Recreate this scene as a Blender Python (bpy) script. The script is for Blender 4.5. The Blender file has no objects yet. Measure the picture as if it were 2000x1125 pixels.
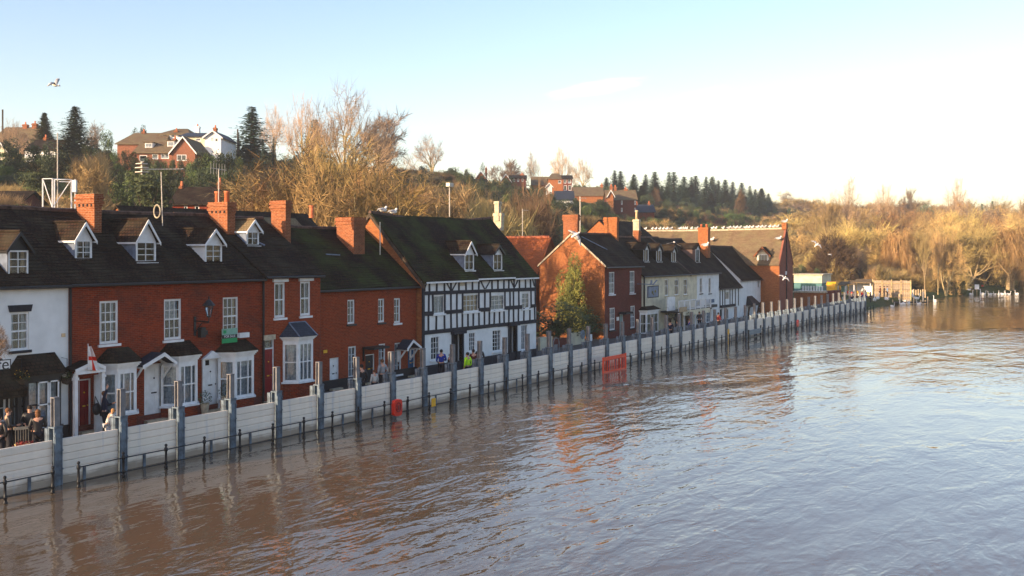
import bpy, math, random
from mathutils import Vector, Matrix, noise
from math import sin, cos, tan, pi, radians, sqrt
random.seed(7)
sc = bpy.context.scene
COL = sc.collection

# ------------------------------------------------------------------ camera, sky, sun
CAM_H = 7.5                       # eye above the flood water
AIM = math.atan2(0.5276, 0.8495)  # +X runs along the quay, +Y towards the land
CS, SN = cos(AIM), sin(AIM)
cam = bpy.data.cameras.new('camera'); camo = bpy.data.objects.new('camera', cam); COL.objects.link(camo)
camo.location = (0, 0, CAM_H); camo.rotation_euler = (radians(90), 0, AIM - radians(90))
cam.lens = 36; cam.sensor_width = 36; cam.shift_y = -71.5 / 2000; cam.clip_end = 9000; cam.clip_start = 0.5
sc.camera = camo
SUN_EL, SUN_OFF = radians(13.5), radians(21)
SV = Vector((-cos(SUN_OFF) * cos(SUN_EL), sin(SUN_OFF) * cos(SUN_EL), sin(SUN_EL)))
world = bpy.data.worlds.new('World'); sc.world = world; world.use_nodes = True
wn, wl = world.node_tree.nodes, world.node_tree.links
bg = wn['Background']
sky = wn.new('ShaderNodeTexSky'); sky.sky_type = 'NISHITA'; sky.sun_disc = False
sky.sun_elevation = SUN_EL; sky.sun_rotation = math.atan2(SV.x, SV.y)
sky.air_density = 1.0; sky.dust_density = 1.0; sky.ozone_density = 1.2
SKY_STRENGTH = 0.15
bg.inputs['Strength'].default_value = SKY_STRENGTH
hs0 = wn.new('ShaderNodeHueSaturation'); hs0.inputs['Saturation'].default_value = 1.15; hs0.inputs['Value'].default_value = 0.97
wl.new(sky.outputs[0], hs0.inputs['Color'])
wtc = wn.new('ShaderNodeTexCoord'); 
tn = wn.new('ShaderNodeMix'); tn.data_type = 'RGBA'; tn.blend_type = 'MULTIPLY'; tn.inputs[0].default_value = 1; tn.inputs[7].default_value = (1.08, 0.93, 0.93, 1); wl.new(hs0.outputs[0], tn.inputs[6]); skycol = tn.outputs[2]
def wisp(px, py, w, h, rot, amt, skycol):
    d = Vector((*[c for c in (CS + SN * (px - 1000) / 2000, SN - CS * (px - 1000) / 2000)], (491 - py) / 2000)).normalized()
    rt = Vector((SN, -CS, 0)); up = d.cross(rt).normalized() * -1; up = up if up.z > 0 else -up
    a = rt * cos(rot) + up * sin(rot); b = up * cos(rot) - rt * sin(rot)
    def dot(v, s):
        n = wn.new('ShaderNodeVectorMath'); n.operation = 'DOT_PRODUCT'; n.inputs[1].default_value = v; wl.new(wtc.outputs['Generated'], n.inputs[0])
        m = wn.new('ShaderNodeMath'); m.operation = 'SUBTRACT'; m.inputs[1].default_value = d.dot(v); wl.new(n.outputs['Value'], m.inputs[0])
        k = wn.new('ShaderNodeMath'); k.operation = 'MULTIPLY'; k.inputs[1].default_value = 1 / s; wl.new(m.outputs[0], k.inputs[0])
        q = wn.new('ShaderNodeMath'); q.operation = 'POWER'; q.inputs[1].default_value = 2; ab = wn.new('ShaderNodeMath'); ab.operation = 'ABSOLUTE'; wl.new(k.outputs[0], ab.inputs[0]); wl.new(ab.outputs[0], q.inputs[0]); return q.outputs[0]
    s_ = wn.new('ShaderNodeMath'); s_.operation = 'ADD'; wl.new(dot(a, w), s_.inputs[0]); wl.new(dot(b, h), s_.inputs[1])
    mp = wn.new('ShaderNodeMapping'); mp.inputs['Scale'].default_value = (30, 30, 200); wl.new(wtc.outputs['Generated'], mp.inputs[0])
    no = wn.new('ShaderNodeTexNoise'); no.inputs['Scale'].default_value = 1.0; no.inputs['Detail'].default_value = 6; wl.new(mp.outputs[0], no.inputs[0])
    n2 = wn.new('ShaderNodeMath'); n2.operation = 'MULTIPLY_ADD'; n2.inputs[1].default_value = 1.6; n2.inputs[2].default_value = -.8; wl.new(no.outputs['Fac'], n2.inputs[0])
    s2 = wn.new('ShaderNodeMath'); s2.operation = 'ADD'; wl.new(s_.outputs[0], s2.inputs[0]); wl.new(n2.outputs[0], s2.inputs[1])
    mr = wn.new('ShaderNodeMapRange'); mr.interpolation_type = 'SMOOTHSTEP'; mr.inputs[1].default_value = 1.0; mr.inputs[2].default_value = 0.0; mr.inputs[3].default_value = 0; mr.inputs[4].default_value = amt; wl.new(s2.outputs[0], mr.inputs[0])
    mx = wn.new('ShaderNodeMix'); mx.data_type = 'RGBA'; mx.blend_type = 'MIX'; wl.new(mr.outputs[0], mx.inputs[0]); wl.new(skycol, mx.inputs[6]); mx.inputs[7].default_value = (9, 9.2, 9.4, 1); return mx.outputs[2]
skycol = wisp(1165, 172, .055, .008, .16, .16, skycol); skycol = wisp(1372, 186, .03, .007, .25, .07, skycol)
wl.new(skycol, bg.inputs['Color'])
sunl = bpy.data.lights.new('sun', 'SUN'); sunl.energy = 4.2; sunl.angle = radians(0.5); sunl.color = (1.0, 0.74, 0.47)
suno = bpy.data.objects.new('sun', sunl); COL.objects.link(suno)
suno.rotation_euler = (-SV).to_track_quat('-Z', 'Y').to_euler()
sc.view_settings.view_transform = 'Standard'; sc.view_settings.look = 'None'; sc.view_settings.gamma = 1
sc.view_settings.use_curve_mapping = False
sc.view_settings.exposure = 1.18
sc.cycles.max_bounces = 6; sc.cycles.transparent_max_bounces = 12; sc.cycles.caustics_reflective = False
sc.cycles.use_denoising = True

# ------------------------------------------------------------------ sight-line geometry (photo pixels to real planes)
def ray(px):
    t = (px - 1000) / 2000
    return CS + SN * t, SN - CS * t            # dX, dY per metre of depth
def onY(px, Y):
    dx, dy = ray(px); z = Y / dy
    return dx * z, z
def onX(px, X):
    dx, dy = ray(px); z = X / dx
    return dy * z, z
def zat(py, depth): return CAM_H - (py - 491) * depth / 2000
class Fac:                                     # a facade plane Y = const
    def __init__(s, Y): s.Y = Y
    def X(s, px): return onY(px, s.Y)[0]
    def Z(s, px, py): return zat(py, onY(px, s.Y)[1])

# ------------------------------------------------------------------ terrain
SHORE = [(-400, 29.95), (134, 29.95), (146, 30.2), (168, 29), (190, 25), (214, 19), (228, 5), (244, -20), (270, -80), (400, -300), (900, -900), (3000, -3000)]
def lerp_tab(t, x):
    if x <= t[0][0]: return t[0][1]
    for (a, b), (c, d) in zip(t, t[1:]):
        if x <= c: return b + (d - b) * (x - a) / (c - a)
    return t[-1][1]
def sst(x): x = max(0, min(1, x)); return x * x * (3 - 2 * x)
def ground(X, Y):
    s = Y - lerp_tab(SHORE, X)
    if s < 0: return -1.5
    if X < 134: h = -1.5 + 1.72 * sst((s - 0.15) / 0.25)
    else: h = -0.3 + 1.0 * sst(s / 2.0) + 0.5 * sst(s / 18)
    crest = lerp_tab([(-200, 19), (60, 21), (200, 22.5), (320, 22), (480, 22), (800, 24)], X)
    h += crest * (0.35 * sst((Y - 46) / 34) + 0.65 * sst((Y - 62) / 92)) * 1.0
    R = sqrt(X * X + Y * Y)
    h += 24 * sst((R - 330) / 420) * sst((180 - Y) / 120) * (0 if X < 0 else 1) * sst((X - 250) / 150)
    if Y > 44 or X > 190: h += 1.2 * noise.noise(Vector((X * 0.03, Y * 0.03, 0))) * sst((max(Y - 44, X - 190)) / 20)
    return h
def hit(px, py, z0=60):
    dx, dy = ray(px); z = z0
    while z < 1500:
        if zat(py, z) <= ground(dx * z, dy * z): break
        z += 0.5 if z < 300 else 2
    return dx * z, dy * z, z

# ------------------------------------------------------------------ objects
def link(o, parent=None):
    COL.objects.link(o)
    if parent: o.parent = parent
    return o
def tag(o, label=None, cat=None, group=None, kind=None):
    if label: o['label'] = label
    if cat: o['category'] = cat
    if group: o['group'] = group
    if kind: o['kind'] = kind
    return o
def empty(name, loc, rz=0, label=None, cat=None, group=None):
    o = bpy.data.objects.new(name, None); o.empty_display_size = 0.3; link(o)
    o.location = loc; o.rotation_euler = (0, 0, rz)
    return tag(o, label, cat, group)
def inst(name, mesh, parent=None, loc=(0, 0, 0), rz=0, sc_=(1, 1, 1)):
    o = bpy.data.objects.new(name, mesh); link(o, parent)
    o.location = loc; o.rotation_euler = (0, 0, rz); o.scale = sc_
    return o
def copy_tree(o, parent=None):
    c = o.copy(); link(c); c.parent = parent
    for ch in list(o.children): copy_tree(ch, c)
    return c

class MB:
    def __init__(s): s.v = []; s.f = []; s.m = []; s.sm = []; s.cur = 0; s.smooth = False
    def add(s, vs, fs):
        b = len(s.v); s.v += [tuple(v) for v in vs]
        for f in fs: s.f.append([b + i for i in f]); s.m.append(s.cur); s.sm.append(s.smooth)
        return s
    def box(s, x0, x1, y0, y1, z0, z1):
        if x0 > x1: x0, x1 = x1, x0
        if y0 > y1: y0, y1 = y1, y0
        if z0 > z1: z0, z1 = z1, z0
        return s.add([(x0, y0, z0), (x1, y0, z0), (x1, y1, z0), (x0, y1, z0), (x0, y0, z1), (x1, y0, z1), (x1, y1, z1), (x0, y1, z1)],
                     [(0, 3, 2, 1), (4, 5, 6, 7), (0, 1, 5, 4), (1, 2, 6, 5), (2, 3, 7, 6), (3, 0, 4, 7)])
    def quad(s, a, b, c, d): return s.add([a, b, c, d], [(0, 1, 2, 3)])
    def poly(s, pts): return s.add(pts, [tuple(range(len(pts)))])
    def prism(s, pts, d):
        d = Vector(d); n = len(pts); a = [Vector(p) for p in pts]; b = [p + d for p in a]
        fs = [tuple(range(n))[::-1], tuple(range(n, 2 * n))] + [(i, (i + 1) % n, (i + 1) % n + n, i + n) for i in range(n)]
        return s.add(a + b, fs)
    def tube(s, pts, rs, n=6, cap=True, xs=1.0):
        pts = [Vector(p) for p in pts]
        if not hasattr(rs, '__len__'): rs = [rs] * len(pts)
        vs = []; prev = None
        for i, p in enumerate(pts):
            d = (pts[min(i + 1, len(pts) - 1)] - pts[max(i - 1, 0)])
            d = d.normalized() if d.length > 1e-9 else Vector((0, 0, 1))
            if prev is None: prev = Vector((1, 0, 0)) if abs(d.x) < 0.8 else Vector((0, 1, 0))
            u = (prev - d * prev.dot(d)); u = u.normalized() if u.length > 1e-6 else d.orthogonal().normalized()
            w = d.cross(u); prev = u
            for k in range(n):
                a = 2 * pi * k / n + pi / n
                vs.append(p + u * (rs[i] * cos(a) * xs) + w * (rs[i] * sin(a)))
        fs = []
        for i in range(len(pts) - 1):
            for k in range(n):
                fs.append((i * n + k, i * n + (k + 1) % n, (i + 1) * n + (k + 1) % n, (i + 1) * n + k))
        if cap: fs += [tuple(range(n))[::-1], tuple((len(pts) - 1) * n + k for k in range(n))]
        return s.add(vs, fs)
    def lathe(s, prof, n=10, c=(0, 0, 0)):           # prof = [(r, z)...]
        vs = [(c[0] + r * cos(2 * pi * k / n), c[1] + r * sin(2 * pi * k / n), c[2] + z) for r, z in prof for k in range(n)]
        fs = [(i * n + k, i * n + (k + 1) % n, (i + 1) * n + (k + 1) % n, (i + 1) * n + k) for i in range(len(prof) - 1) for k in range(n)]
        return s.add(vs, fs + [tuple(range(n))[::-1], tuple((len(prof) - 1) * n + k for k in range(n))])
    def ball(s, c, r, n=8, m=5, sx=1, sy=1, sz=1, rot=None):
        vs = []
        for i in range(m + 1):
            t = pi * i / m
            for k in range(n):
                a = 2 * pi * k / n
                p = Vector((sx * r * sin(t) * cos(a), sy * r * sin(t) * sin(a), sz * r * cos(t)))
                if rot: p = rot @ p
                vs.append((c[0] + p.x, c[1] + p.y, c[2] + p.z))
        return s.add(vs, [(i * n + k, (i + 1) * n + k, (i + 1) * n + (k + 1) % n, i * n + (k + 1) % n) for i in range(m) for k in range(n)])
    def mesh(s, name, mats):
        me = bpy.data.meshes.new(name); me.from_pydata(s.v, [], s.f)
        if not isinstance(mats, (list, tuple)): mats = [mats]
        for m in mats: me.materials.append(m)
        me.polygons.foreach_set('material_index', s.m)
        me.polygons.foreach_set('use_smooth', s.sm)
        return me
    def uv(s, me):
        l = me.uv_layers.new(name='UVMap').data
        for p in me.polygons:
            n = p.normal
            t = Vector((-n.y, n.x, 0)) if (n.x * n.x + n.y * n.y) > 1e-5 else Vector((1, 0, 0))
            t.normalize(); b = n.cross(t)
            if n.z > 0.95: t = Vector((1, 0, 0)); b = Vector((0, 1, 0))
            for li in p.loop_indices:
                c = me.vertices[me.loops[li].vertex_index].co
                l[li].uv = (c.dot(t), c.dot(b))
    def build(s, name, mats, parent=None, loc=(0, 0, 0), rz=0, uv=False):
        me = s.mesh(name, mats)
        if uv: s.uv(me)
        return inst(name, me, parent, loc, rz)

# ------------------------------------------------------------------ materials
def nt(name):
    m = bpy.data.materials.new(name); m.use_nodes = True
    return m, m.node_tree.nodes, m.node_tree.links, m.node_tree.nodes['Principled BSDF']
def plain(name, col, rough=0.6, var=0.12, scale=6.0, bump=0.0, metal=0.0, rand=0.0, spec=0.3, dirt=None, bscale=None):
    m, N, L, B = nt(name)
    B.inputs['Roughness'].default_value = rough; B.inputs['Metallic'].default_value = metal
    B.inputs['Specular IOR Level'].default_value = spec
    tc = N.new('ShaderNodeTexCoord'); ns = N.new('ShaderNodeTexNoise'); ns.inputs['Scale'].default_value = scale
    ns.inputs['Detail'].default_value = 5; L.new(tc.outputs['Object'], ns.inputs['Vector'])
    rp = N.new('ShaderNodeValToRGB'); L.new(ns.outputs['Fac'], rp.inputs[0])
    d = dirt if dirt else tuple(c * (1 - var * 2.2) for c in col)
    rp.color_ramp.elements[0].color = (*d, 1); rp.color_ramp.elements[1].color = (*[min(1, c * (1 + var)) for c in col], 1)
    rp.color_ramp.elements[0].position = 0.3; rp.color_ramp.elements[1].position = 0.62
    out = rp.outputs[0]
    if rand:
        oi = N.new('ShaderNodeObjectInfo'); hs = N.new('ShaderNodeHueSaturation')
        mp = N.new('ShaderNodeMapRange'); mp.inputs[3].default_value = 1 - rand; mp.inputs[4].default_value = 1 + rand
        L.new(oi.outputs['Random'], mp.inputs[0]); L.new(mp.outputs[0], hs.inputs['Value'])
        mh = N.new('ShaderNodeMapRange'); mh.inputs[3].default_value = 0.5 - rand * 0.06; mh.inputs[4].default_value = 0.5 + rand * 0.06
        mm = N.new('ShaderNodeMath'); mm.operation = 'FRACT'; mu = N.new('ShaderNodeMath'); mu.operation = 'MULTIPLY'; mu.inputs[1].default_value = 7.31
        L.new(oi.outputs['Random'], mu.inputs[0]); L.new(mu.outputs[0], mm.inputs[0]); L.new(mm.outputs[0], mh.inputs[0])
        L.new(mh.outputs[0], hs.inputs['Hue']); L.new(out, hs.inputs['Color']); out = hs.outputs[0]
    L.new(out, B.inputs['Base Color'])
    if bump:
        bp = N.new('ShaderNodeBump'); bp.inputs['Strength'].default_value = bump; bp.inputs['Distance'].default_value = 0.03
        n2 = N.new('ShaderNodeTexNoise'); n2.inputs['Scale'].default_value = bscale or scale * 4; L.new(tc.outputs['Object'], n2.inputs['Vector'])
        L.new(n2.outputs['Fac'], bp.inputs['Height']); L.new(bp.outputs[0], B.inputs['Normal'])
    return m
def coursed(name, c1, c2, mortar, bw=0.225, bh=0.075, ms=0.006, rough=0.85, stain=(0.06, 0.04, 0.035), stain_amt=0.35, bump=0.6, third=None, third_amt=0.5, third_scale=0.5):
    """brick or tile courses on metre-true UVs, with weather stains"""
    m, N, L, B = nt(name)
    B.inputs['Roughness'].default_value = rough; B.inputs['Specular IOR Level'].default_value = 0.08
    uv = N.new('ShaderNodeUVMap'); br = N.new('ShaderNodeTexBrick')
    L.new(uv.outputs[0], br.inputs['Vector'])
    br.inputs['Color1'].default_value = (*c1, 1); br.inputs['Color2'].default_value = (*c2, 1); br.inputs['Mortar'].default_value = (*mortar, 1)
    br.inputs['Scale'].default_value = 1; br.inputs['Mortar Size'].default_value = ms; br.inputs['Brick Width'].default_value = bw; br.inputs['Row Height'].default_value = bh
    br.inputs['Mortar Smooth'].default_value = 0.3; br.inputs['Bias'].default_value = 0.0
    col = br.outputs['Color']
    def layer(color, lo, hi, scale, detail, amt, col):
        ns = N.new('ShaderNodeTexNoise'); ns.inputs['Scale'].default_value = scale; ns.inputs['Detail'].default_value = detail; ns.inputs['Roughness'].default_value = 0.65
        L.new(uv.outputs[0], ns.inputs['Vector'])
        mr = N.new('ShaderNodeMapRange'); mr.inputs[1].default_value = lo; mr.inputs[2].default_value = hi; mr.inputs[4].default_value = amt
        L.new(ns.outputs['Fac'], mr.inputs[0])
        mx = N.new('ShaderNodeMix'); mx.data_type = 'RGBA'; L.new(mr.outputs[0], mx.inputs[0]); L.new(col, mx.inputs[6]); mx.inputs[7].default_value = (*color, 1)
        return mx.outputs[2]
    col = layer(tuple(c * 0.45 for c in c1), 0.45, 0.75, 7.0, 3, 0.7, col)
    col = layer(stain, 0.45, 0.72, 0.55, 6, stain_amt, col)
    if third: col = layer(third, 0.42, 0.66, third_scale, 7, third_amt, col)
    L.new(col, B.inputs['Base Color'])
    bp = N.new('ShaderNodeBump'); bp.inputs['Strength'].default_value = bump; bp.inputs['Distance'].default_value = 0.02
    inv = N.new('ShaderNodeMath'); inv.operation = 'SUBTRACT'; inv.inputs[0].default_value = 1; L.new(br.outputs['Fac'], inv.inputs[1])
    L.new(inv.outputs[0], bp.inputs['Height']); L.new(bp.outputs[0], B.inputs['Normal'])
    return m

M = {}
M['brick'] = coursed('red_brick', (0.30, 0.038, 0.011), (0.15, 0.020, 0.009), (0.24, 0.11, 0.07), stain_amt=0.55, ms=0.008, third=(0.36, 0.06, 0.02), third_amt=0.35, third_scale=1.3)
M['brick_b'] = coursed('bright_red_brick', (0.35, 0.050, 0.014), (0.20, 0.030, 0.011), (0.30, 0.14, 0.08), stain_amt=0.45, ms=0.008, third=(0.42, 0.075, 0.022), third_amt=0.35, third_scale=1.1)
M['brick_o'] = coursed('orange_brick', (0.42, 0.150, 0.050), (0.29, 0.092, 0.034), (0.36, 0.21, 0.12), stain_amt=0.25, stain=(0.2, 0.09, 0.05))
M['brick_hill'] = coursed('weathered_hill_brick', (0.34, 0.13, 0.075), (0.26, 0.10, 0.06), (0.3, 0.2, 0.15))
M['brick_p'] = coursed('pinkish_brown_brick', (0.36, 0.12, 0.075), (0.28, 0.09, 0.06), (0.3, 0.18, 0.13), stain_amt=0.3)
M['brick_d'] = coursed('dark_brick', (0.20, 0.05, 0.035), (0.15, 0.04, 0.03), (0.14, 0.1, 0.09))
M['chimney_brick'] = coursed('chimney_brick', (0.36, 0.105, 0.038), (0.22, 0.06, 0.025), (0.42, 0.26, 0.16), ms=0.010, stain_amt=0.5, stain=(0.07, 0.035, 0.025))
M['tile'] = coursed('dark_clay_tile', (0.050, 0.026, 0.018), (0.020, 0.012, 0.010), (0.006, 0.005, 0.005), 0.19, 0.15, 0.02, 0.9, (0.016, 0.014, 0.014), 0.5, 1.0, (0.068, 0.058, 0.038), 0.6, 0.8)
M['tile_moss'] = coursed('mossy_clay_tile', (0.050, 0.026, 0.018), (0.020, 0.012, 0.010), (0.006, 0.005, 0.005), 0.19, 0.15, 0.02, 0.9, (0.016, 0.014, 0.012), 0.45, 1.0, (0.055, 0.072, 0.018), 0.8, 0.45)
M['tile_brown'] = coursed('brown_tile', (0.27, 0.19, 0.115), (0.18, 0.12, 0.075), (0.1, 0.06, 0.04), 0.2, 0.13, 0.015, 0.85, (0.12, 0.09, 0.06), 0.6, 0.9, (0.22, 0.2, 0.1), 0.5, 0.9)
M['tile_orange'] = coursed('orange_tile', (0.44, 0.12, 0.04), (0.34, 0.09, 0.03), (0.2, 0.08, 0.04), 0.2, 0.13, 0.012, 0.85, (0.2, 0.1, 0.06), 0.4)
M['slate'] = coursed('blue_slate', (0.05, 0.06, 0.085), (0.035, 0.045, 0.065), (0.015, 0.015, 0.02), 0.25, 0.15, 0.008, 0.5, (0.03, 0.03, 0.035), 0.4)
M['render_white'] = plain('white_render', (0.76, 0.77, 0.77), 0.8, 0.05, 1.5, 0.25, dirt=(0.68, 0.69, 0.69), bscale=30)
M['render_cream'] = plain('cream_render', (0.66, 0.60, 0.44), 0.8, 0.05, 1.5, 0.25, dirt=(0.5, 0.45, 0.34), bscale=30)
M['white_paint'] = plain('white_paint', (0.78, 0.79, 0.80), 0.4, 0.03, 3, dirt=(0.66, 0.66, 0.66))
M['black_paint'] = plain('black_paint', (0.018, 0.018, 0.022), 0.45, 0.1, 3)
M['timber'] = plain('black_timber', (0.02, 0.021, 0.03), 0.75, 0.2, 5, 0.4)
M['red_door'] = plain('dark_red_door_paint', (0.22, 0.008, 0.012), 0.35, 0.08, 3)
M['blue_door'] = plain('blue_door_paint', (0.015, 0.09, 0.20), 0.4, 0.08, 3)
M['teal_door'] = plain('pale_teal_door_paint', (0.22, 0.33, 0.33), 0.4, 0.08, 3)
M['lead'] = plain('grey_lead', (0.16, 0.20, 0.28), 0.5, 0.15, 3)
M['stone'] = plain('pale_stone', (0.5, 0.42, 0.3), 0.8, 0.15, 5, 0.4)
M['terracotta'] = plain('terracotta', (0.55, 0.16, 0.07), 0.75, 0.15, 6)
M['pot_cream'] = plain('buff_clay', (0.68, 0.5, 0.3), 0.75, 0.12, 6)
M['steel_blue'] = plain('weathered_blue_grey_steel', (0.125, 0.17, 0.22), 0.5, 0.25, 4, 0.3, metal=0.2, dirt=(0.06, 0.075, 0.10))
M['steel_pale'] = plain('pale_galvanised_steel', (0.20, 0.195, 0.205), 0.6, 0.12, 4, 0.2, metal=0.0, dirt=(0.12, 0.125, 0.135))
M['board'] = plain('off_white_barrier_board', (0.84, 0.76, 0.66), 0.5, 0.05, 1.6, rand=0.05, dirt=(0.72, 0.65, 0.57))
M['iron'] = plain('black_iron', (0.015, 0.016, 0.02), 0.45, 0.2, 8, metal=0.3)
M['aerial'] = plain('dull_aluminium', (0.55, 0.5, 0.43), 0.5, 0.1, 6, metal=0.1)
M['ridge'] = plain('ridge_tile_clay', (0.10, 0.06, 0.045), 0.85, 0.25, 5, 0.4)
M['curtain'] = plain('net_curtain', (0.42, 0.48, 0.54), 0.9, 0.2, 9, dirt=(0.25, 0.3, 0.36))
M['drape'] = plain('warm_drape', (0.45, 0.33, 0.2), 0.9, 0.2, 9)
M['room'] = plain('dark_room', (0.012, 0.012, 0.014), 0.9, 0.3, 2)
M['skin'] = plain('skin', (0.55, 0.30, 0.21), 0.6, 0.05, 8)
M['asphalt'] = plain('street_paving', (0.09, 0.085, 0.08), 0.85, 0.15, 3, 0.3)
M['red_plastic'] = plain('red_plastic', (0.62, 0.03, 0.015), 0.4, 0.06, 4)
M['orange_plastic'] = plain('orange_red_plastic', (0.8, 0.06, 0.015), 0.4, 0.06, 4)
M['yellow'] = plain('yellow_sheet', (0.75, 0.40, 0.02), 0.5, 0.05, 4)
M['green_sign'] = plain('green_sign_print', (0.01, 0.30, 0.10), 0.5, 0.05, 4)
M['pale_green'] = plain('pale_green_sign_print', (0.22, 0.42, 0.33), 0.5, 0.05, 4)
M['gull'] = plain('white_plumage', (0.82, 0.8, 0.76), 0.7, 0.03, 8)
M['gull_grey'] = plain('grey_plumage', (0.36, 0.36, 0.38), 0.7, 0.05, 8)
M['bill'] = plain('orange_bill', (0.7, 0.22, 0.03), 0.5, 0.05, 8)
M['leaf_dark'] = plain('dark_green_foliage', (0.05, 0.065, 0.024), 0.7, 0.35, 1.2, rand=0.35, dirt=(0.020, 0.026, 0.012))
M['leaf_mid'] = plain('green_foliage', (0.08, 0.12, 0.028), 0.7, 0.35, 1.2, rand=0.3, dirt=(0.03, 0.05, 0.015))
M['leaf_olive'] = plain('olive_yellow_foliage', (0.15, 0.14, 0.03), 0.7, 0.3, 0.9, rand=0.15, dirt=(0.03, 0.045, 0.012))
M['needle'] = plain('conifer_needles', (0.085, 0.14, 0.085), 0.75, 0.3, 1.0, rand=0.3, dirt=(0.045, 0.09, 0.065))
M['bark'] = plain('pale_bark', (0.40, 0.30, 0.15), 0.85, 0.25, 4, 0.4, rand=0.2)
M['bark_dark'] = plain('dark_bark', (0.07, 0.05, 0.035), 0.85, 0.25, 4, 0.4)
M['twig_tan'] = plain('tan_twigs', (0.36, 0.25, 0.11), 0.85, 0.25, 0.6, rand=0.25, dirt=(0.19, 0.14, 0.06))
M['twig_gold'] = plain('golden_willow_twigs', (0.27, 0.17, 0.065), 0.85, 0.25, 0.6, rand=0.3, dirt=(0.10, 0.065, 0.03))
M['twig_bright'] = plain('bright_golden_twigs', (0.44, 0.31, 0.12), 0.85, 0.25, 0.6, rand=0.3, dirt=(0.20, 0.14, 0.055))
M['twig_pale'] = plain('pale_pinkish_twigs', (0.42, 0.29, 0.18), 0.85, 0.2, 0.6, rand=0.1, dirt=(0.30, 0.2, 0.12))
M['twig_grey'] = plain('grey_brown_twigs', (0.26, 0.19, 0.13), 0.85, 0.2, 0.6, rand=0.2, dirt=(0.15, 0.10, 0.07))
M['twig_red'] = plain('russet_twigs', (0.15, 0.09, 0.05), 0.85, 0.25, 0.6, rand=0.3, dirt=(0.07, 0.04, 0.025))

def glass_mat():
    m, N, L, B = nt('window_glass'); o = N['Material Output']
    tr = N.new('ShaderNodeBsdfTransparent'); tr.inputs[0].default_value = (0.8, 0.84, 0.86, 1)
    gl = N.new('ShaderNodeBsdfGlossy'); gl.inputs['Roughness'].default_value = 0.03
    lw = N.new('ShaderNodeLayerWeight'); lw.inputs[0].default_value = 0.35
    mr = N.new('ShaderNodeMapRange'); mr.inputs[3].default_value = 0.07; mr.inputs[4].default_value = 0.75
    mx = N.new('ShaderNodeMixShader'); L.new(lw.outputs['Fresnel'], mr.inputs[0]); L.new(mr.outputs[0], mx.inputs[0])
    L.new(tr.outputs[0], mx.inputs[1]); L.new(gl.outputs[0], mx.inputs[2]); L.new(mx.outputs[0], o.inputs[0]); N.remove(B)
    return m
M['glass'] = glass_mat()

def water_mat():
    m, N, L, B = nt('flood_water')
    B.inputs['Base Color'].default_value = (0.125, 0.088, 0.055, 1); B.inputs['Roughness'].default_value = 0.035
    B.inputs['IOR'].default_value = 1.4; B.inputs['Specular IOR Level'].default_value = 1.0
    tc = N.new('ShaderNodeTexCoord')
    def nz(sx, sy, scale, detail, dist=0.0, rot=0.0):
        mp = N.new('ShaderNodeMapping'); mp.inputs['Scale'].default_value = (sx, sy, 1); mp.inputs['Rotation'].default_value = (0, 0, rot)
        L.new(tc.outputs['Object'], mp.inputs[0]); n = N.new('ShaderNodeTexNoise'); n.inputs['Scale'].default_value = scale
        n.inputs['Detail'].default_value = detail; n.inputs['Distortion'].default_value = dist; n.inputs['Roughness'].default_value = 0.5
        L.new(mp.outputs[0], n.inputs[0]); return n.outputs['Fac']
    def math_(op, a, b):
        n = N.new('ShaderNodeMath'); n.operation = op
        for i, v in enumerate((a, b)):
            if isinstance(v, (int, float)): n.inputs[i].default_value = v
            else: L.new(v, n.inputs[i])
        return n.outputs[0]
    r = AIM - radians(90)
    big = nz(0.45, 1.0, 0.35, 2, 1.4, -r)
    mid = nz(0.4, 1.0, 1.5, 2, 1.0, -r)
    fine = nz(0.5, 1.0, 5.0, 2, 0.2, -r + 0.3)
    patch = nz(0.5, 1.0, 0.07, 3, 1.0, -r - 0.2)
    pm = N.new('ShaderNodeMapRange'); pm.inputs[1].default_value = 0.38; pm.inputs[2].default_value = 0.62; pm.inputs[3].default_value = 0.25; pm.inputs[4].default_value = 1.0
    L.new(patch, pm.inputs[0])
    hsum = math_('ADD', math_('MULTIPLY', big, 1.7), math_('ADD', math_('MULTIPLY', mid, 0.75), math_('MULTIPLY', fine, 0.24)))
    h = math_('MULTIPLY', hsum, pm.outputs[0])
    bp = N.new('ShaderNodeBump'); bp.inputs['Strength'].default_value = 1.0; bp.inputs['Distance'].default_value = 0.07
    L.new(h, bp.inputs['Height']); L.new(bp.outputs[0], B.inputs['Normal'])
    return m
M['water'] = water_mat()
def ground_mat():
    m, N, L, B = nt('hill_grass_and_scrub'); B.inputs['Roughness'].default_value = 0.95; B.inputs['Specular IOR Level'].default_value = 0.1
    tc = N.new('ShaderNodeTexCoord'); n1 = N.new('ShaderNodeTexNoise'); n1.inputs['Scale'].default_value = 0.09; n1.inputs['Detail'].default_value = 9; n1.inputs['Roughness'].default_value = 0.7
    L.new(tc.outputs['Object'], n1.inputs[0]); rp = N.new('ShaderNodeValToRGB'); L.new(n1.outputs['Fac'], rp.inputs[0])
    e = rp.color_ramp.elements; e[0].position = 0.35; e[0].color = (0.03, 0.045, 0.015, 1); e[1].position = 0.7; e[1].color = (0.14, 0.085, 0.035, 1)
    k = rp.color_ramp.elements.new(0.5); k.color = (0.06, 0.075, 0.022, 1)
    L.new(rp.outputs[0], B.inputs['Base Color'])
    return m
M['ground'] = ground_mat()
M['grass'] = plain('short_grass', (0.09, 0.17, 0.03), 0.9, 0.2, 0.8, 0.5)

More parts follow.
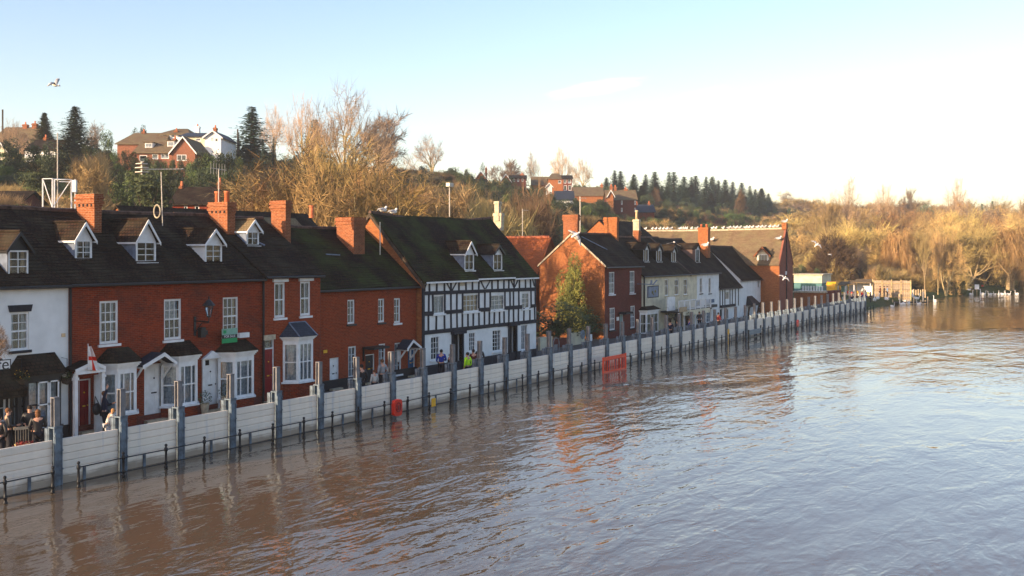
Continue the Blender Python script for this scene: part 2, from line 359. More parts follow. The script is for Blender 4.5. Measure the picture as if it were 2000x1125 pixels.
# ------------------------------------------------------------------ setting
def axis(a, b, n): return [a + (b - a) * i / n for i in range(n)]
gx = [-4000, -1500, -600] + axis(-300, 120, 42) + axis(120, 260, 50) + axis(260, 700, 70) + axis(700, 1500, 30) + [1500, 2000, 3000, 5000]
gy = [-4000, -1500, -700] + axis(-400, -40, 14) + axis(-40, 29, 28) + [29.9, 30.1, 30.25, 30.5, 31.5] + axis(33, 200, 84) + axis(200, 500, 30) + [500, 700, 1100, 2000, 4000]
tm = MB(); tm.smooth = True
tm.v = [(x, y, ground(x, y)) for y in gy for x in gx]; nx_ = len(gx)
for j in range(len(gy) - 1):
    for i in range(nx_ - 1):
        a = j * nx_ + i; tm.f.append([a, a + 1, a + 1 + nx_, a + nx_]); tm.m.append(0); tm.sm.append(True)
tag(tm.build('ground', M['ground']), kind='structure')
wb = MB(); wb.quad((-500, -3000, 0), (3000, -3000, 0), (3000, 60, 0), (-500, 60, 0)); tag(wb.build('water', M['water']), kind='structure')
ST = 0.25                                                    # street level behind the barrier
sb = MB(); sb.box(-20, 134, 30.35, 44, -0.6, ST); tag(sb.build('street', M['asphalt']), kind='structure')
kb = MB(); kb.box(-20, 134, 28.55, 29.25, -1.4, -0.06); tag(kb.build('quay_edge', M['stone']), kind='structure')
# ------------------------------------------------------------------ building kit (local frame: x along front, -y is the street)
_MC = {}
def cached(key, fn):
    if key not in _MC: _MC[key] = fn()
    return _MC[key]
def pane_mesh(w, h):
    k = ('pane', round(w, 2), round(h, 2))
    def mk():
        b = MB(); b.quad((-w / 2, 0, -h / 2), (w / 2, 0, -h / 2), (w / 2, 0, h / 2), (-w / 2, 0, h / 2)); return b.mesh('pane', M['glass'])
    return cached(k, mk)
def curtain_mesh(w, h, mat, seed=0):
    k = ('cur', round(w, 2), round(h, 2), mat, seed)
    def mk():
        b = MB(); n = max(4, int(w / 0.07)); rnd = random.Random(seed)
        ys = [0.02 * sin(i * 1.9 + seed) + rnd.uniform(-.008, .008) for i in range(n + 1)]
        for i in range(n): b.quad((-w / 2 + w * i / n, ys[i], -h / 2), (-w / 2 + w * (i + 1) / n, ys[i + 1], -h / 2), (-w / 2 + w * (i + 1) / n, ys[i + 1], h / 2), (-w / 2 + w * i / n, ys[i], h / 2))
        return b.mesh('curtain', M[mat])
    return cached(k, mk)
def window(parent, x0, x1, z0, z1, y=0.0, cols=3, rows=4, fw=0.075, bw=0.028, meet=None, sill='white_paint', panes=True, cur='net', name='window',
           frame='white_paint', lintel=None, depth=0.07, rz=0, at=None, colf=None, rowf=None, room=True):
    """window whose outer edge is x0..x1, z0..z1 and whose front is at y; parts below it: pane, sill, curtain"""
    w, h = x1 - x0, z1 - z0
    b = MB(); d = depth
    b.box(-w / 2, -w / 2 + fw, 0, d, 0, h); b.box(w / 2 - fw, w / 2, 0, d, 0, h)
    b.box(-w / 2 + fw, w / 2 - fw, 0, d, 0, fw * 1.2); b.box(-w / 2 + fw, w / 2 - fw, 0, d, h - fw, h)
    iw, ih = w - 2 * fw, h - fw * 2.2
    cx = colf or [i / cols for i in range(1, cols)]
    rx = rowf or [i / rows for i in range(1, rows)]
    for c in cx: X = -iw / 2 + iw * c; b.box(X - bw / 2, X + bw / 2, 0.015, d - 0.01, fw * 1.2, h - fw)
    for r in rx:
        Z = fw * 1.2 + ih * r; t = bw / 2 if (meet is None or abs(r - meet) > 0.01) else bw * 1.15
        b.box(-iw / 2, iw / 2, 0.012, d - 0.012, Z - t, Z + t)
    loc = at or ((x0 + x1) / 2, y, z0)
    o = b.build(name, M[frame], parent, loc, rz)
    xs = [-iw / 2] + [-iw / 2 + iw * c for c in cx] + [iw / 2]; zs = [fw * 1.2] + [fw * 1.2 + ih * r for r in rx] + [h - fw]
    if panes:
        for i in range(len(xs) - 1):
            for j in range(len(zs) - 1):
                inst('pane', pane_mesh(xs[i + 1] - xs[i] - bw, zs[j + 1] - zs[j] - bw), o, ((xs[i] + xs[i + 1]) / 2, d * 0.55 + random.uniform(-.003, .003), (zs[j] + zs[j + 1]) / 2), random.uniform(-.012, .012))
    else: inst('pane', pane_mesh(iw, ih), o, (0, d * 0.55, h / 2))
    yy = d + 0.07
    sd = int(x0 * 7 + z0 * 3) % 5
    if cur == 'net': inst('curtain', curtain_mesh(iw, ih, 'curtain', sd), o, (0, yy, h / 2))
    elif cur == 'half': inst('curtain', curtain_mesh(iw, ih * .5, 'curtain', sd), o, (0, yy, fw * 1.2 + ih * .25))
    elif cur == 'top': inst('curtain', curtain_mesh(iw, ih * .5, 'curtain', sd), o, (0, yy, h - fw - ih * .25))
    elif cur == 'side':
        for s in (-1, 1): inst('curtain', curtain_mesh(iw * .24, ih, 'curtain', sd), o, (s * iw * .38, yy, h / 2))
    elif cur == 'drape': inst('curtain', curtain_mesh(iw, ih, 'drape', sd), o, (0, yy, h / 2))
    elif cur == 'sidedrape':
        for s in (-1, 1): inst('curtain', curtain_mesh(iw * .22, ih, 'drape', sd), o, (s * iw * .39, yy, h / 2))
    if room:
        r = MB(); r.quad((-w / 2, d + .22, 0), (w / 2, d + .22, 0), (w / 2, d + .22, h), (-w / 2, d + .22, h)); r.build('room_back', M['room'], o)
    if sill:
        s = MB(); s.box(-w / 2 - .07, w / 2 + .07, -.12, d - .01, -.1, -.002); s.build('sill', M[sill], o)
    if lintel:
        s = MB(); s.prism([(-w / 2 - .06, -.03, h + .002), (w / 2 + .06, -.03, h + .002), (w / 2 + .16, -.03, h + .24), (-w / 2 - .16, -.03, h + .24)], (0, .05, 0)); s.build('lintel', M[lintel], o)
    return o
def wall_mb(W, z0, z1, ops, thick=0.25, reveal=0.12, b=None, x0=0.0):
    """front wall in the plane y=0 with real openings [(xa,xb,za,zb)]"""
    b = b or MB()
    xs = sorted({x0, x0 + W} | {min(max(v, x0), x0 + W) for o in ops for v in o[:2]}); zs = sorted({z0, z1} | {min(max(v, z0), z1) for o in ops for v in o[2:4]})
    for i in range(len(xs) - 1):
        j = 0
        for j in range(len(zs) - 1):
            cx, cz = (xs[i] + xs[i + 1]) / 2, (zs[j] + zs[j + 1]) / 2
            if any(o[0] < cx < o[1] and o[2] < cz < o[3] for o in ops): continue
            b.quad((xs[i], 0, zs[j]), (xs[i + 1], 0, zs[j]), (xs[i + 1], 0, zs[j + 1]), (xs[i], 0, zs[j + 1]))
    for (xa, xb, za, zb) in [o[:4] for o in ops]:
        r = reveal + .2
        b.quad((xa, 0, za), (xa, r, za), (xa, r, zb), (xa, 0, zb)); b.quad((xb, 0, zb), (xb, r, zb), (xb, r, za), (xb, 0, za))
        b.quad((xa, 0, zb), (xa, r, zb), (xb, r, zb), (xb, 0, zb)); b.quad((xa, 0, za), (xb, 0, za), (xb, r, za), (xa, r, za))
    return b
def slope_grid(b, x0, x1, y0, z0, y1, z1, sag=0.0, jig=0.015, step=0.6, th=0.1, seed=0):
    """roof slope from eave (y0,z0) to ridge (y1,z1) with an uneven surface and a real thickness"""
    rnd = random.Random(seed); nx = max(2, int((x1 - x0) / step)); ny = max(3, int(abs(y1 - y0) / 0.5))
    top = [[None] * (nx + 1) for _ in range(ny + 1)]
    for j in range(ny + 1):
        for i in range(nx + 1):
            u, v = i / nx, j / ny
            x = x0 + (x1 - x0) * u; y = y0 + (y1 - y0) * v
            z = z0 + (z1 - z0) * v - sag * sin(pi * u) * v + rnd.uniform(-jig, jig)
            top[j][i] = (x, y, z)
    flip = y1 < y0
    sl = sqrt((y1 - y0) ** 2 + (z1 - z0) ** 2); nr = max(4, int(sl / .21)); rows = []
    def at_(v, i):
        x = v * ny; j = min(int(x), ny - 1); f = x - j; p, q = top[j][i], top[j + 1][i]; return [p[k] + (q[k] - p[k]) * f for k in range(3)]
    vs, fs = [], []
    for r_ in range(nr):                        # lapped tile courses: each lower edge stands proud of the course below
        base = len(vs); off = [rnd.uniform(.020, .034) for _ in range(nx + 1)]
        lo = [at_(r_ / nr, i) for i in range(nx + 1)]; hi = [at_((r_ + 1) / nr, i) for i in range(nx + 1)]
        vs += [(p[0], p[1], p[2] + off[i]) for i, p in enumerate(lo)] + [(p[0], p[1], p[2] + .004) for p in hi] + [(p[0], p[1], p[2] + .004 if r_ else p[2]) for p in lo]
        n1 = nx + 1
        for i in range(nx):
            f = (base + i, base + i + 1, base + n1 + i + 1, base + n1 + i); g = (base + 2 * n1 + i, base + 2 * n1 + i + 1, base + i + 1, base + i)
            fs += [f[::-1], g[::-1]] if flip else [f, g]
    b.add(vs, fs)
    def strip(pts):
        lo = [(p[0], p[1], p[2] - th) for p in pts]
        for k in range(len(pts) - 1): b.quad(pts[k], pts[k + 1], lo[k + 1], lo[k])
    strip(top[0]); strip([r[0] for r in top]); strip([r[-1] for r in top])
    b.quad((x0, y0, z0 - th), (x1, y0, z0 - th), (x1, y1, z1 - th), (x0, y1, z1 - th))
    return top
def ridge_tiles(b, pts, r=0.11):
    for k in range(len(pts) - 1):
        a, c = Vector(pts[k]), Vector(pts[k + 1]); n = max(1, int((c - a).length / 0.45))
        for i in range(n):
            p, q = a.lerp(c, i / n), a.lerp(c, (i + .97) / n); o = random.uniform(-.012, .012)
            b.tube([(p.x, p.y, p.z + o), (q.x, q.y, q.z + o)], r, 6)
class House:
    def __init__(s, name, label, cat, X0, X1, Y, ez, rz, D, wall, roof, g=None, back=None, rz_root=0.0, sag=0.05, base=0.0, over=0.22, vo=0.08, gutter=True, gable_mats=None, jig=0.015, seed=1, wall_front=None):
        s.X0, s.W, s.Y, s.ez, s.rdz, s.D = X0, X1 - X0, Y, ez, rz, D; s.p = (rz - ez) / D
        s.F = Fac(Y); s.ops = []; s.base = base; s.wall = wall; s.roofm = roof; s.back = back or D
        s.wall_front = wall_front or wall; s.over = over; s.vo = vo; s.gutter = gutter; s.sag = sag; s.jig = jig; s.seed = seed
        s.root = empty(name, (X0, Y, 0), rz_root, label, cat, g)
        s.todo = []
    def lx(s, px): return s.F.X(px) - s.X0
    def rect(s, l, r, t, b):
        m = (l + r) / 2; return s.lx(l), s.lx(r), s.F.Z(m, b), s.F.Z(m, t)
    def win(s, l, r, t, b, **k):
        x0, x1, z0, z1 = s.rect(l, r, t, b); s.ops.append((x0 + .01, x1 - .01, z0 + .01, z1 - .01)); s.todo.append((x0, x1, z0, z1, k)); return x0, x1, z0, z1
    def hole(s, l, r, t, b):
        q = s.rect(l, r, t, b); s.ops.append(q); return q
    def finish(s):
        b = wall_mb(s.W, s.base, s.ez, s.ops); W, T = s.W, s.D + s.back
        b.build('front_wall', M[s.wall_front], s.root, uv=True); b = MB()
        for x in (0, W):
            pts = [(x, 0, s.base), (x, 0, s.ez), (x, s.D, s.rdz - .05), (x, T, s.rdz - .05 - s.p * s.back), (x, T, s.base)]
            b.poly(pts if x == 0 else pts[::-1])
        b.quad((0, T, s.base), (0, T, s.ez), (W, T, s.ez), (W, T, s.base))
        b.build('wall', M[s.wall], s.root, uv=True)
        for (x0, x1, z0, z1, k) in s.todo: window(s.root, x0, x1, z0, z1, k.pop('y', .05), **k)
        r = MB(); o, v = s.over, s.vo
        slope_grid(r, -v, W + v, -o, s.ez - o * s.p + .1, s.D, s.rdz + .1, s.sag, s.jig, seed=s.seed)
        slope_grid(r, -v, W + v, T + o, s.rdz + .1 - s.p * (s.back + o), s.D, s.rdz + .1, s.sag, s.jig, seed=s.seed)
        ro = r.build('roof', M[s.roofm], s.root, uv=True)
        t = MB(); n = 8; ridge_tiles(t, [(-v + (W + 2 * v) * i / n, s.D, s.rdz + .11 - s.sag * sin(pi * i / n)) for i in range(n + 1)]); t.build('ridge_tiles', M['ridge'], ro)
        if s.gutter:
            g = MB(); g.tube([(-.05, -o - .05, s.ez - o * s.p + .02), (W + .05, -o - .05, s.ez - o * s.p)], .06, 6); g.build('gutter', M['black_paint'], s.root)
        return ro
    def roofpoint(s, px, py):
        """where the sight line through (px,py) meets the street slope, in local coordinates"""
        dx, dy = ray(px); k = (py - 491) / 2000
        # CAM_H - k z = ez + (dy z - Y) p
        z = (CAM_H - s.ez + s.Y * s.p) / (dy * s.p + k)
        return dx * z - s.X0, dy * z - s.Y, CAM_H - k * z, z
def dormer(h, pxl, pxr, py_apex, py_head, py_base, cols=2, rows=3, roof='tile', cheek='lead', bargeboard='white_paint', panes=True, cur='side', front='white_paint', arched=False):
    xm = (pxl + pxr) / 2
    x0, y, z0, dep = h.roofpoint(xm, py_base)
    hw = (pxr - pxl) / 2 * dep / 2000 / 0.93 / (h.F and 1)
    hw = (onY(pxr, h.Y + y)[0] - onY(pxl, h.Y + y)[0]) / 2; cx = (onY(pxr, h.Y + y)[0] + onY(pxl, h.Y + y)[0]) / 2 - h.X0
    zh = zat(py_head, dep); za = max(zat(py_apex, dep), zh + hw * 0.6)
    z0 -= .02; ov = .10
    yb = lambda z: (z - h.ez) / h.p
    L_ = lambda x, yy, z: (x, yy, z)
    b = MB()      # front wall with an opening for the window, gable on top, cheeks
    fw = hw * .98
    b.quad((cx - fw, y, z0), (cx - fw + .04, y, z0), (cx - fw + .04, y, zh), (cx - fw, y, zh)); b.quad((cx + fw - .04, y, z0), (cx + fw, y, z0), (cx + fw, y, zh), (cx + fw - .04, y, zh))
    b.poly([(cx - fw, y, zh), (cx + fw, y, zh), (cx, y, za)])
    o = b.build('dormer', M[front], h.root)
    for sgn in (-1, 1): MB().poly([(cx + sgn * fw, y + .002, z0), (cx + sgn * fw, y + .002, zh), (cx + sgn * fw, yb(zh) + .1, zh)][::sgn]).build('dormer_cheek', M[cheek], o)
    r = MB(); rid = za + .06; ex = fw + ov; ez_ = zh - ov * (za - zh) / fw * .6 + .09
    for sgn in (-1, 1):
        pts = [(cx, y - .16, rid), (cx + sgn * ex, y - .16, ez_), (cx + sgn * ex, yb(ez_) + .05, ez_), (cx, yb(rid) + .05, rid)]
        n = Vector((sgn * (za - zh), 0, fw)).normalized() * -.06
        r.prism(pts, n)
    r.tube([(cx, y - .16, rid + .02), (cx, yb(rid), rid + .02)], .06, 6)
    r.build('dormer_roof', M[roof], o, uv=True)
    if bargeboard:
        g = MB()
        for sgn in (-1, 1):
            p, q = Vector((cx, y - .19, rid)), Vector((cx + sgn * (ex + .03), y - .19, ez_ - .02))
            g.prism([p, q, q + Vector((0, 0, -.13)), p + Vector((0, 0, -.16))], (0, .04, 0))
            g.box(cx + sgn * (ex - .04), cx + sgn * (ex + .02), y - .15, yb(ez_) - .02, ez_ - .09, ez_ - .01)
        g.build('bargeboard', M[bargeboard], o)
    w = window(o, cx - fw + .03, cx + fw - .03, z0 + .06, zh, y - .005, cols, rows, fw=.06, sill=None, panes=False, cur=cur, name='window_frame', bw=.03, room=True)
    for ch in [c_ for c_ in w.children]:      # keep to thing > part > sub-part
        ch.parent = o; ch.location = Vector(ch.location) + Vector(w.location)
    s_ = MB(); s_.box(cx - fw - .05, cx + fw + .05, y - .12, y + .02, z0 - .03, z0 + .05); s_.build('sill', M['white_paint'], o)
    return o
def chimney(h, px_l, px_c, px_r, py_top, py_base, pots=0, brick='chimney_brick', corbel=True, z_bot=None, Yc=None, potm='terracotta', pot_h=0.55, name='chimney', vents=False, root=None, minw=0.42):
    """px_l..px_c is the side lit by the sun (faces -X), px_c..px_r the street side"""
    root = root or h.root
    Y = Yc if Yc is not None else h.Y + h.D - .6
    dx, dy = ray(px_c); z = Y / dy; X = dx * z
    YL = onX(px_l, X)[0]; XR = max(onY(px_r, Y)[0], X + minw)
    zt = zat(py_top, z); zb = z_bot if z_bot is not None else zat(py_base, z) - .6
    x0, x1, y0, y1 = X - root.location.x, XR - root.location.x, Y - root.location.y, YL - root.location.y
    b = MB(); ch = .55 if corbel else .2
    b.box(x0 + .03, x1 - .03, y0 + .03, y1 - .03, zb, zt - ch)
    if corbel:
        for i, (e, a, c) in enumerate([(.0, .55, .42), (.05, .42, .30), (.0, .30, .22), (.05, .22, .12), (.02, .12, .0)]): b.box(x0 - e, x1 + e, y0 - e, y1 + e, zt - a, zt - c)
        n = 4
    else:
        b.box(x0 - .02, x1 + .02, y0 - .02, y1 + .02, zt - .2, zt - .1); b.box(x0, x1, y0, y1, zt - .1, zt)
    o = b.build(name, M[brick], root, uv=True)
    if vents:
        v = MB()
        for i in range(4):
            yy = y0 + (y1 - y0) * (i + .7) / 4.6; v.box(x0 - .006, x0 + .1, yy - .06, yy + .06, zt - .545, zt - .43)
        v.build('vent_holes', M['room'], o)
    for i in range(pots):
        p = MB(); p.smooth = True; yy = y0 + (y1 - y0) * (i + .5) / pots
        p.lathe([(.13, 0), (.12, pot_h * .8), (.15, pot_h * .85), (.15, pot_h), (.1, pot_h), (.1, pot_h * .8)], 10, ((x0 + x1) / 2, yy, zt))
        p.build('chimney_pot', M[potm], o)
    f = MB(); 
    return o
def lead_flash(root, pts, name='lead_flashing'):
    b = MB(); b.tube(pts, .045, 4); b.build(name, M['lead'], root)
def bay(h, lc, fl, fr, y_corn_t, y_win_t, y_sill, y_roof, out=0.6, roof='tile', lights=(.25, .75), base='brick', hiplead=False, frame='white_paint', cur='net', y_side=None, sash=.5):
    """canted bay: fl..fr = front corners in the picture, lc = left wall corner"""
    Yb = h.Y - out; f2 = Fac(Yb); xl, xr = f2.X(fl) - h.X0, f2.X(fr) - h.X0; c = out * .75; xa, xb = xl - c, xr + c
    m = (fl + fr) / 2; zs, zw, zc, zr = (f2.Z(m, v) for v in (y_sill, y_win_t, y_corn_t, y_roof)); zw = min(zw, zc - .12)
    def ring(z, e=0.0): return [(xa - e * 1.3, .0, z), (xl - e * .6, -out - e, z), (xr + e * .6, -out - e, z), (xb + e * 1.3, .0, z)]
    b = MB(); r0 = ring(h.base); b.prism(r0, (0, 0, zs - .08 - h.base)); root = h.root
    o = MB(); o.prism(ring(zs - .08, .08), (0, 0, .08))               # sill board
    bayo = o.build('bay_window', M[frame], root)
    b.build('bay_base', M[base], bayo, uv=True)
    fr_ = MB(); seg = [((xa, 0), (xl, -out)), ((xl, -out), (xr, -out)), ((xr, -out), (xb, 0))]
    t = .06
    k = 0
    for (p, q) in seg:
        p, q = Vector((p[0], p[1], 0)), Vector((q[0], q[1], 0)); L = (q - p).length; d = (q - p) / L; ang = math.atan2(d.y, d.x)
        wx = Matrix.Translation(p) @ Matrix.Rotation(ang, 4, 'Z')
        def bx(a, c_, z0, z1, y0=0.0, y1=.07):
            vs = [wx @ Vector(v) for v in [(a, y0, z0), (c_, y0, z0), (c_, y1, z0), (a, y1, z0), (a, y0, z1), (c_, y0, z1), (c_, y1, z1), (a, y1, z1)]]
            fr_.add(vs, [(0, 3, 2, 1), (4, 5, 6, 7), (0, 1, 5, 4), (1, 2, 6, 5), (2, 3, 7, 6), (3, 0, 4, 7)])
        j = .11 if k != 1 else .13
        bx(0, j, zs, zw); bx(L - j, L, zs, zw); bx(j, L - j, zs, zs + .1); bx(j, L - j, zw - .07, zw)
        mid = zs + .1 + (zw - zs - .17) * sash
        bx(j, L - j, mid - .03, mid + .03, .01, .06)
        cuts = [j] + ([j + (L - 2 * j) * v for v in lights] if k == 1 else []) + [L - j]
        for v in cuts[1:-1]: bx(v - .025, v + .025, zs + .1, zw - .07, .005, .065)
        for a, c_ in zip(cuts, cuts[1:]):
            for (za, zb_) in ((zs + .1, mid), (mid, zw - .07)):
                pc = wx @ Vector(((a + c_) / 2, .04, (za + zb_) / 2)); inst('pane', pane_mesh(c_ - a, zb_ - za), bayo, pc, ang + random.uniform(-.015, .015))
        if cur:
            for (zc_, hh) in [((zs + zw) / 2, zw - zs - .1)]:
                pc = wx @ Vector((L / 2, .16, zc_)); inst('curtain', curtain_mesh(L - .1, hh, 'curtain', k), bayo, pc, ang)
        k += 1
    fr_.build('window_frame', M[frame], bayo)
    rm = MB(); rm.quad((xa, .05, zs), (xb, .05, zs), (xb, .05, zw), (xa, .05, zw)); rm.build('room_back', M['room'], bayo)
    cn = MB(); hh = zc - zw
    for e, a, c_ in ((.0, 0, .45), (.05, .45, .62), (.10, .62, .8), (.16, .8, 1)): cn.prism(ring(zw + hh * a, e), (0, 0, hh * (c_ - a)))
    cn.build('cornice', M[frame], bayo)
    rr = MB(); e = .2; a0 = ring(zc, e); a1 = [(xl - .05, -.02, zr), (xr + .05, -.02, zr)]
    rr.poly([a0[0], a0[1], a1[0]]); rr.poly([a0[1], a0[2], a1[1], a1[0]]); rr.poly([a0[2], a0[3], a1[1]]); rr.poly([a0[0], (a0[0][0], 0, zc), a1[0]]); 
    rr.prism(ring(zc - .005, e), (0, 0, .03))
    rr.build('bay_roof', M[roof], bayo, uv=True)
    if hiplead:
        l = MB(); l.tube([a0[1], a1[0]], .035, 5); l.tube([a0[2], a1[1]], .035, 5); l.tube([a1[0], a1[1]], .035, 5); l.build('lead_hips', M['lead'], bayo)
    return bayo
def door(h, l, r, t, b, col='red_door', frame_l=None, frame_r=None, transom=0.0, y=.1, knocker=True, zb=None):
    x0, x1, z0, z1 = h.rect(l, r, t, b)
    if zb is not None: z0 = zb
    h.ops.append((x0 - .06, x1 + .06, z0 - .3, z1 + .06))
    d = MB(); zt = z1 - transom; d.box(x0, x1, y, y + .05, z0, zt)
    w = x1 - x0
    for i in (0, 1):                                # raised panels
        for (za, zb_) in ((.08, .42), (.5, .92)):
            d.box(x0 + w * (.12 + .42 * i), x0 + w * (.46 + .42 * i), y - .012, y, z0 + (zt - z0) * za, z0 + (zt - z0) * zb_)
    o = d.build('door', M[col], h.root)
    f = MB(); f.box(x0 - .07, x0, y - .04, y + .06, z0 - .05, z1 + .07); f.box(x1, x1 + .07, y - .04, y + .06, z0 - .05, z1 + .07); f.box(x0, x1, y - .04, y + .06, z1, z1 + .07)
    if transom: f.box(x0, x1, y - .03, y + .05, zt, zt + .06)
    f.build('door_frame', M['white_paint'], o)
    if transom: inst('pane', pane_mesh(w, transom - .06), o, ((x0 + x1) / 2, y + .02, zt + transom / 2 + .03))
    st = MB(); st.box(x0 - .1, x1 + .1, y - .35, y + .3, z0 - .4, z0 - .052); st.build('doorstep', M['stone'], o)
    if knocker:
        k = MB(); zk = z0 + (zt - z0) * .47; k.box(x0 + w * .36, x0 + w * .64, y - .022, y - .012, zk - .025, zk + .03); k.ball((x0 + w * .5, y - .03, z0 + (zt - z0) * .75), .035); k.ball((x0 + w * .86, y - .03, zk + .02), .03)
        k.build('door_furniture', M['black_paint'] if col.startswith('white') else M['yellow'], o)
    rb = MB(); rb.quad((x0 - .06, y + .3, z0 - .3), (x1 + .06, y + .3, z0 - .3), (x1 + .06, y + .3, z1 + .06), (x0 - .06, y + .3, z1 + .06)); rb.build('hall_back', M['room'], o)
    return o
def porch(h, l, ap, r, y_eave, y_apex, out=.75, roof='slate', posts=None, y_foot=None, pediment=False, barge='white_paint', brackets=True):
    Yb = h.Y - out; f2 = Fac(Yb); x0, xm, x1 = (f2.X(v) - h.X0 for v in (l, ap, r)); ze, za = f2.Z(ap, y_eave), f2.Z(ap, y_apex)
    r_ = MB()
    for a in (x0, x1):
        pts = [(xm, -out, za), (a, -out, ze), (a, .0, ze), (xm, .0, za)]; r_.prism(pts, (0, 0, .07))
    o = r_.build('porch_canopy', M[roof], h.root, uv=True)
    g = MB()
    for a in (x0, x1): g.prism([(xm, -out - .04, za + .08), (a, -out - .04, ze + .08), (a, -out - .04, ze - .06), (xm, -out - .04, za - .08)], (0, .04, 0))
    g.build('bargeboard', M[barge], o)
    if pediment:
        p = MB(); p.prism([(x0 + .05, -out + .02, ze - .03), (x1 - .05, -out + .02, ze - .03), (xm, -out + .02, za - .03)], (0, .05, 0)); p.box(x0, x1, -out - .03, -out + .05, ze - .13, ze - .03); p.build('pediment', M[barge], o)
    if posts:
        for px in posts:
            q = MB(); X = f2.X(px) - h.X0; q.box(X - .07, X + .07, -out + .05, -out + .19, ST - .1, ze + (0 if not pediment else -.1)); q.box(X - .1, X + .1, -out + .02, -out + .22, ze - .35, ze - .25); q.build('porch_post', M[barge], o)
    elif brackets:
        for a in (x0 + .12, x1 - .12):
            q = MB(); q.box(a - .04, a + .04, -.08, 0, ze - .7, ze); q.prism([(a - .03, -out + .1, ze), (a - .03, -out + .2, ze), (a - .03, -.04, ze - .62), (a - .03, -.04, ze - .74)], (.06, 0, 0)); q.box(a - .04, a + .04, -out, 0, ze - .07, ze); q.build('porch_bracket', M[barge], o)
    return o
YF = 35.8; YG = 38.0
F1, F2 = Fac(YF), Fac(YG)
def X1(px): return F1.X(px)
def X2(px): return F2.X(px)
# ================= white cafe house, far left
H = House('white_house', 'white rendered cafe house with a black bay window, at the left edge of the row', 'house', X1(-150), X1(133.5), YF, 6.3, 9.2, 4.0, 'render_white', 'tile', 'houses in the riverside row', seed=2)
H.win(20, 57, 610, 684.5, cols=2, rows=4, meet=.5, sill='timber', cur='side')
x0, x1, z0, z1 = H.rect(15, 63, 595.6, 609)
b = MB(); b.prism([(x0 + .06, -.04, z0), (x1 - .06, -.04, z0), (x1, -.04, z1), (x0, -.04, z1)], (0, .05, 0)); b.build('lintel', M['timber'], H.root)
H.win(-112, -75, 608, 682, cols=2, rows=4, meet=.5, sill='timber')
x0, x1, z0, z1 = H.rect(-20, 18, 765, 862); H.ops.append((x0, x1, .3, z1))
ro = H.finish()
dr = MB(); dr.box(x0, x1, .06, .11, .3, z1); dw = dr.build('door', M['black_paint'], H.root)
window(dw, x0 + .12, x1 - .12, 1.2, z1 - .1, .04, 1, 2, sill=None, panes=False, cur=None, name='door_light', room=False)
q = MB()
for a in (x0 - .1, x1 + .02): q.box(a, a + .16, -.5, -.34, .2, F1.Z(30, 765))
q.build('porch_post', M['black_paint'], H.root)
pc = MB(); xa, xb = H.lx(-30), H.lx(31); ze, za = F1.Z(0, 762), F1.Z(0, 716)
pc.prism([(xa, -.75, ze), (xb, -.75, ze), (xb - .5, 0, za), (xa + .5, 0, za)], (0, 0, .08)); pc.prism([(xb, -.75, ze), (xb, 0, ze), (xb - .5, 0, za)], (0, 0, .06)); pc.box(xa, xb, -.72, 0, ze - .25, ze)
pc.build('porch_canopy', M['tile'], H.root, uv=True)
bay(H, 44, 50, 118, 731, 742, 838, 692, out=.45, lights=(.33, .66), base='black_paint', frame='black_paint', cur='half', roof='tile')
bs = MB()
for (l, r) in ((74, 95), (96, 115)):
    f_ = Fac(YF - .47); a, c = f_.X(l) - H.X0, f_.X(r) - H.X0; za_, zb_ = f_.Z(95, 834), f_.Z(95, 744)
    for u0, u1, w0, w1 in ((a, a + .05, za_, zb_), (c - .05, c, za_, zb_), (a, c, zb_ - .05, zb_), (a, c, za_, za_ + .05), (a, c, (za_ + zb_) / 2 - .02, (za_ + zb_) / 2 + .03)): bs.box(u0, u1, -.49, -.44, w0, w1)
bs.build('white_sash_frame', M['white_paint'], H.root)
dormer(H, 14, 57, 455, 489, 541, 2, 3, front='black_paint', bargeboard='black_paint', cur='sidedrape')
pl = MB(); a, c, z0, z1 = H.rect(120, 127, 651, 658); pl.box(a, c, -.03, 0, z0, z1); pl.build('wall_vent', M['pot_cream'], H.root)
plb = MB(); plb.box(0, H.W, -.03, 0, 0, .75); plb.build('plinth', M['black_paint'], H.root)
dp = MB(); X = H.lx(135.5); dp.tube([(X, -.08, ST), (X, -.08, 5.9), (X - .1, -.2, 6.15)], .05, 6); dp.build('drainpipe', M['black_paint'], H.root)
# ================= red terrace of three
H = House('red_brick_terrace', 'long red brick terrace with three dormers, bay windows and white and red doors', 'house', X1(133.6), X1(511.5), YF, 6.3, 9.2, 4.0, 'brick', 'tile', 'houses in the riverside row', seed=3)
T1 = H
H.win(194, 232, 587, 672, cols=3, rows=4, meet=.5, cur='side', fw=.1)
H.win(320, 355, 583.5, 664, cols=3, rows=4, meet=.5, cur='top', fw=.1)
H.win(435, 466, 580, 656, cols=3, rows=4, meet=.5, cur='sidedrape', fw=.09)
door(H, 157, 176, 743, 835, 'red_door', zb=.45)
door(H, 284, 322, 713, 826, 'white_paint', zb=.45)
door(H, 399, 427, 702, 806, 'white_paint', transom=0, zb=.45)
H.finish()
x0, x1, z0, z1 = H.rect(400, 411, 704, 714); w_ = MB(); w_.box(x0, x1, .085, .1, z0, z1); w_.build('door_light', M['room'], H.root)
porch(H, 147, 183, 206, 722, 709, out=.8, roof='tile', posts=(151, 204), pediment=True)
sp = MB(); a, c, z0, z1 = H.rect(176.5, 187, 731, 835); sp.box(a, c, -.3, -.22, ST, z1)
for i in range(6): sp.box(a + (c - a) * (i + .2) / 6, a + (c - a) * (i + .5) / 6, -.33, -.3, ST, z1)
sp.build('trellis_panel', M['white_paint'], H.root)
porch(H, 279, 321, 345, 713, 692, out=.8, roof='slate')
x0, x1, z0, z1 = H.rect(394, 430, 685, 806)
